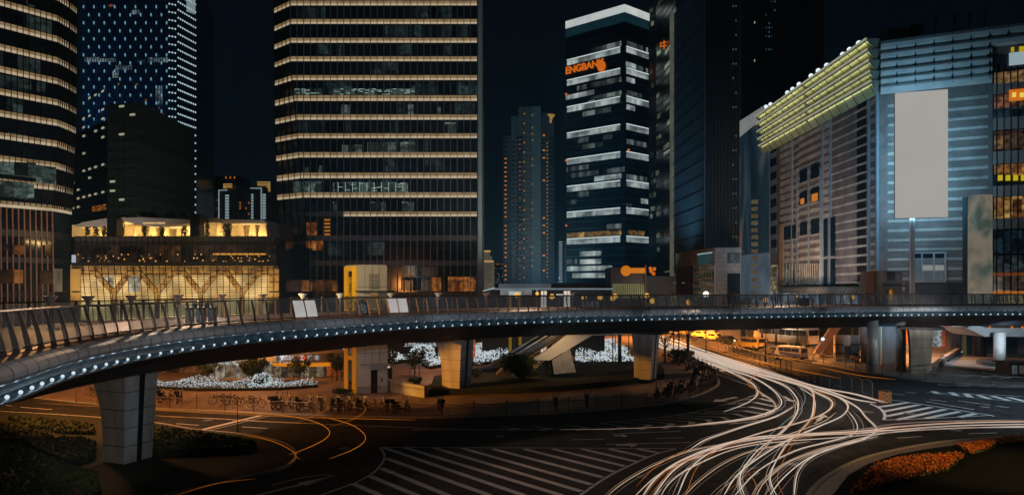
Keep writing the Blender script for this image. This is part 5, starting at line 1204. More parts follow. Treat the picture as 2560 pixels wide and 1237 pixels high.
for k in range(9): p = lerp2(a, b, k / 8); mb.b2(p[0] - .1, p[0] + .1, p[1] - .35, p[1] - .15, 0, zat(665, 155))
for k in range(11): z = 1 + k * 1.55; wallband(mb, [a, b], [a, b], z, z + .22, .35)
mb.build('lattice', mat('pale_lattice', (.36, .34, .30), None, 1, .6), T)
fp(S1, 1818, 1850, 683, 760, mat('matt_dark_pane', (.006, .01, .014), None, 1, .7, spec=.1), 'window'); fp(S1, 1818, 1850, 632, 658, rooms('cool_lobby', (lin((20, 28, 34)), lin((90, 100, 104))), (1, 2.4), emit=.6), 'window')
lamp('SPOT', 'street_or_fill_light', (34, 128, 12), 2600, (1, .75, .5), .5, (46, 158, 12), 85, .9)
T = thing('office_tower', 'very dark tall tower with faint vertical pilasters rising behind the shopping mall', 'office tower', (110, 260, 0)); Y = 260
block(T, 1849, 2060, -60, Y, 30, mat('near_black_wall', (.004, .007, .010), (.007, .011, .015), .1, .5)); MB().b2(xat(1849, Y), xat(1864, Y), Y - 2, Y, 0, zat(-60, Y)).build('edge_pier', brick('blue_pier', (.035, .065, .09), (.03, .055, .08), (.012, .02, .03), 4, 3.2, .2), T)
mb = MB()
for k in range(14): x = xat(1875 + k * 13.5, Y); mb.b2(x, x + .35, Y - .5, Y, 0, zat(-60, Y))
mb.build('pilaster', mat('dim_pilaster', (.012, .025, .035), None, .2, .6), T)
wins(T, 1884, 1892, 10, 200, 2, 2, Y, M_WWIN, 1, .5, .06); wins(T, 1912, 1940, 0, 130, 4, 12, Y, glow('dim_blue_window', lin((40, 80, 105)), 1), .35, .3, .4)
T = thing('dark_block', 'low dark building just behind the station canopy, left of the striped tower base', 'building', (30, 180, 0)); Y = 180
block(T, 1380, 1526, 708, Y, 12, mat('plum_wall', (.04, .035, .045), None, .4, .6)); wins(T, 1410, 1515, 724, 733, 8, 1, Y, M_CROOM, .7, .5, .8)

# ---- glass pavilion with orange sign
T = thing('glass_pavilion', 'ribbed glass pavilion with a blurred orange sign in front of the striped tower', 'pavilion', (xat(1575, 160), 160, 0)); Y = 160
block(T, 1527, 1612, 668, Y, 10, mat('plum_glass', (.03, .03, .042), (.05, .045, .055), .4, .3)); block(T, 1612, 1690, 690, Y + 3, 10, mat('teal_frosted', (.04, .06, .07), (.06, .08, .09), .4, .4))
MB().b2(xat(1530, Y), xat(1610, Y), Y - .3, Y - .1, zat(745, Y), zat(709, Y)).build('lit_glass', mat('yellow_green_glass', lin((92, 90, 56)), lin((126, 124, 82)), .25, .4, emit=.85, sample=False), T)
mb = MB()
for k in range(16): x = xat(1530 + k * 5.4, Y); mb.b2(x, x + .1, Y - .5, Y - .3, zat(745, Y), zat(709, Y))
mb.build('mullion_grid', M_DARK, T)
OS = glow('orange_sign', lin((195, 110, 14)), 1)
MB().ball((xat(1563, Y), Y - 1, zat(677, Y)), 1.25, n=12).build('sign_disc', OS, T); MB().b2(xat(1575, Y), xat(1611, Y), Y - 1, Y - .6, zat(683, Y), zat(670, Y)).build('sign_bar', OS, T)
MB().b2(xat(1611, Y), xat(1614, Y), Y - 1, Y + .4, 0, zat(662, Y)).build('corner_fin', M_CONC, T)

# ---- station canopy
T = thing('station_canopy', 'flat white station canopy with lit pillars seen just above the bridge railing in the middle', 'canopy', (xat(1380, 106), 106, 0)); Y = 106
MB().b2(xat(1236, Y), xat(1527, Y), Y - 2, Y + 8, zat(724, Y), zat(720, Y)).build('roof_edge', mat('canopy_edge_glow', lin((96, 112, 120)), lin((120, 134, 140)), .2, .5, emit=.8, sample=False), T)  # canopy surfaces glow themselves in place of lamp light
MB().b2(xat(1246, Y), xat(1379, Y), Y + 1, Y + 7, zat(719.5, Y), zat(709, Y)).build('upper_roof', mat('upper_roof_glow', lin((58, 66, 72)), lin((80, 88, 94)), .2, .5, emit=.8, sample=False), T)
slp = MB().add([(xat(1207, Y), Y, zat(728, Y)), (xat(1236, Y), Y, zat(721, Y)), (xat(1236, Y), Y, zat(718, Y)), (xat(1207, Y), Y, zat(726, Y)), (xat(1207, Y), Y + 6, zat(728, Y)), (xat(1236, Y), Y + 6, zat(721, Y)), (xat(1236, Y), Y + 6, zat(718, Y)), (xat(1207, Y), Y + 6, zat(726, Y))], [(0, 1, 2, 3), (3, 2, 6, 7), (4, 0, 3, 7), (1, 0, 4, 5)]).build('sloping_roof', M_WL, T)  # sloping roof is no lamp, its brightness is put in as glow
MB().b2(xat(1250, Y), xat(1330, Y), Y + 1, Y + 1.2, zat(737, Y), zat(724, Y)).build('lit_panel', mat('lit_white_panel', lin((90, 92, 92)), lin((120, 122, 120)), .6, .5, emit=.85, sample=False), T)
MB().b2(xat(1272, Y), xat(1303, Y), Y + .7, Y + .9, zat(738, Y), zat(728, Y)).build('sign_light', M_WL, T)
MB().b2(xat(1272, Y), xat(1279, Y), Y + .5, Y + .9, 0, zat(738, Y)).b2(xat(1297, Y), xat(1304, Y), Y + .5, Y + .9, 0, zat(738, Y)).build('yellow_post', glow('yellow_post', lin((120, 90, 14)), .9), T)
for a, b in ((1352, 1358), (1360, 1366), (1409, 1416), (1418, 1424)): MB().b2(xat(a, Y), xat(b, Y), Y - 1, Y - .5, 0, zat(727, Y)).build('lit_pillar', glow('lit_pillar', lin((225, 205, 185)), .95), T)
MB().b2(xat(1340, Y), xat(1345, Y), Y, Y + .4, 0, zat(724, Y)).build('post', M_STEEL, T)
MB().b2(xat(1390, Y), xat(1407, Y), Y - .6, Y - .3, zat(741, Y), zat(735, Y)).b2(xat(1424, Y), xat(1432, Y), Y - .6, Y - .3, zat(740, Y), zat(735, Y)).build('strip_light', glow('strip_light', lin((220, 215, 205)), 1), T)
MB().b2(xat(1200, Y), xat(1527, Y), Y + 7, Y + 7.5, 0, zat(724, Y)).build('rear_wall', M_BLACK, T)

# ================================================================= SHOPPING MALL on the right
T = thing('shopping_mall', 'large striped stone shopping mall with layered glowing green cornice on the right', 'shopping mall', (67.3, 125, 0))
XM = 67.3; cornz = zat(100, 125)
def YM(px): return XM * F / (px - 1280)
def ZM_(px, y): return zat(y, YM(px))
RA, RB = (68.6, 124.2), (101.0, 109.2)         # right facade runs from the chamfer out of frame
def on2(px): return on((RA, RB), px)
M_BR1 = brick('brown_stone', (.17, .135, .125), (.14, .115, .105), (.07, .06, .055), 1.1, .42, .02, .6, wall='YZ', rnd=.3)
M_BR2_ = brick('brown_stone_front', (.17, .135, .125), (.14, .115, .105), (.07, .06, .055), 1.1, .42, .02, .6, wall='XZ', rnd=.3)
M_LS = brick('light_stone', (.42, .37, .31), (.34, .30, .26), (.14, .12, .11), .9, .42, .02, .6, wall='YZ', rnd=.3)
M_LSF = brick('light_stone_front', (.42, .38, .34), (.36, .33, .30), (.16, .14, .13), .9, .42, .02, .6, wall='XZ', rnd=.3)
MB().quad((XM, 202, 0), (XM, 125, 0), (XM, 125, cornz), (XM, 202, cornz)).quad((XM, 125, 0), RA + (0,), RA + (cornz,), (XM, 125, cornz)).build('wall', M_BR1, T)
g = MB(); wallband(g, [RA, RB], [RA, RB], 0, zat(102, 124)); g.add([(XM, 202, cornz - .3), (XM, 125, cornz - .3), RA + (cornz - .3,), RB + (cornz - .3,), (110, 200, cornz - .3)], [(0, 1, 2, 3, 4)]); g.build('wall', M_BR2_, T)
# light stripes on the long side, broken into bays
st = MB(); ztopS = ZM_(2195, 215)
bays = [(170.5, 163), (163, 159.5), (159.5, 147), (127.5, 125.2), (147, 143.5), (143.5, 128.2)]
for k in range(22):
    z = 12.2 + k * 1.75
    if z > ztopS: break
    for j, (a, b) in enumerate(bays):
        if j == 5:
            st.b2(XM - .08, XM + .1, b + .2, a - .2, z, z + .42)
        elif j in (1, 3): st.b2(XM - .12, XM + .1, b, a, z, z + (.95 if k % 2 else .6))
        else: st.b2(XM - .09, XM + .1, b, a, z + (.3 if j == 2 else 0), z + 1.15)
st.build('stone_stripe', M_LS, T)
pl_ = MB()
for yv in (163.05, 147.1, 143.4, 128.0, 125.15): pl_.b2(XM - .35, XM + .1, yv - .25, yv + .25, 10, ztopS)
pl_.build('pilaster', mat('bluegrey_pilaster', (.16, .20, .23), (.22, .26, .29), .5, .5), T)
dk = MB(); 
for k in range(22): z = 12.6 + k * 1.75; dk.b2(XM - .05, XM + .05, 129.2, 132.6, z, z + 1.3)
dk.build('recess', M_BLACK, T)
st = MB()
for k in range(20):
    z = 11 + k * 1.75
    if z > zat(222, 123): break
    wallband(st, [RA, on2(2470 if z > 25 else 2412)], [RA, on2(2470 if z > 25 else 2412)], z, z + .5, .1)
st.build('stone_stripe', M_LSF, T)
# upper banded cornice of the right facade: rounded ribs
ub = MB(); seams = MB(); e0, e1 = on2(2206), on2(2760); RAc = (XM + .2, 124.6)
for k, (y, h) in enumerate([(103, 1.9), (129, 1.6), (151, 1.5), (173, 1.5), (194, 1.4), (213, 1.6)]):
    z = zat(y, 124); pr = [(.2, z - h), (.75, z - h * .75), (.95, z - h * .35), (.75, z - .08), (.2, z)]
    far_ = e1 if k < 2 else on2(2478)
    for (u0, v0), (u1, v1) in zip(pr, pr[1:]):
        d_ = Vector((far_[0] - RAc[0], far_[1] - RAc[1], 0)).normalized(); n_ = Vector((d_.y, -d_.x, 0))
        a_, b_ = Vector(RAc + (0,)), Vector(far_ + (0,))
        ub.quad(a_ + n_ * u0 + Vector((0, 0, v0)), b_ + n_ * u0 + Vector((0, 0, v0)), b_ + n_ * u1 + Vector((0, 0, v1)), a_ + n_ * u1 + Vector((0, 0, v1)))
ub.build('cornice_rib', mat('pale_cornice', (.32, .32, .32), (.40, .40, .39), .5, .5), T)
g = MB(); wallband(g, [RAc, on2(2478)], [RAc, on2(2478)], zat(228, 124), zat(100, 124), .22); g.build('cornice_wall', mat('blue_cornice_back', (.05, .075, .09), (.07, .10, .115), .4, .5), T)
for px in range(2235, 2750, 46):
    p = on2(px); seams = MB(); seams.b2(p[0] - .05, p[0] + .05, p[1] - 1.02, p[1] - .1, zat(222 if px < 2480 else 128, 123), zat(101, 124)); seams.build('cornice_seam', M_DARK, T)
# layered green cornice fins of the long side
M_FIN = mat('cornice_soffit', (.30, .32, .16), (.46, .46, .26), .25, .5)
M_FINE = mat('fin_edge', lin((150, 148, 124)), lin((168, 166, 142)), .3, .5, emit=.85, sample=False)  # edges glow on their own, painted light on top of the cornice lamps
M_FINT = mat('fin_top', (.12, .12, .10), None, .5, .6)
hs_ = [621, 595, 568, 541, 517]
for k, h in enumerate(hs_):
    z = CH + h / F * 125; out_ = 2.6 - .22 * k; zl = z - 2.05 if k < 4 else z - 2.5
    a0, a1 = 124.3, 181.0
    MB().quad((XM - out_, a1, z - .25), (XM - out_, a0, z - .25), (XM - .4, a0 + .4, zl), (XM - .4, a1 - .4, zl)).build('soffit_fin', M_FIN, T)
    for yc_ in (138, 166): lamp('AREA', 'cornice_light', (XM - out_ + .15, yc_, z - .75 - .0 * k), (125, 110, 80, 62, 62)[k], (1, .97, .55), 27, (XM - .5, yc_, z - 1.1), sy=.15)
    MB().b2(XM - out_ - .12, XM - out_ + .1, a0, a1, z - .26, z + .12).build('fin_edge', M_FINE, T)
    mbt = MB().quad((XM - out_, a0, z + .1), (XM - out_, a1, z + .1), (XM, a1, z - .2), (XM, a0, z - .2)); mbt.add([(XM - out_, a0, z), (XM - .4, a0 + .4, zl), (XM, a0, z)], [(0, 1, 2)]); mbt.build('fin_top', M_FINT, T)
for yv in [125 + 3.3 * j for j in range(17)]:
    jn = MB()
    for k, h in enumerate(hs_):
        z = CH + h / F * 125; out_ = 2.6 - .22 * k; zl = z - 2.05 if k < 4 else z - 2.5; jn.beam((XM - out_, yv, z - .3), (XM - .45, yv, zl), .06, .08)
    jn.build('fin_joint', M_DARK, T)
# windows of the long side
def lw(px0, px1, y0, y1, mt, nm='window', out=.2, th=.1):
    a, b = YM(px0), YM(px1); Yc = (a + b) / 2; return MB().b2(XM - out - th, XM - out, min(a, b), max(a, b), zat(y1, Yc), zat(y0, Yc)).build(nm, mt, T)
M_WG = mat('blue_window_glass', (.006, .014, .022), (.012, .026, .036), .4, .12)
for (a, b, c, d) in [(2002, 2020, 424, 455), (2030, 2050, 410, 445), (2002, 2020, 480, 512), (2030, 2050, 470, 505), (1962, 1992, 565, 598), (2003, 2020, 555, 588), (2030, 2050, 548, 585), (2062, 2090, 545, 640), (2062, 2090, 648, 715)]: lw(a, b, c, d, M_WG)
lw(2006, 2014, 496, 510, M_OW, out=.35); lw(2034, 2048, 484, 503, M_OW, out=.35)
for px in (1996, 2025, 2055): lw(px - 1.5, px + 1.5, 420, 716, mat('mullion_strip', (.20, .25, .28), None, .5, .4), 'mullion', .3)
lw(2074, 2077, 545, 712, M_STEEL, 'mullion', .35)
for (a, b) in ((1962, 1992), (2002, 2020), (2030, 2052)):
    lw(a, b, 658, 712, rooms('teal_lower_rooms', (lin((24, 40, 46)), lin((120, 128, 120))), (1.4, 1.6), 'YZ', emit=.7, dark=.05), 'window', .15); 
    n_ = 4
    for k in range(n_ + 1): px = a + (b - a) * k / n_; lw(px - .6, px + .6, 658, 714, M_LS, 'mullion', .3)
# blue glass strip and poster wall at its far end
for k in range(8):
    y0 = 362 + k * 34; lw(1929, 1943, y0, y0 + 20, M_WG, 'window', .2); lw(1929, 1943, y0 + 20, y0 + 33, mat('pale_blue_spandrel', (.14, .19, .23), (.18, .23, .27), .4, .5), 'spandrel', .2)
lw(1929, 1946, 662, 740, rooms('corner_shop', (lin((110, 90, 60)), lin((190, 175, 140))), (1.2, 1.2), 'YZ', emit=.8, dark=.2), 'window', .2)
lw(1952, 1962, 560, 745, mat('orange_brown_pier', (.42, .26, .14), (.34, .2, .11), 1, .6), 'pier', .25)
# awning and lit shopfront at bridge level
MB().b2(XM - 2.2, XM, 125, 166, 10.2, 11.6).build('awning', mat('dark_awning', (.05, .055, .06), (.07, .075, .08), .6, .5), T)
MB().b2(XM - .4, XM - .2, 126, 190, 7.2, 10.15).build('shop_window', rooms('white_shop', (lin((120, 130, 140)), lin((200, 205, 210))), (3.3, 4), 'YZ', emit=.85, dark=.15), T)
zz = MB()
for k in range(24): zz.beam((XM - 2.24, 126 + k * 1.6, 10.6), (XM - 2.24, 126.8 + k * 1.6, 11.3), .05, .08); zz.beam((XM - 2.24, 126.8 + k * 1.6, 11.3), (XM - 2.24, 127.6 + k * 1.6, 10.6), .05, .08)
zz.build('awning_trim', M_STEEL, T)
# right facade: bay window and entrance at bridge level, glazed shops
def rf(px0, px1, y0, y1, mt, nm, out=.15):
    a, b = on2(px0), on2(px1); Yc = (a[1] + b[1]) / 2; mb = MB(); wallband(mb, [a, b], [a, b], zat(y1, Yc), zat(y0, Yc), out); return mb.build(nm, mt, T)
rf(2272, 2365, 630, 706, mat('bay_frame', (.30, .27, .26), None, 1, .5), 'bay_frame', .5)
for (a, b, c, d, m_) in [(2276, 2302, 634, 645, 0), (2306, 2331, 634, 645, 0), (2336, 2359, 634, 645, 0), (2306, 2331, 663, 676, 1), (2336, 2359, 663, 676, 1), (2276, 2302, 650, 700, 2), (2306, 2331, 648, 660, 2), (2336, 2359, 648, 660, 2), (2306, 2331, 680, 702, 2), (2336, 2359, 680, 702, 2)]:
    rf(a, b, c, d, (M_WG, glow('lit_bay_pane', lin((125, 130, 128)), 1), mat('grey_bay_pane', (.16, .18, .18), (.2, .22, .22), .5, .2))[m_], 'window', .6)
rf(2262, 2412, 706, 742, mat('dark_base_band', (.03, .035, .04), (.045, .05, .055), .5, .5), 'base_band', .3)
rf(2412, 2416, 490, 745, M_LSF, 'pier', .4)
# glazed right end
rf(2480, 2760, 128, 770, mat('glazed_end_wall', (.014, .022, .03), (.02, .03, .04), .3, .3), 'glazed_wall', .35)
for y0, y1 in [(200, 226), (287, 318), (372, 404), (460, 487), (543, 570)]: rf(2480, 2760, y0, y1, mat('pinkish_spandrel', (.24, .18, .16), (.29, .22, .20), .6, .5), 'spandrel', .7)
shops = [(170, 200, (140, 100, 62), (190, 150, 100), .4), (227, 262, (60, 45, 45), (150, 100, 70), .2), (262, 286, (12, 22, 30), (40, 60, 72), .1), (320, 370, (16, 28, 38), (150, 110, 70), .0), (405, 436, (90, 50, 20), (200, 140, 70), .1), (488, 542, (110, 55, 16), (215, 165, 90), .2), (574, 632, (8, 16, 22), (40, 66, 80), .1), (637, 678, (10, 18, 24), (90, 104, 110), .0), (690, 727, (20, 22, 26), (150, 120, 90), .1), (738, 775, (120, 80, 20), (220, 185, 110), .4)]
for k, (y0, y1, c1, c2, dk_) in enumerate(shops):
    rf(2484, 2760, y0, y1, rooms(f'shop_window_{k}', (lin(c1), lin(c2)), (1.2, 2.2), emit=.9, dark=dk_, seed=k), 'shop_window', .5)
rf(2480, 2760, 680, 689, glow('orange_strip', lin((95, 50, 22)), 1), 'spandrel', .7); rf(2480, 2760, 727, 737, glow('orange_strip2', lin((160, 90, 20)), 1), 'spandrel', .7)
rf(2519, 2580, 134, 166, glow('screen_white', lin((140, 160, 170)), 1), 'screen', 1.0)
rf(2523, 2531, 124, 136, glow('yellow_sign', lin((170, 150, 10)), 1), 'sign_letter', 1.2); rf(2543, 2556, 122, 136, glow('yellow_sign', lin((170, 150, 10)), 1), 'sign_letter', 1.2)
rf(2519, 2600, 225, 254, glow('orange_sign_box', lin((200, 105, 10)), 1), 'sign_box', 1.0)
for px in (2531, 2550, 2572): rf(px - 5, px + 5, 236, 248, glow('sign_yellow_square', lin((235, 205, 90)), 1), 'sign_letter', 1.2)
for px in (2497, 2516, 2535, 2554, 2575): rf(px - 6, px + 6, 440, 454, glow('sign_green_yellow', lin((185, 165, 14)), 1), 'sign_letter', 1.1)
mu = MB()
for px in [2484 + 17.5 * k for k in range(16)]: p = on2(px); mu.b2(p[0] - .05, p[0] + .05, p[1] - .85, p[1] - .6, 8, zat(168, 117))
mu.build('mullion_grid', M_DARK, T)
# roof plant
for k, (px, y0, y1) in enumerate([(2342, 44, 66), (2425, 30, 60), (2465, 22, 55), (2388, 36, 58), (2312, 52, 70)]):
    t = thing('roof_antenna', f'slim vertical antenna on the mall roof, {["second", "fourth", "fifth", "third", "first"][k]} from the left', 'antenna', (xat(px, 128), 128, zat(y1 + 30, 128)), 'antennas on the mall roof')
    MB().b2(xat(px - 2, 128), xat(px + 2, 128), 128, 128.4, zat(y1, 128), zat(y0, 128)).build('panel', M_FARW, t); MB().tube([(xat(px, 128), 128.5, zat(y1 + 32, 128)), (xat(px, 128), 128.5, zat(y0, 128))], .08, 5).build('mast', M_DARK, t)
t = thing('roof_plant_box', 'dark machine housing on the mall roof behind the cornice', 'machine housing', (xat(2270, 134), 134, cornz)); MB().b2(xat(2222, 134), xat(2295, 134), 134, 140, cornz - .3, zat(70, 134)).build('housing', mat('blue_black_box', (.015, .03, .04), None, 1, .6), t); MB().b2(xat(2275, 134), xat(2300, 134), 133.4, 133.98, cornz, zat(64, 134)).build('vent', M_BLACK, t)
fl = [(1914, 268), (1925, 262), (1967, 233), (1980, 224), (1996, 212), (2026, 191), (2044, 178), (2065, 165), (2105, 138), (2122, 126), (2145, 110)]
M_FLD = glow('floodlight_lens', (.75, .9, 1.), 1.2, sample=True)
proto = None
for k, (px, y) in enumerate(fl):
    Yd = (CH + 52.2 - CH + 0) and 66.5 * F / (px - 1280); x = xat(px, Yd) ; z = zat(y, Yd)
    lb = f'round white floodlight on an arm above the green cornice, {ORD[k]} from the left'
    if proto is None:
        proto = thing('roof_floodlight', lb, 'floodlight', (0, 0, 0), 'floodlights above the mall cornice')
        MB().ball((0, -.3, 0), .5, n=12).build('lens', M_FLD, proto, True); MB().lathe((0, .2, -.1), [(.3, -.2), (.5, 0), (.5, .3), (.3, .5)], 10).build('housing', M_DARK, proto); MB().tube([(0, .4, -.2), (.4, .6, -3.2)], .08, 5).build('arm', M_DARK, proto)
        proto.location = (x, Yd, z)
    else: dup(proto, (x, Yd, z), 0, lb)
# poster wall (own thing, hung on the mall end)
T = thing('poster_wall', 'tall poster wall with blank pale top and blurred dark artwork beside the mall', 'billboard', (XM - .4, 190, 0))
def pw(pts, mt, nm, out=.6): 
    mb = MB(); vs = [(XM - out, YM(px), ZM_(px, y)) for px, y in pts]; vs2 = [(v[0] + .3, v[1], v[2]) for v in vs]; n_ = len(vs)
    mb.add(vs + vs2, [tuple(range(n_)), tuple(range(n_, 2 * n_))[::-1]] + [(i, (i + 1) % n_, (i + 1) % n_ + n_, i + n_) for i in range(n_)]); return mb.build(nm, mt, T)
pw([(1846, 308), (1919, 262), (1919, 290), (1846, 348)], mat('blank_panel_glow', lin((112, 114, 114)), lin((128, 130, 128)), .1, .6, emit=.9, sample=False), 'blank_panel')  # panel's lamp light put in as emission
def poster(name, cols, sc=(1, .12, .12), dist=3.):
    m = bpy.data.materials.new(name); m.use_nodes = True; t = m.node_tree; b = t.nodes['Principled BSDF']; N = t.nodes.new; L = t.links.new
    co = N('ShaderNodeTexCoord'); mp = N('ShaderNodeMapping'); mp.inputs['Scale'].default_value = sc; L(co.outputs['Object'], mp.inputs[0])
    nz = N('ShaderNodeTexNoise'); nz.inputs['Scale'].default_value = 1; nz.inputs['Detail'].default_value = 3; nz.inputs['Distortion'].default_value = dist; L(mp.outputs[0], nz.inputs[0])
    rp = N('ShaderNodeValToRGB'); L(nz.outputs['Fac'], rp.inputs[0])
    for i, (p, c) in enumerate(cols):
        e = rp.color_ramp.elements[i] if i < 2 else rp.color_ramp.elements.new(p); e.position = p; e.color = lin(c) + (1,)
    L(rp.outputs[0], b.inputs['Emission Color']); b.inputs['Emission Strength'].default_value = .9; b.inputs['Base Color'].default_value = (.02, .02, .02, 1); m.cycles.emission_sampling = 'NONE'; return m
pw([(1847, 349), (1927, 284), (1928, 630), (1850, 638)], poster('blurred_artwork', [(.3, (8, 20, 28)), (.75, (130, 120, 108)), (.48, (20, 38, 48)), (.58, (60, 66, 70)), (.66, (96, 62, 44))], (1, .10, .03), .8), 'artwork', .55)
pw([(1850, 639), (1928, 631), (1928, 742), (1850, 748)], mat('hoarding_glow', lin((52, 66, 76)), lin((78, 90, 100)), .15, .5, emit=.9, sample=False), 'hoarding', .55)  # hoarding glows on its own instead of being lit
for k in range(14):
    y = 500 + k * 17.6; pw([(1884, y), (1900, y - 1), (1900, y + 10), (1884, y + 10)], mat('amber_slot', lin((60, 52, 36)), lin((90, 82, 60)), 1, .5, emit=.9, sample=False) if k % 3 else glow('amber_slot_b', lin((78, 72, 54)), 1), 'slot_window', .66)
# white billboard on two poles
T = thing('billboard', 'huge blank glowing white billboard on two poles in front of the striped mall', 'billboard', (xat(2280, 112), 112, 0))
bA, bB = (xat(2237, 112.5), 112.5), (xat(2370, 110.6), 110.6)
mb = MB(); z0_, z1_ = zat(545, 112), zat(229, 111.5)
vs = [(bA[0], bA[1], z0_), (bB[0], bB[1], z0_), (bB[0], bB[1], z1_ + .1), (bA[0], bA[1], z1_)]
mb.add(vs, [(0, 1, 2, 3)]); mb.build('screen', mat('white_screen', lin((160, 158, 152)), lin((168, 166, 160)), .08, .5, emit=1.), T)
MB().add([(v[0] + .02, v[1] + .03, v[2]) for v in vs] + [(v[0] + .2, v[1] + .6, v[2]) for v in vs], [(4, 7, 6, 5), (0, 4, 5, 1), (1, 5, 6, 2), (2, 6, 7, 3), (3, 7, 4, 0)]).build('frame', M_DARK, T)
for px in (2277, 2284): MB().tube([(xat(px, 113.2), 113.2, 0), (xat(px, 113.2), 113.2, z0_ + 1)], .2, 8).build('pole', M_WHITE, T)
o = lamp('AREA', 'billboard_halo_fill', ((bA[0] + bB[0]) / 2 + .3, 112.5, (z0_ + z1_) / 2), 4000, (.30, .70, 1), 8.6, ((bA[0] + bB[0]) / 2 + 4, 125, (z0_ + z1_) / 2), sy=21)  # added lamp, throws a bluish halo on the wall behind the billboard
# advertising drum
T = thing('advertising_column', 'tall round advertising drum with a blurred food poster at the right of the mall', 'advertising column', (xat(2448, 112), 112, 0))
cxx = xat(2450, 112); MB().lathe((cxx, 112, 0), [(1.7, 8), (1.7, zat(490, 112)), (1.6, zat(489, 112))], 24).build('drum', poster('drum_poster', [(.25, (40, 52, 50)), (.8, (110, 72, 48)), (.4, (96, 92, 80)), (.5, (120, 112, 98)), (.62, (60, 76, 70))], (.2, .2, .16), .3), T, True)
MB().b2(xat(2416, 113), xat(2432, 113), 113, 114, 0, zat(492, 113)).build('side_fin', mat('dark_fin', (.02, .05, .06), None, 1, .5), T)
MB().lathe((cxx, 112, 0), [(.9, 0), (.9, 8)], 12).build('post', M_DARK, T)
# second lift tower in front of the mall
T = thing('lift_tower', 'grey lift tower with warm lit doorway in front of the striped mall on the right', 'lift tower', (xat(2222, 100), 100, 0)); Y = 100
MB().b2(xat(2186, Y), xat(2256, Y), Y, Y + 4, 0, zat(677, Y)).build('shaft', mat('rose_grey_cladding', (.28, .24, .23), (.33, .29, .28), .8, .5), T)
MB().b2(xat(2214, Y), xat(2238, Y), Y - .1, Y - .02, zat(765, Y), zat(723, Y)).build('lit_doorway', rooms('lift_doorway', (lin((70, 45, 20)), lin((190, 140, 60))), (.5, 2.4), emit=.9, dark=.1), T)
mb = MB(); 
for k in range(9): mb.b2(xat(2217, Y), xat(2237, Y), Y - .15, Y - .05, zat(681 + k * 2.4, Y), zat(680 + k * 2.4, Y))
mb.build('vent_slats', M_DARK, T)
MB().b2(xat(2188, Y), xat(2254, Y), Y - 1.2, Y - .2, zat(714, Y), zat(712, Y)).build('canopy', M_DARK, T)
mb = MB()
for k in range(2): mb.b2(xat(2190 - 9 * k, Y), xat(2191 - 9 * k + 1, Y), Y - 1.4, Y - 1.2, 0, zat(678, Y))
for k in range(20): mb.b2(xat(2181, Y), xat(2190, Y), Y - 1.4, Y - 1.2, zat(760 - k * 4, Y), zat(759 - k * 4, Y))
mb.build('ladder_frame', mat('yellowish_frame', (.5, .42, .25), None, 1, .5), T)
# ================================================================= ESCALATOR AND STAIRS
T = thing('escalator_stair', 'escalator and orange lit staircase climbing right from the plaza up to the footbridge', 'escalator', tuple(G(1215, 935)))
def E(px, py, Y): return Vector((xat(px, Y), Y, zat(py, Y)))
Ye = 84.0
a0, a1 = Vector((xat(1196, Ye), Ye, .5)), Vector((xat(1475, Ye), Ye, 8.9))
M_STEP = mat('orange_lit_step', (.34, .22, .12), (.28, .18, .1), 2, .6)
def ramp(name, y, x0, z0, x1, z1, w, h, mt): return MB().beam((x0, y, z0), (x1, y, z1), w, h).build(name, mt, T)
x0, x1 = xat(1200, Ye), xat(1478, Ye + 0)
def zx(px): return .9 + (px - 1270) / (1465 - 1270) * 8.0
mb = MB(); 
for k in range(30):                        # steps of the stair flight
    px = 1305 + k * 5.6; z = max(.3, (px - 1295) / (1470 - 1295) * 8.6); mb.b2(xat(px, 82), xat(px + 5.6, 82), 81, 84, z - .35, z)
mb.build('step', M_STEP, T)['kind'] = 'stuff'
mb = MB()
for k in range(7): px = 1228 + k * 4.5; mb.b2(xat(px, 86), xat(px + 5, 86), 82, 85, .1 + k * .1, .25 + k * .22)
mb.build('lower_step', M_STEP, T)
def sidepan(Y, pts, th, mt, nm):
    mb = MB(); vs = [(xat(x, Y), Y, zat(y, Y)) for x, y in pts] + [(xat(x, Y), Y + th, zat(y, Y)) for x, y in pts]; n_ = len(pts)
    mb.add(vs, [tuple(range(n_)), tuple(range(n_, 2 * n_))[::-1]] + [(i, i + n_, (i + 1) % n_ + n_, (i + 1) % n_) for i in range(n_)]); return mb.build(nm, mt, T)
sidepan(80, [(1336, 900), (1375, 900), (1480, 838), (1560, 836), (1560, 815), (1440, 818), (1360, 880), (1336, 893)], .4, M_CREAM, 'white_stringer')
sidepan(80.2, [(1380, 900), (1425, 872), (1440, 930), (1385, 935)], .4, M_CONC, 'support_wall')
for j, (Yj, dx_) in enumerate(((85.5, 0), (86.6, -14), (88.4, -20), (89.6, -34))):
    P_ = [E(1185 + dx_ + 20, 922, Yj), E(1235 + dx_ + 10, 917, Yj), E(1262 + dx_ + 6, 904, Yj), E(1400 + dx_, 824, Yj), E(1470 + dx_, 783, Yj)]
    MB().tube(P_, .07, 6).build('handrail', M_STEEL, T)
    bal_ = MB()
    for u, v in zip(P_, P_[1:]): bal_.quad(u, v, v - Vector((0, 0, 1.0)), u - Vector((0, 0, 1.0)))
    bal_.build('balustrade', M_STEEL if j % 2 else mat('dark_balustrade', (.05, .06, .065), (.08, .09, .1), 1, .25, .5), T)
for Yj in (81, 83.9):
    P_ = [E(1262, 928, Yj), E(1300, 905, Yj), E(1478, 795, Yj)]; mb = MB().tube(P_, .06, 6)
    mb.tube([p - Vector((0, 0, .45)) for p in P_], .035, 5)
    for k in range(11):
        q = P_[1].lerp(P_[2], k / 11) if k else P_[0]; mb.tube([q, q - Vector((0, 0, 1.05))], .05, 5)
    mb.build('stair_railing', mat('brass_rail', (.4, .28, .12), None, 2, .35, .6), T)
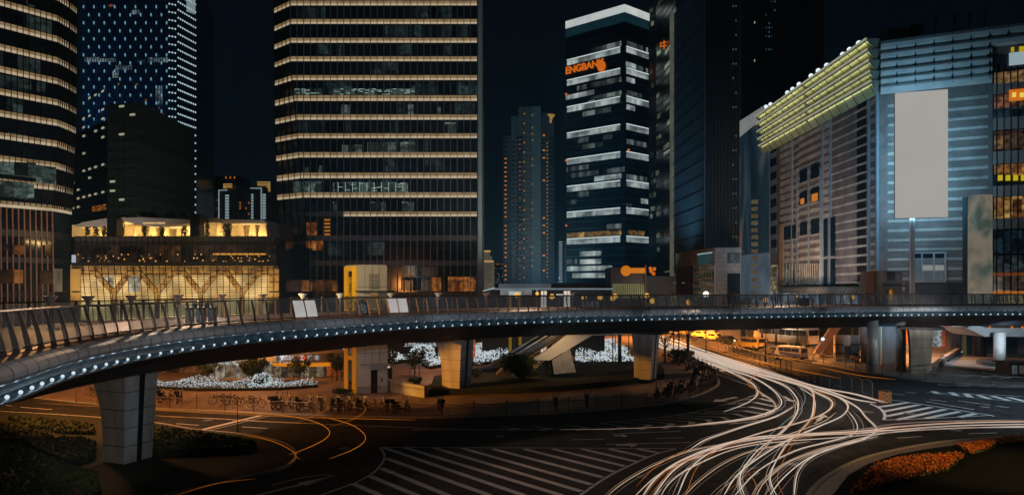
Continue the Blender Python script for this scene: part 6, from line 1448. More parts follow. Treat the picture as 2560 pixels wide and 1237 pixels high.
for k, px in enumerate((1192, 1207)):
    c_ = G(px, 928, .12); pts = [c_ + Vector((.1 + .55 * math.cos(a), k * 1.2, .55 + .5 * math.sin(a))) for a in [math.pi * .5 + i * math.pi / 8 for i in range(9)]]
    MB().tube(pts, .06, 6).build('handrail_newel', M_STEEL, T)
lamp('SPOT', 'stair_light', (5, 76, 5.6), 600, (1, .6, .25), .2, (6, 83, 2), 110, .8)
lamp('SPOT', 'stair_light', (1, 66, 3.6), 500, (.8, .9, 1), .2, (7, 80, 5), 60, .8)
t = thing('round_column', 'slim pale round column under the bridge between the white staircase and third pillar', 'column', tuple(G(1549, 916, .12)))
MB().tube([G(1549, 916, .12), G(1549, 916, .12) + Vector((0, 0, 6.3))], .26, 12).build('shaft', M_STEEL, t, True); MB().tube([G(1549, 916, .12), G(1549, 916, .12) + Vector((0, 0, .3))], .34, 12).build('base_ring', M_DARK, t)

# ================================================================= RIGHT SIDE UNDER THE BRIDGE
M_COLM = mat('column_cladding', (.42, .44, .42), (.50, .52, .50), 1.5, .35, .15)
def column(label, px, py, r, h=7.2, mt=None, top=None):
    b = G(px, py, .12); t = thing('round_column', label, 'column', tuple(b), 'round metal clad columns at right')
    MB().tube([b, b + Vector((0, 0, h))], r, 20).build('shaft', mt or M_COLM, t, True)
    for k in range(1, 5): MB().tube([b + Vector((0, 0, k * 1.5)), b + Vector((0, 0, k * 1.5 + .03))], r + .008, 20, caps=False).build('joint', M_DARK, t)
    return t
column('tall steel clad round column, leftmost of three at right under the bridge', 2182, 930, .66); column('tall steel clad round column, middle one of three at right under the bridge', 2252, 926, .62); column('tall steel clad round column hidden behind the fourth pillar', 2284, 900, .6)
T = thing('stair_house', 'pink clad stair rising to the bridge beside a grey pier, right of the parked vans', 'staircase', tuple(G(2060, 890)))
Yv = 108
M_PINK = brick('pink_cladding', (.30, .20, .17), (.25, .17, .145), (.12, .08, .07), .9, 30, .03, .55, offset=0)
sidepan(Yv, [(2034, 884), (2048, 888), (2104, 818), (2092, 812), (2078, 816)], .5, M_PINK, 'stair_side'); sidepan(Yv + 1.2, [(2046, 892), (2090, 903), (2090, 840), (2100, 822)], .3, mat('pink_dim_wall', (.17, .11, .10), (.22, .15, .13), .8, .6), 'side_wall')
MB().tube([E(2030, 882, Yv), E(2078, 818, Yv)], .09, 6).build('handrail', M_STEEL, T)
MB().ball(tuple(E(2057, 847, Yv - .3)), .28).build('lamp', glow('white_stair_lamp', (.8, .85, .9), 1.3), T)
sidepan(Yv - 4, [(2088, 908), (2112, 912), (2110, 838), (2088, 838)], .6, M_CREAM, 'pier'); sidepan(Yv - 4, [(2128, 912), (2150, 910), (2148, 838), (2128, 838)], .6, mat('grey_pier', (.2, .23, .25), None, 1, .5), 'pier'); sidepan(Yv - 3.6, [(2109, 912), (2130, 912), (2130, 838), (2109, 838)], .3, M_BLACK, 'doorway'); sidepan(Yv - 3.9, [(2109, 864), (2130, 864), (2130, 838), (2109, 838)], .3, M_CREAM, 'lintel')
for y in (859, 881):
    for a, b in ((2086, 2108), (2130, 2152)): MB().b2(xat(a, Yv - 4.5), xat(b, Yv - 4.5), Yv - 4.8, Yv - 4.1, zat(y + 2.4, Yv - 4), zat(y, Yv - 4)).build('ledge', M_DARK, T)
T = thing('mall_base_wall', 'stone clad ground floor wall with uplit niches behind the columns at right', 'building', (90, 122, 0))
Yw = 121.9
def rw_(px0, px1, y0, y1, Yd, mt, nm, th=.3): return MB().b2(xat(px0, Yd), xat(px1, Yd), Yd, Yd + th, zat(y1, Yd), zat(y0, Yd)).build(nm, mt, T)
rw_(2155, 2440, 800, 880, 122, M_STONE, 'wall', .5); rw_(2196, 2240, 812, 882, 119, mat('teal_glass_wall', (.02, .04, .05), (.04, .07, .085), .4, .2), 'glass_wall'); rw_(2330, 2355, 818, 866, 118, rooms('bright_poster', (lin((150, 160, 165)), lin((190, 195, 195))), (1, 4), emit=.95, dark=.6), 'lit_poster'); rw_(2356, 2363, 818, 866, 118, mat('orange_poster_edge', (.5, .2, .1), None, 1, .5), 'poster_edge'); rw_(2262, 2272, 800, 858, 118.5, mat('orange_wall', (.4, .16, .07), None, 1, .6), 'poster_edge')
rw_(2222, 2238, 862, 884, 118.8, M_BLACK, 'doorway', .1); rw_(2462, 2600, 842, 905, 116, mat('dark_blue_wall', (.03, .045, .055), (.04, .06, .07), .5, .5), 'dark_wall')
MB().ball((xat(2227, 118.5), 118.5, zat(876, 118.5)), .2).build('door_lamp', glow('door_lamp', (.6, .75, .8), 1), T)
for px in (2402, 2447): lamp('SPOT', 'wall_uplight', (xat(px, 120.5), 119.6, .3), 500, (1, .85, .65), .1, (xat(px, 122), 122, 5), 80, .7)
mb = MB()
for px in (2402, 2447): mb.lathe((xat(px, 120), 119.6, .12), [(.35, 0), (.3, .15), (.1, .2)], 10)
mb.build('uplight_lens', glow('uplight_lens', (.8, .7, .5), 1.2), T)
T = thing('entrance_canopy', 'angular white entrance canopy on one round column at the right edge', 'canopy', tuple(G(2500, 906)))
Yc = 100
sidepan(Yc, [(2414, 818), (2462, 841), (2620, 842), (2620, 820), (2470, 819), (2440, 812)], 7, mat('white_canopy', (.34, .38, .40), (.4, .44, .46), .5, .45), 'canopy_edge')
MB().tube([G(2499, 905, .6), G(2499, 905, .6) + Vector((0, 0, 4.3))], .75, 20).build('column', M_WHITE, T, True)
b_ = G(2510, 912, .12); MB().lathe(tuple(b_), [(3.4, 0), (3.4, .55), (3.3, .6)], 28).build('round_base', mat('dark_round_base', (.05, .055, .055), None, 1, .5), T)
mb = MB()
for px in (2474, 2530, 2556): mb.ball((xat(px, Yc - .3), Yc - .3, zat(817, Yc)), .16)
mb.build('orange_bulb', ORG, T)
lamp('SPOT', 'canopy_light', (68, 92, 5.6), 1800, (.75, .9, 1), .3, (72, 104, 1), 110, .8)
def steps(name, label, pts, n_, mt):
    t = thing(name, label, 'steps', tuple(G(*pts[0])))
    for k in range(n_):
        mb = MB(); P_ = [G(x, y - k * 4, .12) for x, y in pts]
        for a, b in zip(P_, P_[1:]): mb.beam(a + Vector((0, 0, .08 + k * .12)), b + Vector((0, 0, .08 + k * .12)), .35, .16)
        mb.build('step', mt, t)
steps('plaza_steps', 'low dark steps running along the pavement behind the fence at the right', [(2330, 940), (2430, 946), (2530, 952), (2620, 956)], 4, mat('dark_step', (.06, .06, .06), (.09, .09, .09), 1, .6))
t = thing('low_wall', 'pale topped low wall leading back to two standing people at right', 'wall', tuple(G(2340, 915))); mb = MB(); mb.beam(G(2335, 918, .5), G(2358, 900, .5), .6, .9); mb.beam(G(2360, 898, .5), G(2395, 876, .5), .6, .9); mb.build('wall_body', M_CONC, t)
MB().tube([G(2334, 912, 1.6), G(2352, 893, 1.6), G(2362, 884, 1.6)], .05, 5).build('railing', M_STEEL, t)
T = thing('guard_booth', 'small reddish guard booth with two windows at the right edge', 'booth', tuple(G(2548, 950)))
Yb2 = G(2548, 950).y; c1 = mat('booth_red', (.36, .16, .10), (.42, .2, .13), 2, .5)
rect('body', c1, 2526, 2590, 918, 949, Yb2, 2.6); rect('roof', c1, 2522, 2594, 906, 910, Yb2 - .2, 3); rect('upper_body', c1, 2526, 2590, 910, 918, Yb2, 2.6)
rect('window', mat('booth_glass', lin((60, 72, 74)), lin((88, 98, 98)), 2, .2, emit=.7), 2531, 2543, 913, 934, Yb2 - .06, .05); rect('window', mat('booth_glass2', lin((40, 46, 48)), lin((80, 76, 66)), 2, .2, emit=.7), 2549, 2561, 913, 934, Yb2 - .06, .05)
mb = MB()
for k in range(4): mb.b2(xat(2535, Yb2), xat(2541, Yb2), Yb2 - .09, Yb2 - .07, zat(930 - k * 4, Yb2), zat(929 - k * 4, Yb2))
mb.build('notice', M_BLACK, T)

# ================================================================= FENCES, BOLLARDS
M_FEN = mat('fence_paint', (.16, .12, .10), (.22, .17, .14), 3, .5)
def fence(label, pts, h, z=.12, pitch=.16, post=3.0, mt=M_FEN, cat='fence', name='railing_fence', scal=True):
    P_ = resample(spline([G(*p, z) for p in pts], .5), pitch); t = thing(name, label, cat, tuple(P_[0])); bars = MB(); rails = MB(); hi = []
    every = max(1, int(post / pitch)); up = Vector((0, 0, 1))
    for k, p in enumerate(P_):
        f = (k % every) / every; sag = .10 * h * abs(math.sin(math.pi * f)) if scal else 0
        hi.append(p + up * (h * .9 - sag)); 
        if k % every: bars.tube([p + up * .12, p + up * (h * .88 - sag)], .018, 3, caps=False)
        elif k // every < 95: MB().tube([p, p + up * h * 1.08], .055, 6).ball(tuple(p + up * h * 1.1), .07, n=6).build('post', mt, t)
    rails.tube(hi, .03, 4); rails.tube([p + up * .14 for p in P_], .025, 4); rails.tube([p + up * h * .62 for p in P_], .018, 4)
    bars.build('bars', mt, t)['kind'] = 'stuff'; rails.build('rail', mt, t); return t
fence('long grey street railing along the plaza kerb in front of the parked bicycles', [(190, 1005), (380, 1019), (700, 1032), (900, 1038), (1100, 1041), (1300, 1036), (1450, 1028), (1636, 1010)], 1.25)
fence('dark curved railing at the plaza tip around the parked scooters', [(1640, 1009), (1728, 992), (1780, 970), (1792, 956), (1780, 938), (1738, 913), (1690, 889)], 1.3)
fence('scalloped railing along the far kerb behind the dark road at right', [(1985, 893), (2105, 917), (2164, 931), (2210, 939), (2282, 949), (2330, 953), (2440, 959), (2520, 963)], 1.5)
fence('thin railing at the back of the orange road near the stair foot', [(2010, 880), (2080, 896), (2150, 912)], 1.2)
M_ARCH = mat('arched_fence_paint', (.34, .22, .17), (.42, .29, .22), 3, .45)
def archfence(label, pts, h, seg, z=.0):
    P_ = resample(spline([G(*p, z) for p in pts], .5), seg); t = thing('arched_barrier', label, 'road barrier', tuple(P_[0])); bars = MB(); up = Vector((0, 0, 1))
    for k, (a, b) in enumerate(zip(P_, P_[1:])):
        arch = [a, a + up * h * .78] + [a.lerp(b, .5 - .5 * math.cos(u * math.pi / 6)) + up * (h * .78 + h * .22 * math.sin(u * math.pi / 6)) for u in range(1, 6)] + [b + up * h * .78, b]
        MB().tube(arch, .055, 5).build('hoop', M_ARCH, t)
        for j in range(1, 12): f = j / 12; bars.tube([a.lerp(b, f) + up * .15, a.lerp(b, f) + up * (h * .78 + h * .17 * math.sin(math.pi * f))], .014, 3, caps=False)
        bars.tube([a + up * .15, b + up * .15], .03, 4)
    bars.build('bars', M_FEN, t)['kind'] = 'stuff'; return t
archfence('long arched median barrier running between the white trails and the orange road', [(1652, 843), (1720, 858), (1800, 882), (1880, 905), (1930, 920), (1985, 938)], 1.75, 2.0)
archfence('short run of seven arched barrier hoops ending at the checkered block', [(2052, 962), (2080, 970), (2140, 985), (2175, 996), (2208, 1004)], 1.9, 2.05)
for k, (px, py) in enumerate([(2004, 944), (2020, 950), (2037, 955)]):
    t = thing('lane_bollard', f'slim red lane bollard, {ORD[k]} from the left between the two arched barriers', 'bollard', tuple(G(px, py)), 'lane bollards between the barriers')
    MB().lathe(tuple(G(px, py)), [(.16, 0), (.14, .06), (.07, .1), (.07, .8), (.05, .84)], 10).build('post', c1, t); MB().lathe(tuple(G(px, py, .5)), [(.075, 0), (.075, .12)], 10).build('reflector', M_WHITE, t)
t = thing('crash_block', 'red and yellow checkered block at the end of the arched barrier', 'crash block', tuple(G(2217, 1008)))
g0 = G(2217, 1008); chk = bpy.data.materials.new('checkered_film'); chk.use_nodes = True; N_ = chk.node_tree; ck = N_.nodes.new('ShaderNodeTexChecker'); ck.inputs['Scale'].default_value = 5; ck.inputs['Color1'].default_value = (.5, .06, .02, 1); ck.inputs['Color2'].default_value = (.6, .4, .12, 1)
tc_ = N_.nodes.new('ShaderNodeTexCoord'); N_.links.new(tc_.outputs['Object'], ck.inputs['Vector']); N_.links.new(ck.outputs[0], N_.nodes['Principled BSDF'].inputs['Base Color'])
MB().box((g0.x, g0.y + .3, .62), (1.0, .6, 1.2), .2).build('block', chk, t); MB().box((g0.x, g0.y + .3, 1.23), (1.04, .64, .06), .2).build('cap', M_DARK, t)
# crowd barriers at lower right
bar = None
for k, px in enumerate([2386, 2436, 2487, 2538]):
    lb = f'arched crowd barrier at the right edge, {ORD[k]} from the left in its row'
    g_ = G(px, 968 + k * 2)
    if bar is None:
        bar = thing('crowd_barrier', lb, 'crowd barrier', (0, 0, 0), 'crowd barriers at the right edge'); w = 1.75; mb = MB(); mb.tube([(-w, 0, .15), (-w, 0, 1.15)] + [(-w + 2 * w * u / 8, 0, 1.15 + .3 * math.sin(math.pi * u / 8)) for u in range(1, 8)] + [(w, 0, 1.15), (w, 0, .15)], .04, 5); mb.tube([(-w, 0, .25), (w, 0, .25)], .03, 5); mb.build('frame', M_FEN, bar)
        mb = MB()
        for j in range(1, 20): x = -w + 2 * w * j / 20; mb.tube([(x, 0, .25), (x, 0, 1.15 + .28 * math.sin(math.pi * j / 20))], .02, 4)
        mb.build('bars', M_FEN, bar)
        for s in (-1, 1): MB().tube([(s * w * .9, -.4, 0), (s * w * .9, 0, .2), (s * w * .9, .4, 0)], .035, 5).build('foot', M_DARK, bar)
        bar.location = g_
    else: dup(bar, g_, R(-3 * k), lb)

# ================================================================= BICYCLES AND SCOOTERS
M_TYRE = mat('tyre_rubber', (.012, .012, .012), None, 5, .8); M_FR = mat('bicycle_paint', (.10, .07, .05), (.16, .12, .09), 3, .3, .5); M_SEAT = mat('saddle', (.02, .02, .02), None, 4, .6)
def ring_pts(c, r, n=16): return [Vector((c[0] + r * math.cos(2 * math.pi * i / n), c[1], c[2] + r * math.sin(2 * math.pi * i / n))) for i in range(n)]
bike = thing('bicycle', '', 'bicycle')
for x in (-.55, .55):
    w = MB().tube(ring_pts((x, 0, .36), .34), .028, 5, closed=True).build('wheel', M_TYRE, bike); sp_ = MB()
    for a in range(6): sp_.tube([(x - .33 * math.cos(a * .52), 0, .36 - .33 * math.sin(a * .52)), (x + .33 * math.cos(a * .52), 0, .36 + .33 * math.sin(a * .52))], .008, 3)
    s_ = sp_.build('spokes', M_STEEL, bike); s_.parent = w
mb = MB()
for a, b in [((-.55, 0, .36), (-.1, 0, .34)), ((-.1, 0, .34), (.38, 0, .72)), ((-.1, 0, .34), (-.25, 0, .85)), ((-.25, 0, .78), (.38, 0, .78)), ((-.55, 0, .36), (-.23, 0, .76)), ((.55, 0, .36), (.36, 0, .95))]: mb.tube([a, b], .03, 5)
mb.build('frame', M_FR, bike); MB().tube([(.22, -.28, 1.0), (.36, -.22, .98), (.36, .22, .98), (.22, .28, 1.0)], .022, 5).build('handlebar', M_STEEL, bike); MB().lathe((-.26, 0, .86), [(.05, 0), (.13, .05), (.1, .09)], 8, sx=1.3, sy=.8).build('saddle', M_SEAT, bike)
mb = MB().b2(-.85, -.4, -.1, .1, .74, .77); mb.tube([(-.7, 0, .74), (-.55, 0, .36)], .015, 4); mb.build('rack', M_DARK, bike)
scoot = thing('motor_scooter', '', 'scooter')
for x in (-.6, .62): w = MB().tube(ring_pts((x, 0, .26), .20), .07, 6, closed=True).build('wheel', M_TYRE, scoot); h_ = MB().lathe((x, .05, .26), [(.1, -.0)] * 2, 8).build('hub', M_STEEL, scoot); h_.parent = w; h_.rotation_euler = (0, 0, 0)
def shell(secs, n=8):
    mb = MB(); 
    for (x, hw, z0, z1) in secs:
        for j in range(n): a = 2 * math.pi * j / n; mb.v.append((x, hw * math.cos(a), (z0 + z1) / 2 + (z1 - z0) / 2 * math.sin(a)))
    for i in range(len(secs) - 1):
        for j in range(n): j2 = (j + 1) % n; mb.f.append((i * n + j, i * n + j2, (i + 1) * n + j2, (i + 1) * n + j)); mb.m.append(0)
    mb.f.append(tuple(range(n))[::-1]); mb.m.append(0); mb.f.append(tuple((len(secs) - 1) * n + j for j in range(n))); mb.m.append(0); return mb
M_SC = mat('scooter_body', (.03, .03, .035), (.06, .05, .05), 3, .2, .2)
shell([(-.95, .05, .5, .62), (-.8, .16, .42, .78), (-.4, .2, .3, .8), (-.1, .16, .22, .62), (0, .15, .2, .32), (.3, .15, .2, .32), (.42, .16, .28, .7), (.5, .15, .5, .92), (.55, .08, .8, 1.0)]).build('body', M_SC, scoot, True)
shell([(-.9, .1, .78, .84), (-.6, .17, .78, .92), (-.2, .15, .78, .9), (-.05, .08, .76, .82)]).build('seat', M_SEAT, scoot, True)
MB().tube([(.3, -.33, 1.08), (.46, -.2, 1.04), (.46, .2, 1.04), (.3, .33, 1.08)], .03, 5).build('handlebar', M_STEEL, scoot); MB().ball((.6, 0, .92), .09, n=8).build('headlamp', M_WHITE, scoot); MB().tube([(.5, 0, .95), (.64, 0, .26)], .04, 5).build('fork', M_STEEL, scoot)
for s in (-1, 1): MB().tube([(.42, s * .2, 1.05), (.38, s * .26, 1.25)], .012, 4).ball((.38, s * .27, 1.28), .06, n=6).build('mirror', M_DARK, scoot)
MB().b2(-1.05, -.72, -.18, .18, .86, 1.16).build('top_box', M_BLACK, scoot)
row = [(236, 996, 'b'), (248, 998, 'b'), (262, 999, 'b'), (392, 1009, 's'), (415, 1010, 's'), (448, 1012, 's'), (548, 1017, 'b'), (566, 1018, 'b'), (580, 1019, 'b'), (618, 1022, 'b'), (640, 1024, 'b'), (693, 1026, 's'), (712, 1027, 's'), (762, 1029, 's'), (785, 1030, 'b'), (803, 1030, 's'), (838, 1031, 's'), (862, 1031, 's'), (885, 1032, 'b'), (905, 1031, 's'), (942, 1033, 'b'), (968, 1034, 's'), (1003, 1036, 's'), (1100, 1035, 's'), (1390, 1030, 's'), (1468, 1022, 's')]
cnt = {'b': 0, 's': 0}
for px, py, kd in row:
    src = bike if kd == 'b' else scoot; k = cnt[kd]; cnt[kd] += 1; g_ = G(px, py - 6, .12); rz = R(random.uniform(-25, 25) + (180 if random.random() < .5 else 0)) if kd == 'b' else R(random.uniform(40, 110))
    if px < 640 and kd == 'b': rz = R(random.choice([0, 180]) + random.uniform(-12, 12))
    lb = (f'parked bicycle, {ORD[k]} from the left along the street railing' if kd == 'b' else f'dark parked scooter, {ORD[k]} from the left along the street railing'); gp = 'bicycles parked along the street railing' if kd == 'b' else 'scooters parked along the street railing'
    if k == 0: put(src, g_, rz, lb, 1.12); src['group'] = gp
    else: dup(src, g_, rz, lb, gp, 1.12)
tip = [(1668, 893), (1680, 897), (1694, 900), (1708, 902), (1690, 908), (1705, 912), (1722, 925), (1732, 920), (1745, 930), (1757, 935), (1766, 941), (1776, 950), (1768, 958), (1752, 966), (1735, 975), (1715, 981), (1695, 984), (1675, 989), (1655, 994), (1742, 940), (1755, 950)]
for k, (px, py) in enumerate(tip):
    g_ = G(px, py, .12); dup(scoot, g_, R(200 + k * 17 % 60), f'scooter in the packed plaza tip row, {ORD[k]} counted from the bare tree', 'scooters packed at the plaza tip', 1.15)

# ================================================================= VEHICLES
def wheelset(t, L, Wd, r, xs):
    for x in xs:
        for s in (-1, 1):
            w = MB().tube([(x, s * (Wd / 2 - .2), r), (x, s * (Wd / 2 + .02), r)], r, 14).build('wheel', M_TYRE, t); h_ = MB().tube([(x, s * (Wd / 2 + .02), r), (x, s * (Wd / 2 + .04), r)], r * .55, 10).build('rim', M_STEEL, t); h_.parent = w
M_VG = mat('vehicle_glass', (.01, .012, .015), None, 2, .08)
M_LAMPR = glow('tail_lamp', (.35, .04, .01), .8)
def extr(prof, hw, taper=.06):
    """side profile (x,z) extruded to a body whose upper part leans in"""
    mb = MB(); n_ = len(prof); zs_ = [p[1] for p in prof]; zm = (max(zs_) + min(zs_)) / 2
    def w(z): return hw - taper * max(0, z - zm) / (max(zs_) - zm) * 2
    vs = [(x, -w(z), z) for x, z in prof] + [(x, w(z), z) for x, z in prof]
    return mb.add(vs, [tuple(range(n_)), tuple(range(n_, 2 * n_))[::-1]] + [(i, i + n_, (i + 1) % n_ + n_, (i + 1) % n_) for i in range(n_)])
def van(label, px, py, rz, paint, s=1., cat='van', kd='van'):
    t = thing(kd, label, cat, (0, 0, 0)); wn_s = {}
    if kd == 'van': prof = [(-2.35, .35), (2.3, .35), (2.4, .8), (2.1, 1.15), (1.45, 1.85), (1.2, 1.98), (-2.1, 1.98), (-2.35, 1.8)]; hw = .88
    elif kd == 'car': prof = [(-2.25, .35), (2.2, .35), (2.25, .7), (1.1, .92), (.45, 1.42), (-1.2, 1.45), (-1.9, 1.0), (-2.28, .9)]; hw = .88
    else: prof = [(-5.6, .5), (5.5, .5), (5.6, 1.2), (5.5, 3.0), (5.2, 3.2), (-5.3, 3.2), (-5.6, 3.0)]; hw = 1.25
    body = extr(prof, hw, .1).build('body', paint, t)
    L = prof[1][0] + .1; ztop = max(p[1] for p in prof)
    win = MB()
    if kd == 'bus':
        for s_ in (-1, 1):
            for j in range(7): win.b2(-5.2 + j * 1.5, -3.85 + j * 1.5, s_ * 1.2 - .03, s_ * 1.2 + .03, 1.75, 2.65)
        win.b2(-5.66, -5.58, -1.0, 1.0, 1.9, 2.8); win.b2(5.52, 5.62, -1.1, 1.1, 1.4, 2.7)
    elif kd == 'van':
        for s_ in (-1, 1):
            for a, b in ((-2.1, -1.0), (-.9, .2), (.3, 1.15)): win.b2(a, b, s_ * .83 - .03, s_ * .83 + .03, 1.25, 1.75)
        win.b2(-2.42, -2.34, -.68, .68, 1.2, 1.8)
        win.quad((2.14, -.7, 1.17), (2.14, .7, 1.17), (1.5, .66, 1.86), (1.5, -.66, 1.86))
    else:
        for s_ in (-1, 1): win.b2(-1.3, .4, s_ * .82 - .03, s_ * .82 + .03, .98, 1.34)
        win.quad((-1.95, -.68, 1.02), (-1.95, .68, 1.02), (-1.28, .6, 1.42), (-1.28, -.6, 1.42)); win.quad((1.12, -.7, .94), (1.12, .7, .94), (.5, .6, 1.4), (.5, -.6, 1.4))
    win.build('window', M_VG, t)
    r = .32 if kd != 'bus' else .48; wheelset(t, L, hw * 2, r, (-L * .62, L * .62))
    xb = prof[0][0]; 
    for s_ in (-1, 1): MB().b2(xb - .06, xb + .02, s_ * hw * .86 - .09, s_ * hw * .86 + .09, .75, 1.15).build('tail_light', M_LAMPR, t)
    MB().b2(xb - .1, xb + .05, -hw * .95, hw * .95, .35, .6).build('bumper', M_DARK, t); MB().b2(xb - .07, xb - .02, -.25, .25, .62, .76).build('number_plate', M_WHITE, t)
    t.location = G(px, py); t.rotation_euler = (0, 0, rz); t.scale = (s,) * 3; return t
M_VY = mat('taxi_yellow', (.62, .40, .08), (.66, .45, .1), 1, .3, .0); M_VW = mat('van_white', (.5, .48, .46), (.58, .56, .54), 1, .3); M_CD = mat('car_dark', (.07, .06, .04), None, 1, .25, .3); M_BUS = mat('bus_cream', (.52, .44, .30), (.58, .5, .36), 1, .4)
van('white van parked on the dark end of the orange road, seen from behind', 1973, 899, R(122), M_VW, 1.12)
van('yellow lit van ahead of the dark taxi on the orange road', 1875, 871, R(120), M_VY, 1.1)
van('dark car with a yellow roof between the two vans', 1938, 888, R(124), M_CD, 1.1, 'car', 'car')
van('yellow taxi further up the orange road near the headlights', 1790, 851, R(-58), M_VY, 1.1, 'car', 'car')
van('cream bus nearest the stair, parked behind the dark car', 1968, 862, R(112), M_BUS, 1.2, 'bus', 'bus')
van('cream bus with side windows, left one of the two parked buses', 1888, 848, R(108), M_BUS, 1.2, 'bus', 'bus')
for k, (px, py) in enumerate([(1706, 834), (1722, 837), (1740, 841), (1757, 844)]): van(['distant car furthest up the orange road', 'distant car second in the queue up the orange road', 'distant car third in the queue up the orange road', 'distant car nearest in the queue up the orange road'][k], px, py, R(-60), M_VY if k % 2 else M_CD, 1.1, 'car', 'car')
t = thing('headlight_glow_car', 'car facing us with three blazing headlamps on the orange road', 'car', tuple(G(1820, 858)))
v = van('tmp', 1820, 858, R(-62), M_CD, 1.1, 'car', 'car'); bpy.data.objects.remove(t); v['label'] = 'car facing us with blazing headlamps on the orange road left of the yellow van'
for s_ in (-1, 1): o = MB().ball((2.25, s_ * .65, .7), .2).build('headlight', glow('headlight_glow', (1, .85, .5), 1.3)); o.parent = v
t = thing('traffic_cone', 'small yellow cone shaped marker below the nearer bus', 'traffic cone', tuple(G(1970, 868))); MB().lathe(tuple(G(1970, 868)), [(.45, 0), (.42, .08), (.3, .1), (.08, 1.1)], 10).build('cone', M_VY, t)

# ================================================================= LAMP POSTS, FLAG POLES
def post(label, base, h, glowc=None, r=.09, name='street_lamp', gr=.32, arm=0, cat='street lamp', group=None):
    t = thing(name, label, cat, tuple(base), group); b = Vector(base)
    MB().tube([b, b + Vector((0, 0, h))], [r, r * .7], 8).build('pole', M_STEEL if arm == 2 else M_DARK, t); MB().tube([b, b + Vector((0, 0, .5))], r * 1.8, 8).build('base', M_DARK, t)
    top = b + Vector((0, 0, h))
    if glowc: MB().ball(tuple(top + Vector((0, 0, gr * .6))), gr, n=12).build('globe', glowc, t, True)
    elif arm: MB().tube([top + Vector((-.7, 0, .2)), top, top + Vector((.7, 0, .2))], .06, 6).build('arm', M_DARK, t); MB().b2(top.x - .9, top.x - .4, top.y - .15, top.y + .15, top.z + .15, top.z + .3).b2(top.x + .4, top.x + .9, top.y - .15, top.y + .15, top.z + .15, top.z + .3).build('lantern', M_STEEL, t)
    return t
M_SODG = glow('sodium_globe', (1.0, .42, .06), 1.25, sample=True); M_WHG = glow('white_globe', (1, .92, .75), 1.4, sample=True)
for k, (px, y, Y) in enumerate([(1292, 743, 100), (1343, 738, 101), (1380, 747, 98), (1460, 750, 100), (1500, 749, 104), (1532, 751, 100), (1538, 745, 112), (1617, 744, 108), (1631, 758, 99), (1722, 761, 98), (1914, 756, 102), (1994, 743, 120), (2130, 748, 118)]):
    zt3 = zat(y, Y); post(f'orange globe street lamp glowing behind the bridge railing, {ORD[k]} from the left', (xat(px, Y), Y, .1), zt3, M_SODG, gr=.40 if k not in (1, 11) else .26, group='orange lamps behind the bridge')
post('very bright white lamp glowing at the foot of the beige lattice entrance block', (xat(1765, 112), 112, .1), zat(741, 112), M_WHG, gr=.5)
post('thin grey pole standing on the kerb in the left foreground road', G(594, 1084), 3.0, None, .035, 'marker_pole', cat='pole')
post('thin dark lamp post left of the bare tree behind the third pillar', G(1572, 905), 8.2, None, .08, arm=1)
post('slender dark lamp post right of the bare tree', G(1684, 908, .1), 7.2, None, .09, arm=1)
post('short ornate dark post at the end of the scooter row', G(1719, 924, .1), 4.6, M_DARK, .17, 'ornate_post', .2, cat='post')
post('thin dark pole beside the rear bus', G(1993, 873), 9, None, .12, 'traffic_pole', arm=1, cat='pole')
post('twin headed grey lamp standing in front of the mall awning', (xat(2148, 108), 108, .1), zat(706, 108), None, .12, arm=2)
post('thin lamp post with a camera head in front of the stone entrance block', (xat(1697, 105), 105, .1), zat(712, 105), None, .1, arm=1)
# ================================================================= PEOPLE
SKIN = mat('skin', (.35, .2, .14), None, 3, .6); CLO = [mat('dark_coat', (.02, .02, .025), (.03, .03, .035), 4, .8), mat('grey_jacket', (.10, .11, .12), None, 4, .8), mat('pale_jacket', (.35, .36, .38), None, 4, .8)]
HAIR = mat('black_hair', (.008, .007, .006), None, 8, .5)
def person(label, loc, rz, h=1.72, coat=0, pose=0):
    """one continuous skinned body; joints laid out for a standing (0) or walking (1) pose"""
    t = thing('person', label, 'person', (0, 0, 0)); s = h / 1.75; w = .16 * pose
    J = [(0, 0, .95), (0, 0, 1.15), (0, 0, 1.38), (0, .01, 1.5), (0, .02, 1.57), (0, .02, 1.66), (0, .02, 1.74),
         (-.19, 0, 1.42), (-.24, -w, 1.14), (-.22, .06 + w * .2, .88), (-.22, .09, .78), (.19, 0, 1.42), (.24, w, 1.14), (.22, .06 + w, .9), (.22, .09 + w, .80),
         (-.1, 0, .88), (-.11, w, .5), (-.11, w * .6 - .02, .08), (-.11, w * .6 + .14, .04), (.1, 0, .88), (.11, -w * .4, .5), (.11, -w * 1.4 - .02, .09), (.11, -w * 1.4 + .12, .04)]
    Ed = [(0, 1), (1, 2), (2, 3), (3, 4), (4, 5), (5, 6), (2, 7), (7, 8), (8, 9), (9, 10), (2, 11), (11, 12), (12, 13), (13, 14), (0, 15), (15, 16), (16, 17), (17, 18), (0, 19), (19, 20), (20, 21), (21, 22)]
    Rr = [.15, .14, .15, .06, .06, .095, .06, .07, .05, .035, .03, .07, .05, .035, .03, .10, .07, .05, .035, .10, .07, .05, .035]
    me = bpy.data.meshes.new('body'); me.from_pydata([tuple(c * s for c in p) for p in J], Ed, []); o = bpy.data.objects.new('body', me); col.objects.link(o); o.parent = t
    sk = o.modifiers.new('skin', 'SKIN'); 
    for i, r in enumerate(Rr): me.skin_vertices[0].data[i].radius = (r * s, r * s * .8)
    me.skin_vertices[0].data[0].use_root = True; o.modifiers.new('sub', 'SUBSURF').levels = 1; o.modifiers['sub'].render_levels = 1; me.materials.append(CLO[coat])
    MB().ball((0, .03 * s, 1.66 * s), .098 * s, n=10, sz=1.2).build('face', SKIN, t, True); MB().ball((0, -.01 * s, 1.70 * s), .105 * s, n=10, sz=1.0).build('hair', HAIR, t, True)
    t.location = loc; t.rotation_euler = (0, 0, rz); return t
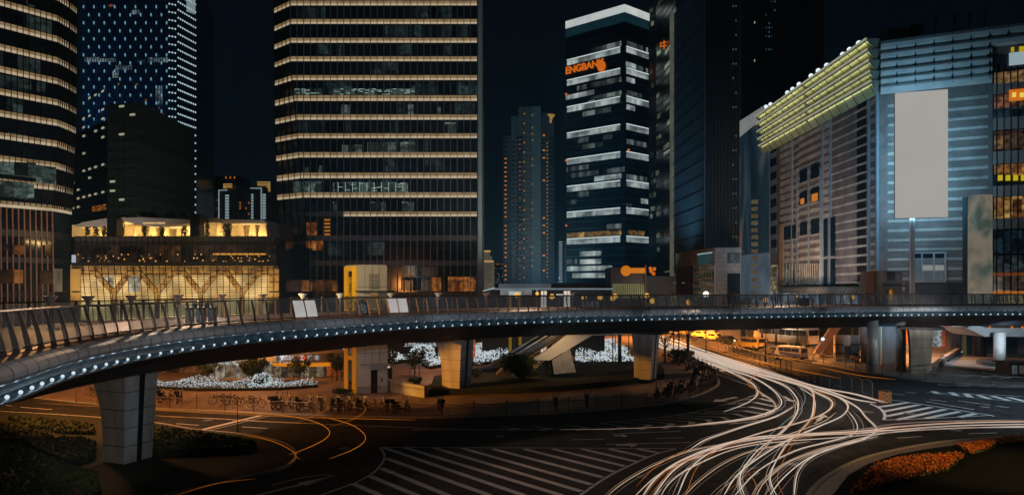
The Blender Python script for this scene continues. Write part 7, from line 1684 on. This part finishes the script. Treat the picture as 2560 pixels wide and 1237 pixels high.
nearp = [p + nrm(edge, i)[0] * -2.4 for i, p in enumerate(edge)]
pp = [(1672, 2, 0, 'person in a pale jacket at the railing right of the orange lamps'), (1822, 0, 1, 'person in dark clothes walking on the bridge left of a close pair'), (1838, 0, 1, 'left one of two people walking close together on the bridge'), (1848, 1, 1, 'right one of two people walking close together on the bridge'), (1938, 0, 0, 'person in dark clothes standing right of the bright orange lamp on the bridge'), (2165, 1, 1, 'person walking beside a bicycle on the bridge before the mall awning'), (2404, 0, 0, 'person in dark clothes near the right end of the bridge')]
for px, cidx, ps, lb in pp:
    p = hit(nearp, px)
    if p: person(lb, (p.x, p.y, DZ), R(random.uniform(60, 120)), 1.75, cidx, ps)
person('tall dark figure standing in front of the uplit stone wall at right', tuple(G(2393, 881, .12)), R(10), 1.8, 0); person('shorter dark figure left of the tall one before the uplit wall', tuple(G(2383, 878, .12)), R(60), 1.6, 0)
p = hit(nearp, 2172)
dup(bike, (p.x + .5, p.y, DZ), R(5), 'bicycle held by a walking person on the bridge before the mall awning')

# ================================================================= LIGHT TRAILS (long exposure traces left by vehicle lamps, hanging just above the road)
M_T = [glow('trail_white', (.60, .49, .40), 1.0, True), glow('trail_peach', (.44, .30, .20), 1.0, True), glow('trail_dim', (.20, .13, .10), 1., True), glow('trail_orange', (.62, .17, .01), .75, True), glow('trail_teal', (.10, .17, .18), 1., True), glow('trail_blush', (.34, .27, .24), 1., True)]
white = [
 (0, .13, [(1600, 832), (1660, 843), (1720, 862), (1820, 897), (1960, 941), (2050, 968), (2130, 983), (2180, 996), (2214, 1005)]),
 (0, .13, [(1600, 836), (1650, 848), (1760, 882), (1900, 926), (2000, 955), (2070, 976), (2130, 996), (2190, 1006)]),
 (0, .12, [(1600, 838), (1650, 852), (1820, 908), (1950, 947), (2050, 976), (2092, 990), (2115, 1005), (2119, 1022), (2100, 1042), (2040, 1068), (1960, 1105), (1890, 1148), (1840, 1190), (1805, 1245)]),
 (0, .12, [(1610, 843), (1700, 872), (1820, 912), (1900, 935), (1990, 958), (2045, 982), (2078, 1000), (2078, 1018), (2050, 1038), (1990, 1058), (1900, 1082), (1800, 1118), (1730, 1165), (1690, 1245)]),
 (0, .11, [(1610, 846), (1700, 876), (1820, 916), (1900, 940), (1960, 962), (1988, 988), (1996, 1012), (1985, 1045), (1955, 1080), (1900, 1120), (1862, 1165), (1850, 1200), (1866, 1250)]),
 (0, .10, [(1615, 850), (1700, 882), (1820, 922), (1880, 942), (1925, 968), (1950, 993), (1952, 1012), (1930, 1027), (1890, 1040), (1820, 1052), (1740, 1060)]),
 (2, .05, [(1760, 1058), (1700, 1064), (1600, 1069), (1500, 1072), (1400, 1073)]),
 (0, .09, [(1640, 862), (1720, 890), (1820, 926), (1868, 950), (1890, 968), (1893, 984), (1880, 999), (1850, 1014), (1810, 1028)]),
 (1, .09, [(1620, 851), (1700, 881), (1800, 917), (1860, 945), (1886, 962), (1896, 977), (1930, 1000), (1940, 1018), (1925, 1034), (1880, 1046), (1800, 1056), (1700, 1066)]),
 (0, .10, [(1960, 948), (2010, 962), (2032, 980), (2034, 1010), (2028, 1045), (2000, 1078), (1965, 1112), (1936, 1160), (1926, 1200), (1948, 1250)]),
 (0, .10, [(2000, 962), (2080, 985), (2140, 1015), (2165, 1042), (2191, 1068), (2185, 1082), (2150, 1100), (2090, 1117), (2020, 1145), (1960, 1192), (1915, 1250)]),
 (0, .08, [(2118, 1024), (2138, 1050), (2143, 1073), (2120, 1090), (2060, 1106), (1990, 1125), (1900, 1172), (1825, 1250)]),
 (0, .12, [(2620, 1052), (2400, 1056), (2250, 1066), (2150, 1077), (2000, 1085), (1900, 1091), (1800, 1112), (1700, 1152), (1640, 1195), (1600, 1250)]),
 (0, .12, [(2620, 1058), (2400, 1063), (2250, 1073), (2150, 1082), (2000, 1088), (1880, 1098), (1780, 1122), (1690, 1170), (1625, 1250)]),
 (0, .09, [(2620, 1066), (2400, 1069), (2250, 1078), (2100, 1092), (1960, 1102), (1850, 1118), (1750, 1156), (1680, 1200), (1645, 1250)]),
 (1, .10, [(2620, 1062), (2300, 1074), (2190, 1086), (2080, 1115), (1980, 1150), (1915, 1200), (1885, 1250)]),
 (0, .08, [(2300, 1071), (2150, 1078), (1980, 1092), (1860, 1110), (1760, 1136), (1655, 1180), (1575, 1250)]),
 (0, .09, [(2195, 1090), (2100, 1112), (2030, 1142), (1995, 1180), (1984, 1250)]),
 (1, .08, [(2026, 1102), (1900, 1122), (1820, 1152), (1750, 1200), (1700, 1250)]),
 (0, .10, [(1718, 1127), (1760, 1100), (1800, 1085), (1860, 1065), (1940, 1040), (1985, 1015)]),
 (1, .08, [(1800, 1110), (1720, 1128), (1640, 1160), (1560, 1205), (1505, 1250)]),
 (1, .09, [(1990, 1000), (1995, 1025), (1980, 1052), (1940, 1090), (1895, 1135), (1855, 1180), (1848, 1212), (1862, 1250)]),
 (5, .08, [(2035, 1012), (2034, 1035), (2010, 1068), (1972, 1105), (1942, 1150), (1922, 1190), (1938, 1250)]),
 (4, .06, [(1994, 962), (2010, 982), (2012, 1002), (1998, 1024), (1960, 1056), (1920, 1090), (1870, 1140), (1845, 1190), (1855, 1250)]),
 (0, .07, [(1995, 965), (2030, 988), (2038, 1008), (2036, 1035)]),
 (2, .10, [(2300, 1060), (2200, 1068), (2080, 1078), (1950, 1088), (1850, 1102)]), (2, .09, [(2560, 1049), (2400, 1051), (2250, 1058), (2160, 1070)]),
 (2, .09, [(2140, 1102), (2050, 1122), (1960, 1160), (1900, 1210), (1880, 1250)]), (2, .08, [(1900, 1165), (1860, 1180), (1800, 1225), (1780, 1250)]),
 (0, .14, [(1600, 846), (1645, 858), (1700, 876), (1760, 898)]), (0, .16, [(1600, 850), (1650, 864), (1700, 882), (1760, 904), (1800, 918)]), (0, .14, [(1610, 840), (1680, 858), (1760, 884), (1840, 910), (1900, 928)]),
 (2, .06, [(1820, 1060), (1900, 1050), (1960, 1032), (1985, 1010)]), (1, .07, [(2090, 1030), (2060, 1052), (2000, 1075), (1930, 1098)]),
]
org = [
 (3, .06, [(1900, 926), (1870, 958), (1896, 975), (1890, 995)]),
 (3, .05, [(2037, 1010), (2036, 1034), (2012, 1067), (1974, 1104), (1944, 1149)]), (3, .05, [(1870, 1180), (1890, 1210), (1884, 1250)]), (3, .05, [(1760, 1132), (1690, 1166), (1625, 1235)]), (3, .045, [(1740, 1118), (1700, 1130), (1640, 1165), (1590, 1215)]),
 (3, .06, [(480, 1022), (600, 1030), (700, 1037), (760, 1046), (803, 1060), (824, 1077), (816, 1094), (780, 1114), (722, 1136)]),
 (3, .055, [(800, 1040), (845, 1050), (885, 1064), (911, 1085), (910, 1104), (880, 1124), (823, 1146)]),
 (3, .04, [(590, 1084), (660, 1096), (706, 1112), (738, 1133), (736, 1147), (722, 1158)]), (3, .035, [(750, 1130), (738, 1134), (742, 1142), (752, 1148)]),
 (3, .03, [(760, 982), (800, 992), (828, 1006), (822, 1020), (785, 1038), (738, 1056)]), (3, .03, [(888, 1000), (912, 1015), (910, 1030), (880, 1048), (825, 1066)]),
 (3, .035, [(100, 1006), (380, 1024), (700, 1040), (900, 1046), (1040, 1049)]), (3, .03, [(400, 1040), (560, 1046), (700, 1054), (800, 1058)]), (3, .03, [(430, 1240), (500, 1218), (560, 1204), (640, 1196)]),
 (3, .06, [(1640, 829), (1700, 848), (1800, 880), (1900, 905), (2000, 925)]), (3, .05, [(1640, 832), (1720, 848), (1850, 888), (1960, 917), (2100, 945)]), (3, .05, [(1830, 860), (1900, 884), (1960, 893), (2030, 905)]), (3, .05, [(1850, 868), (1920, 888), (1990, 902)]), (3, .04, [(2050, 918), (2150, 938), (2240, 948)]),
]
def trails(name, label, lst, zc):
    t = thing(name, label, 'light trails', tuple(G(*lst[0][2][0], zc))); t['kind'] = 'stuff'; by = {}
    for m_, r, pts in lst:
        P_ = spline([G(*p, zc) for p in pts], .8); k = len(P_); rr_ = [r * .55 * min(2.8, max(.8, P_[i].y / 48, (P_[i].y / 60) ** 2.2)) * min(1, .25 + i / 4, .25 + (k - 1 - i) / 4) for i in range(k)]
        by.setdefault(m_, MB()).tube(P_, [x * .7 for x in rr_], 6)
        if m_ < 3 and r >= .08:           # thin companion traces: the other lamps of the same vehicle
            for s_, q_, mc in ((1, .22, 1), (-1, .34, (2, 5, 3, 2)[len(P_) % 4])):
                Q = []
                for i, p in enumerate(P_):
                    n_, t_ = nrm(P_, i); Q.append(p + n_ * q_ * s_ * (.7 + .5 * math.sin(i * .11 + r * 90)) + Vector((0, 0, -.04 * s_)))
                by.setdefault(mc, MB()).tube(Q, [x * .26 for x in rr_], 4)
    for m_, mb in by.items(): mb.build('trail', M_T[m_], t)
trails('headlight_trails', 'sweeping tangle of white headlight trails crossing the junction at lower right', white, .55)
trails('tail_light_trails', 'thin orange light trails curving over the roads at left and right', org, .6)
# ================================================================= HAZE over the whole place
hz_m = bpy.data.materials.new('night_haze'); hz_m.use_nodes = True; t_ = hz_m.node_tree
for n_ in list(t_.nodes): t_.nodes.remove(n_)
ho = t_.nodes.new('ShaderNodeOutputMaterial'); hv = t_.nodes.new('ShaderNodeVolumePrincipled'); hv.inputs['Density'].default_value = .00035; hv.inputs['Color'].default_value = (.38, .74, 1, 1); hv.inputs['Anisotropy'].default_value = .3
t_.links.new(hv.outputs[0], ho.inputs['Volume'])
hz = MB().b2(-906, 906, -66, 1146, -1, 205).build('haze', hz_m); hz['kind'] = 'stuff'
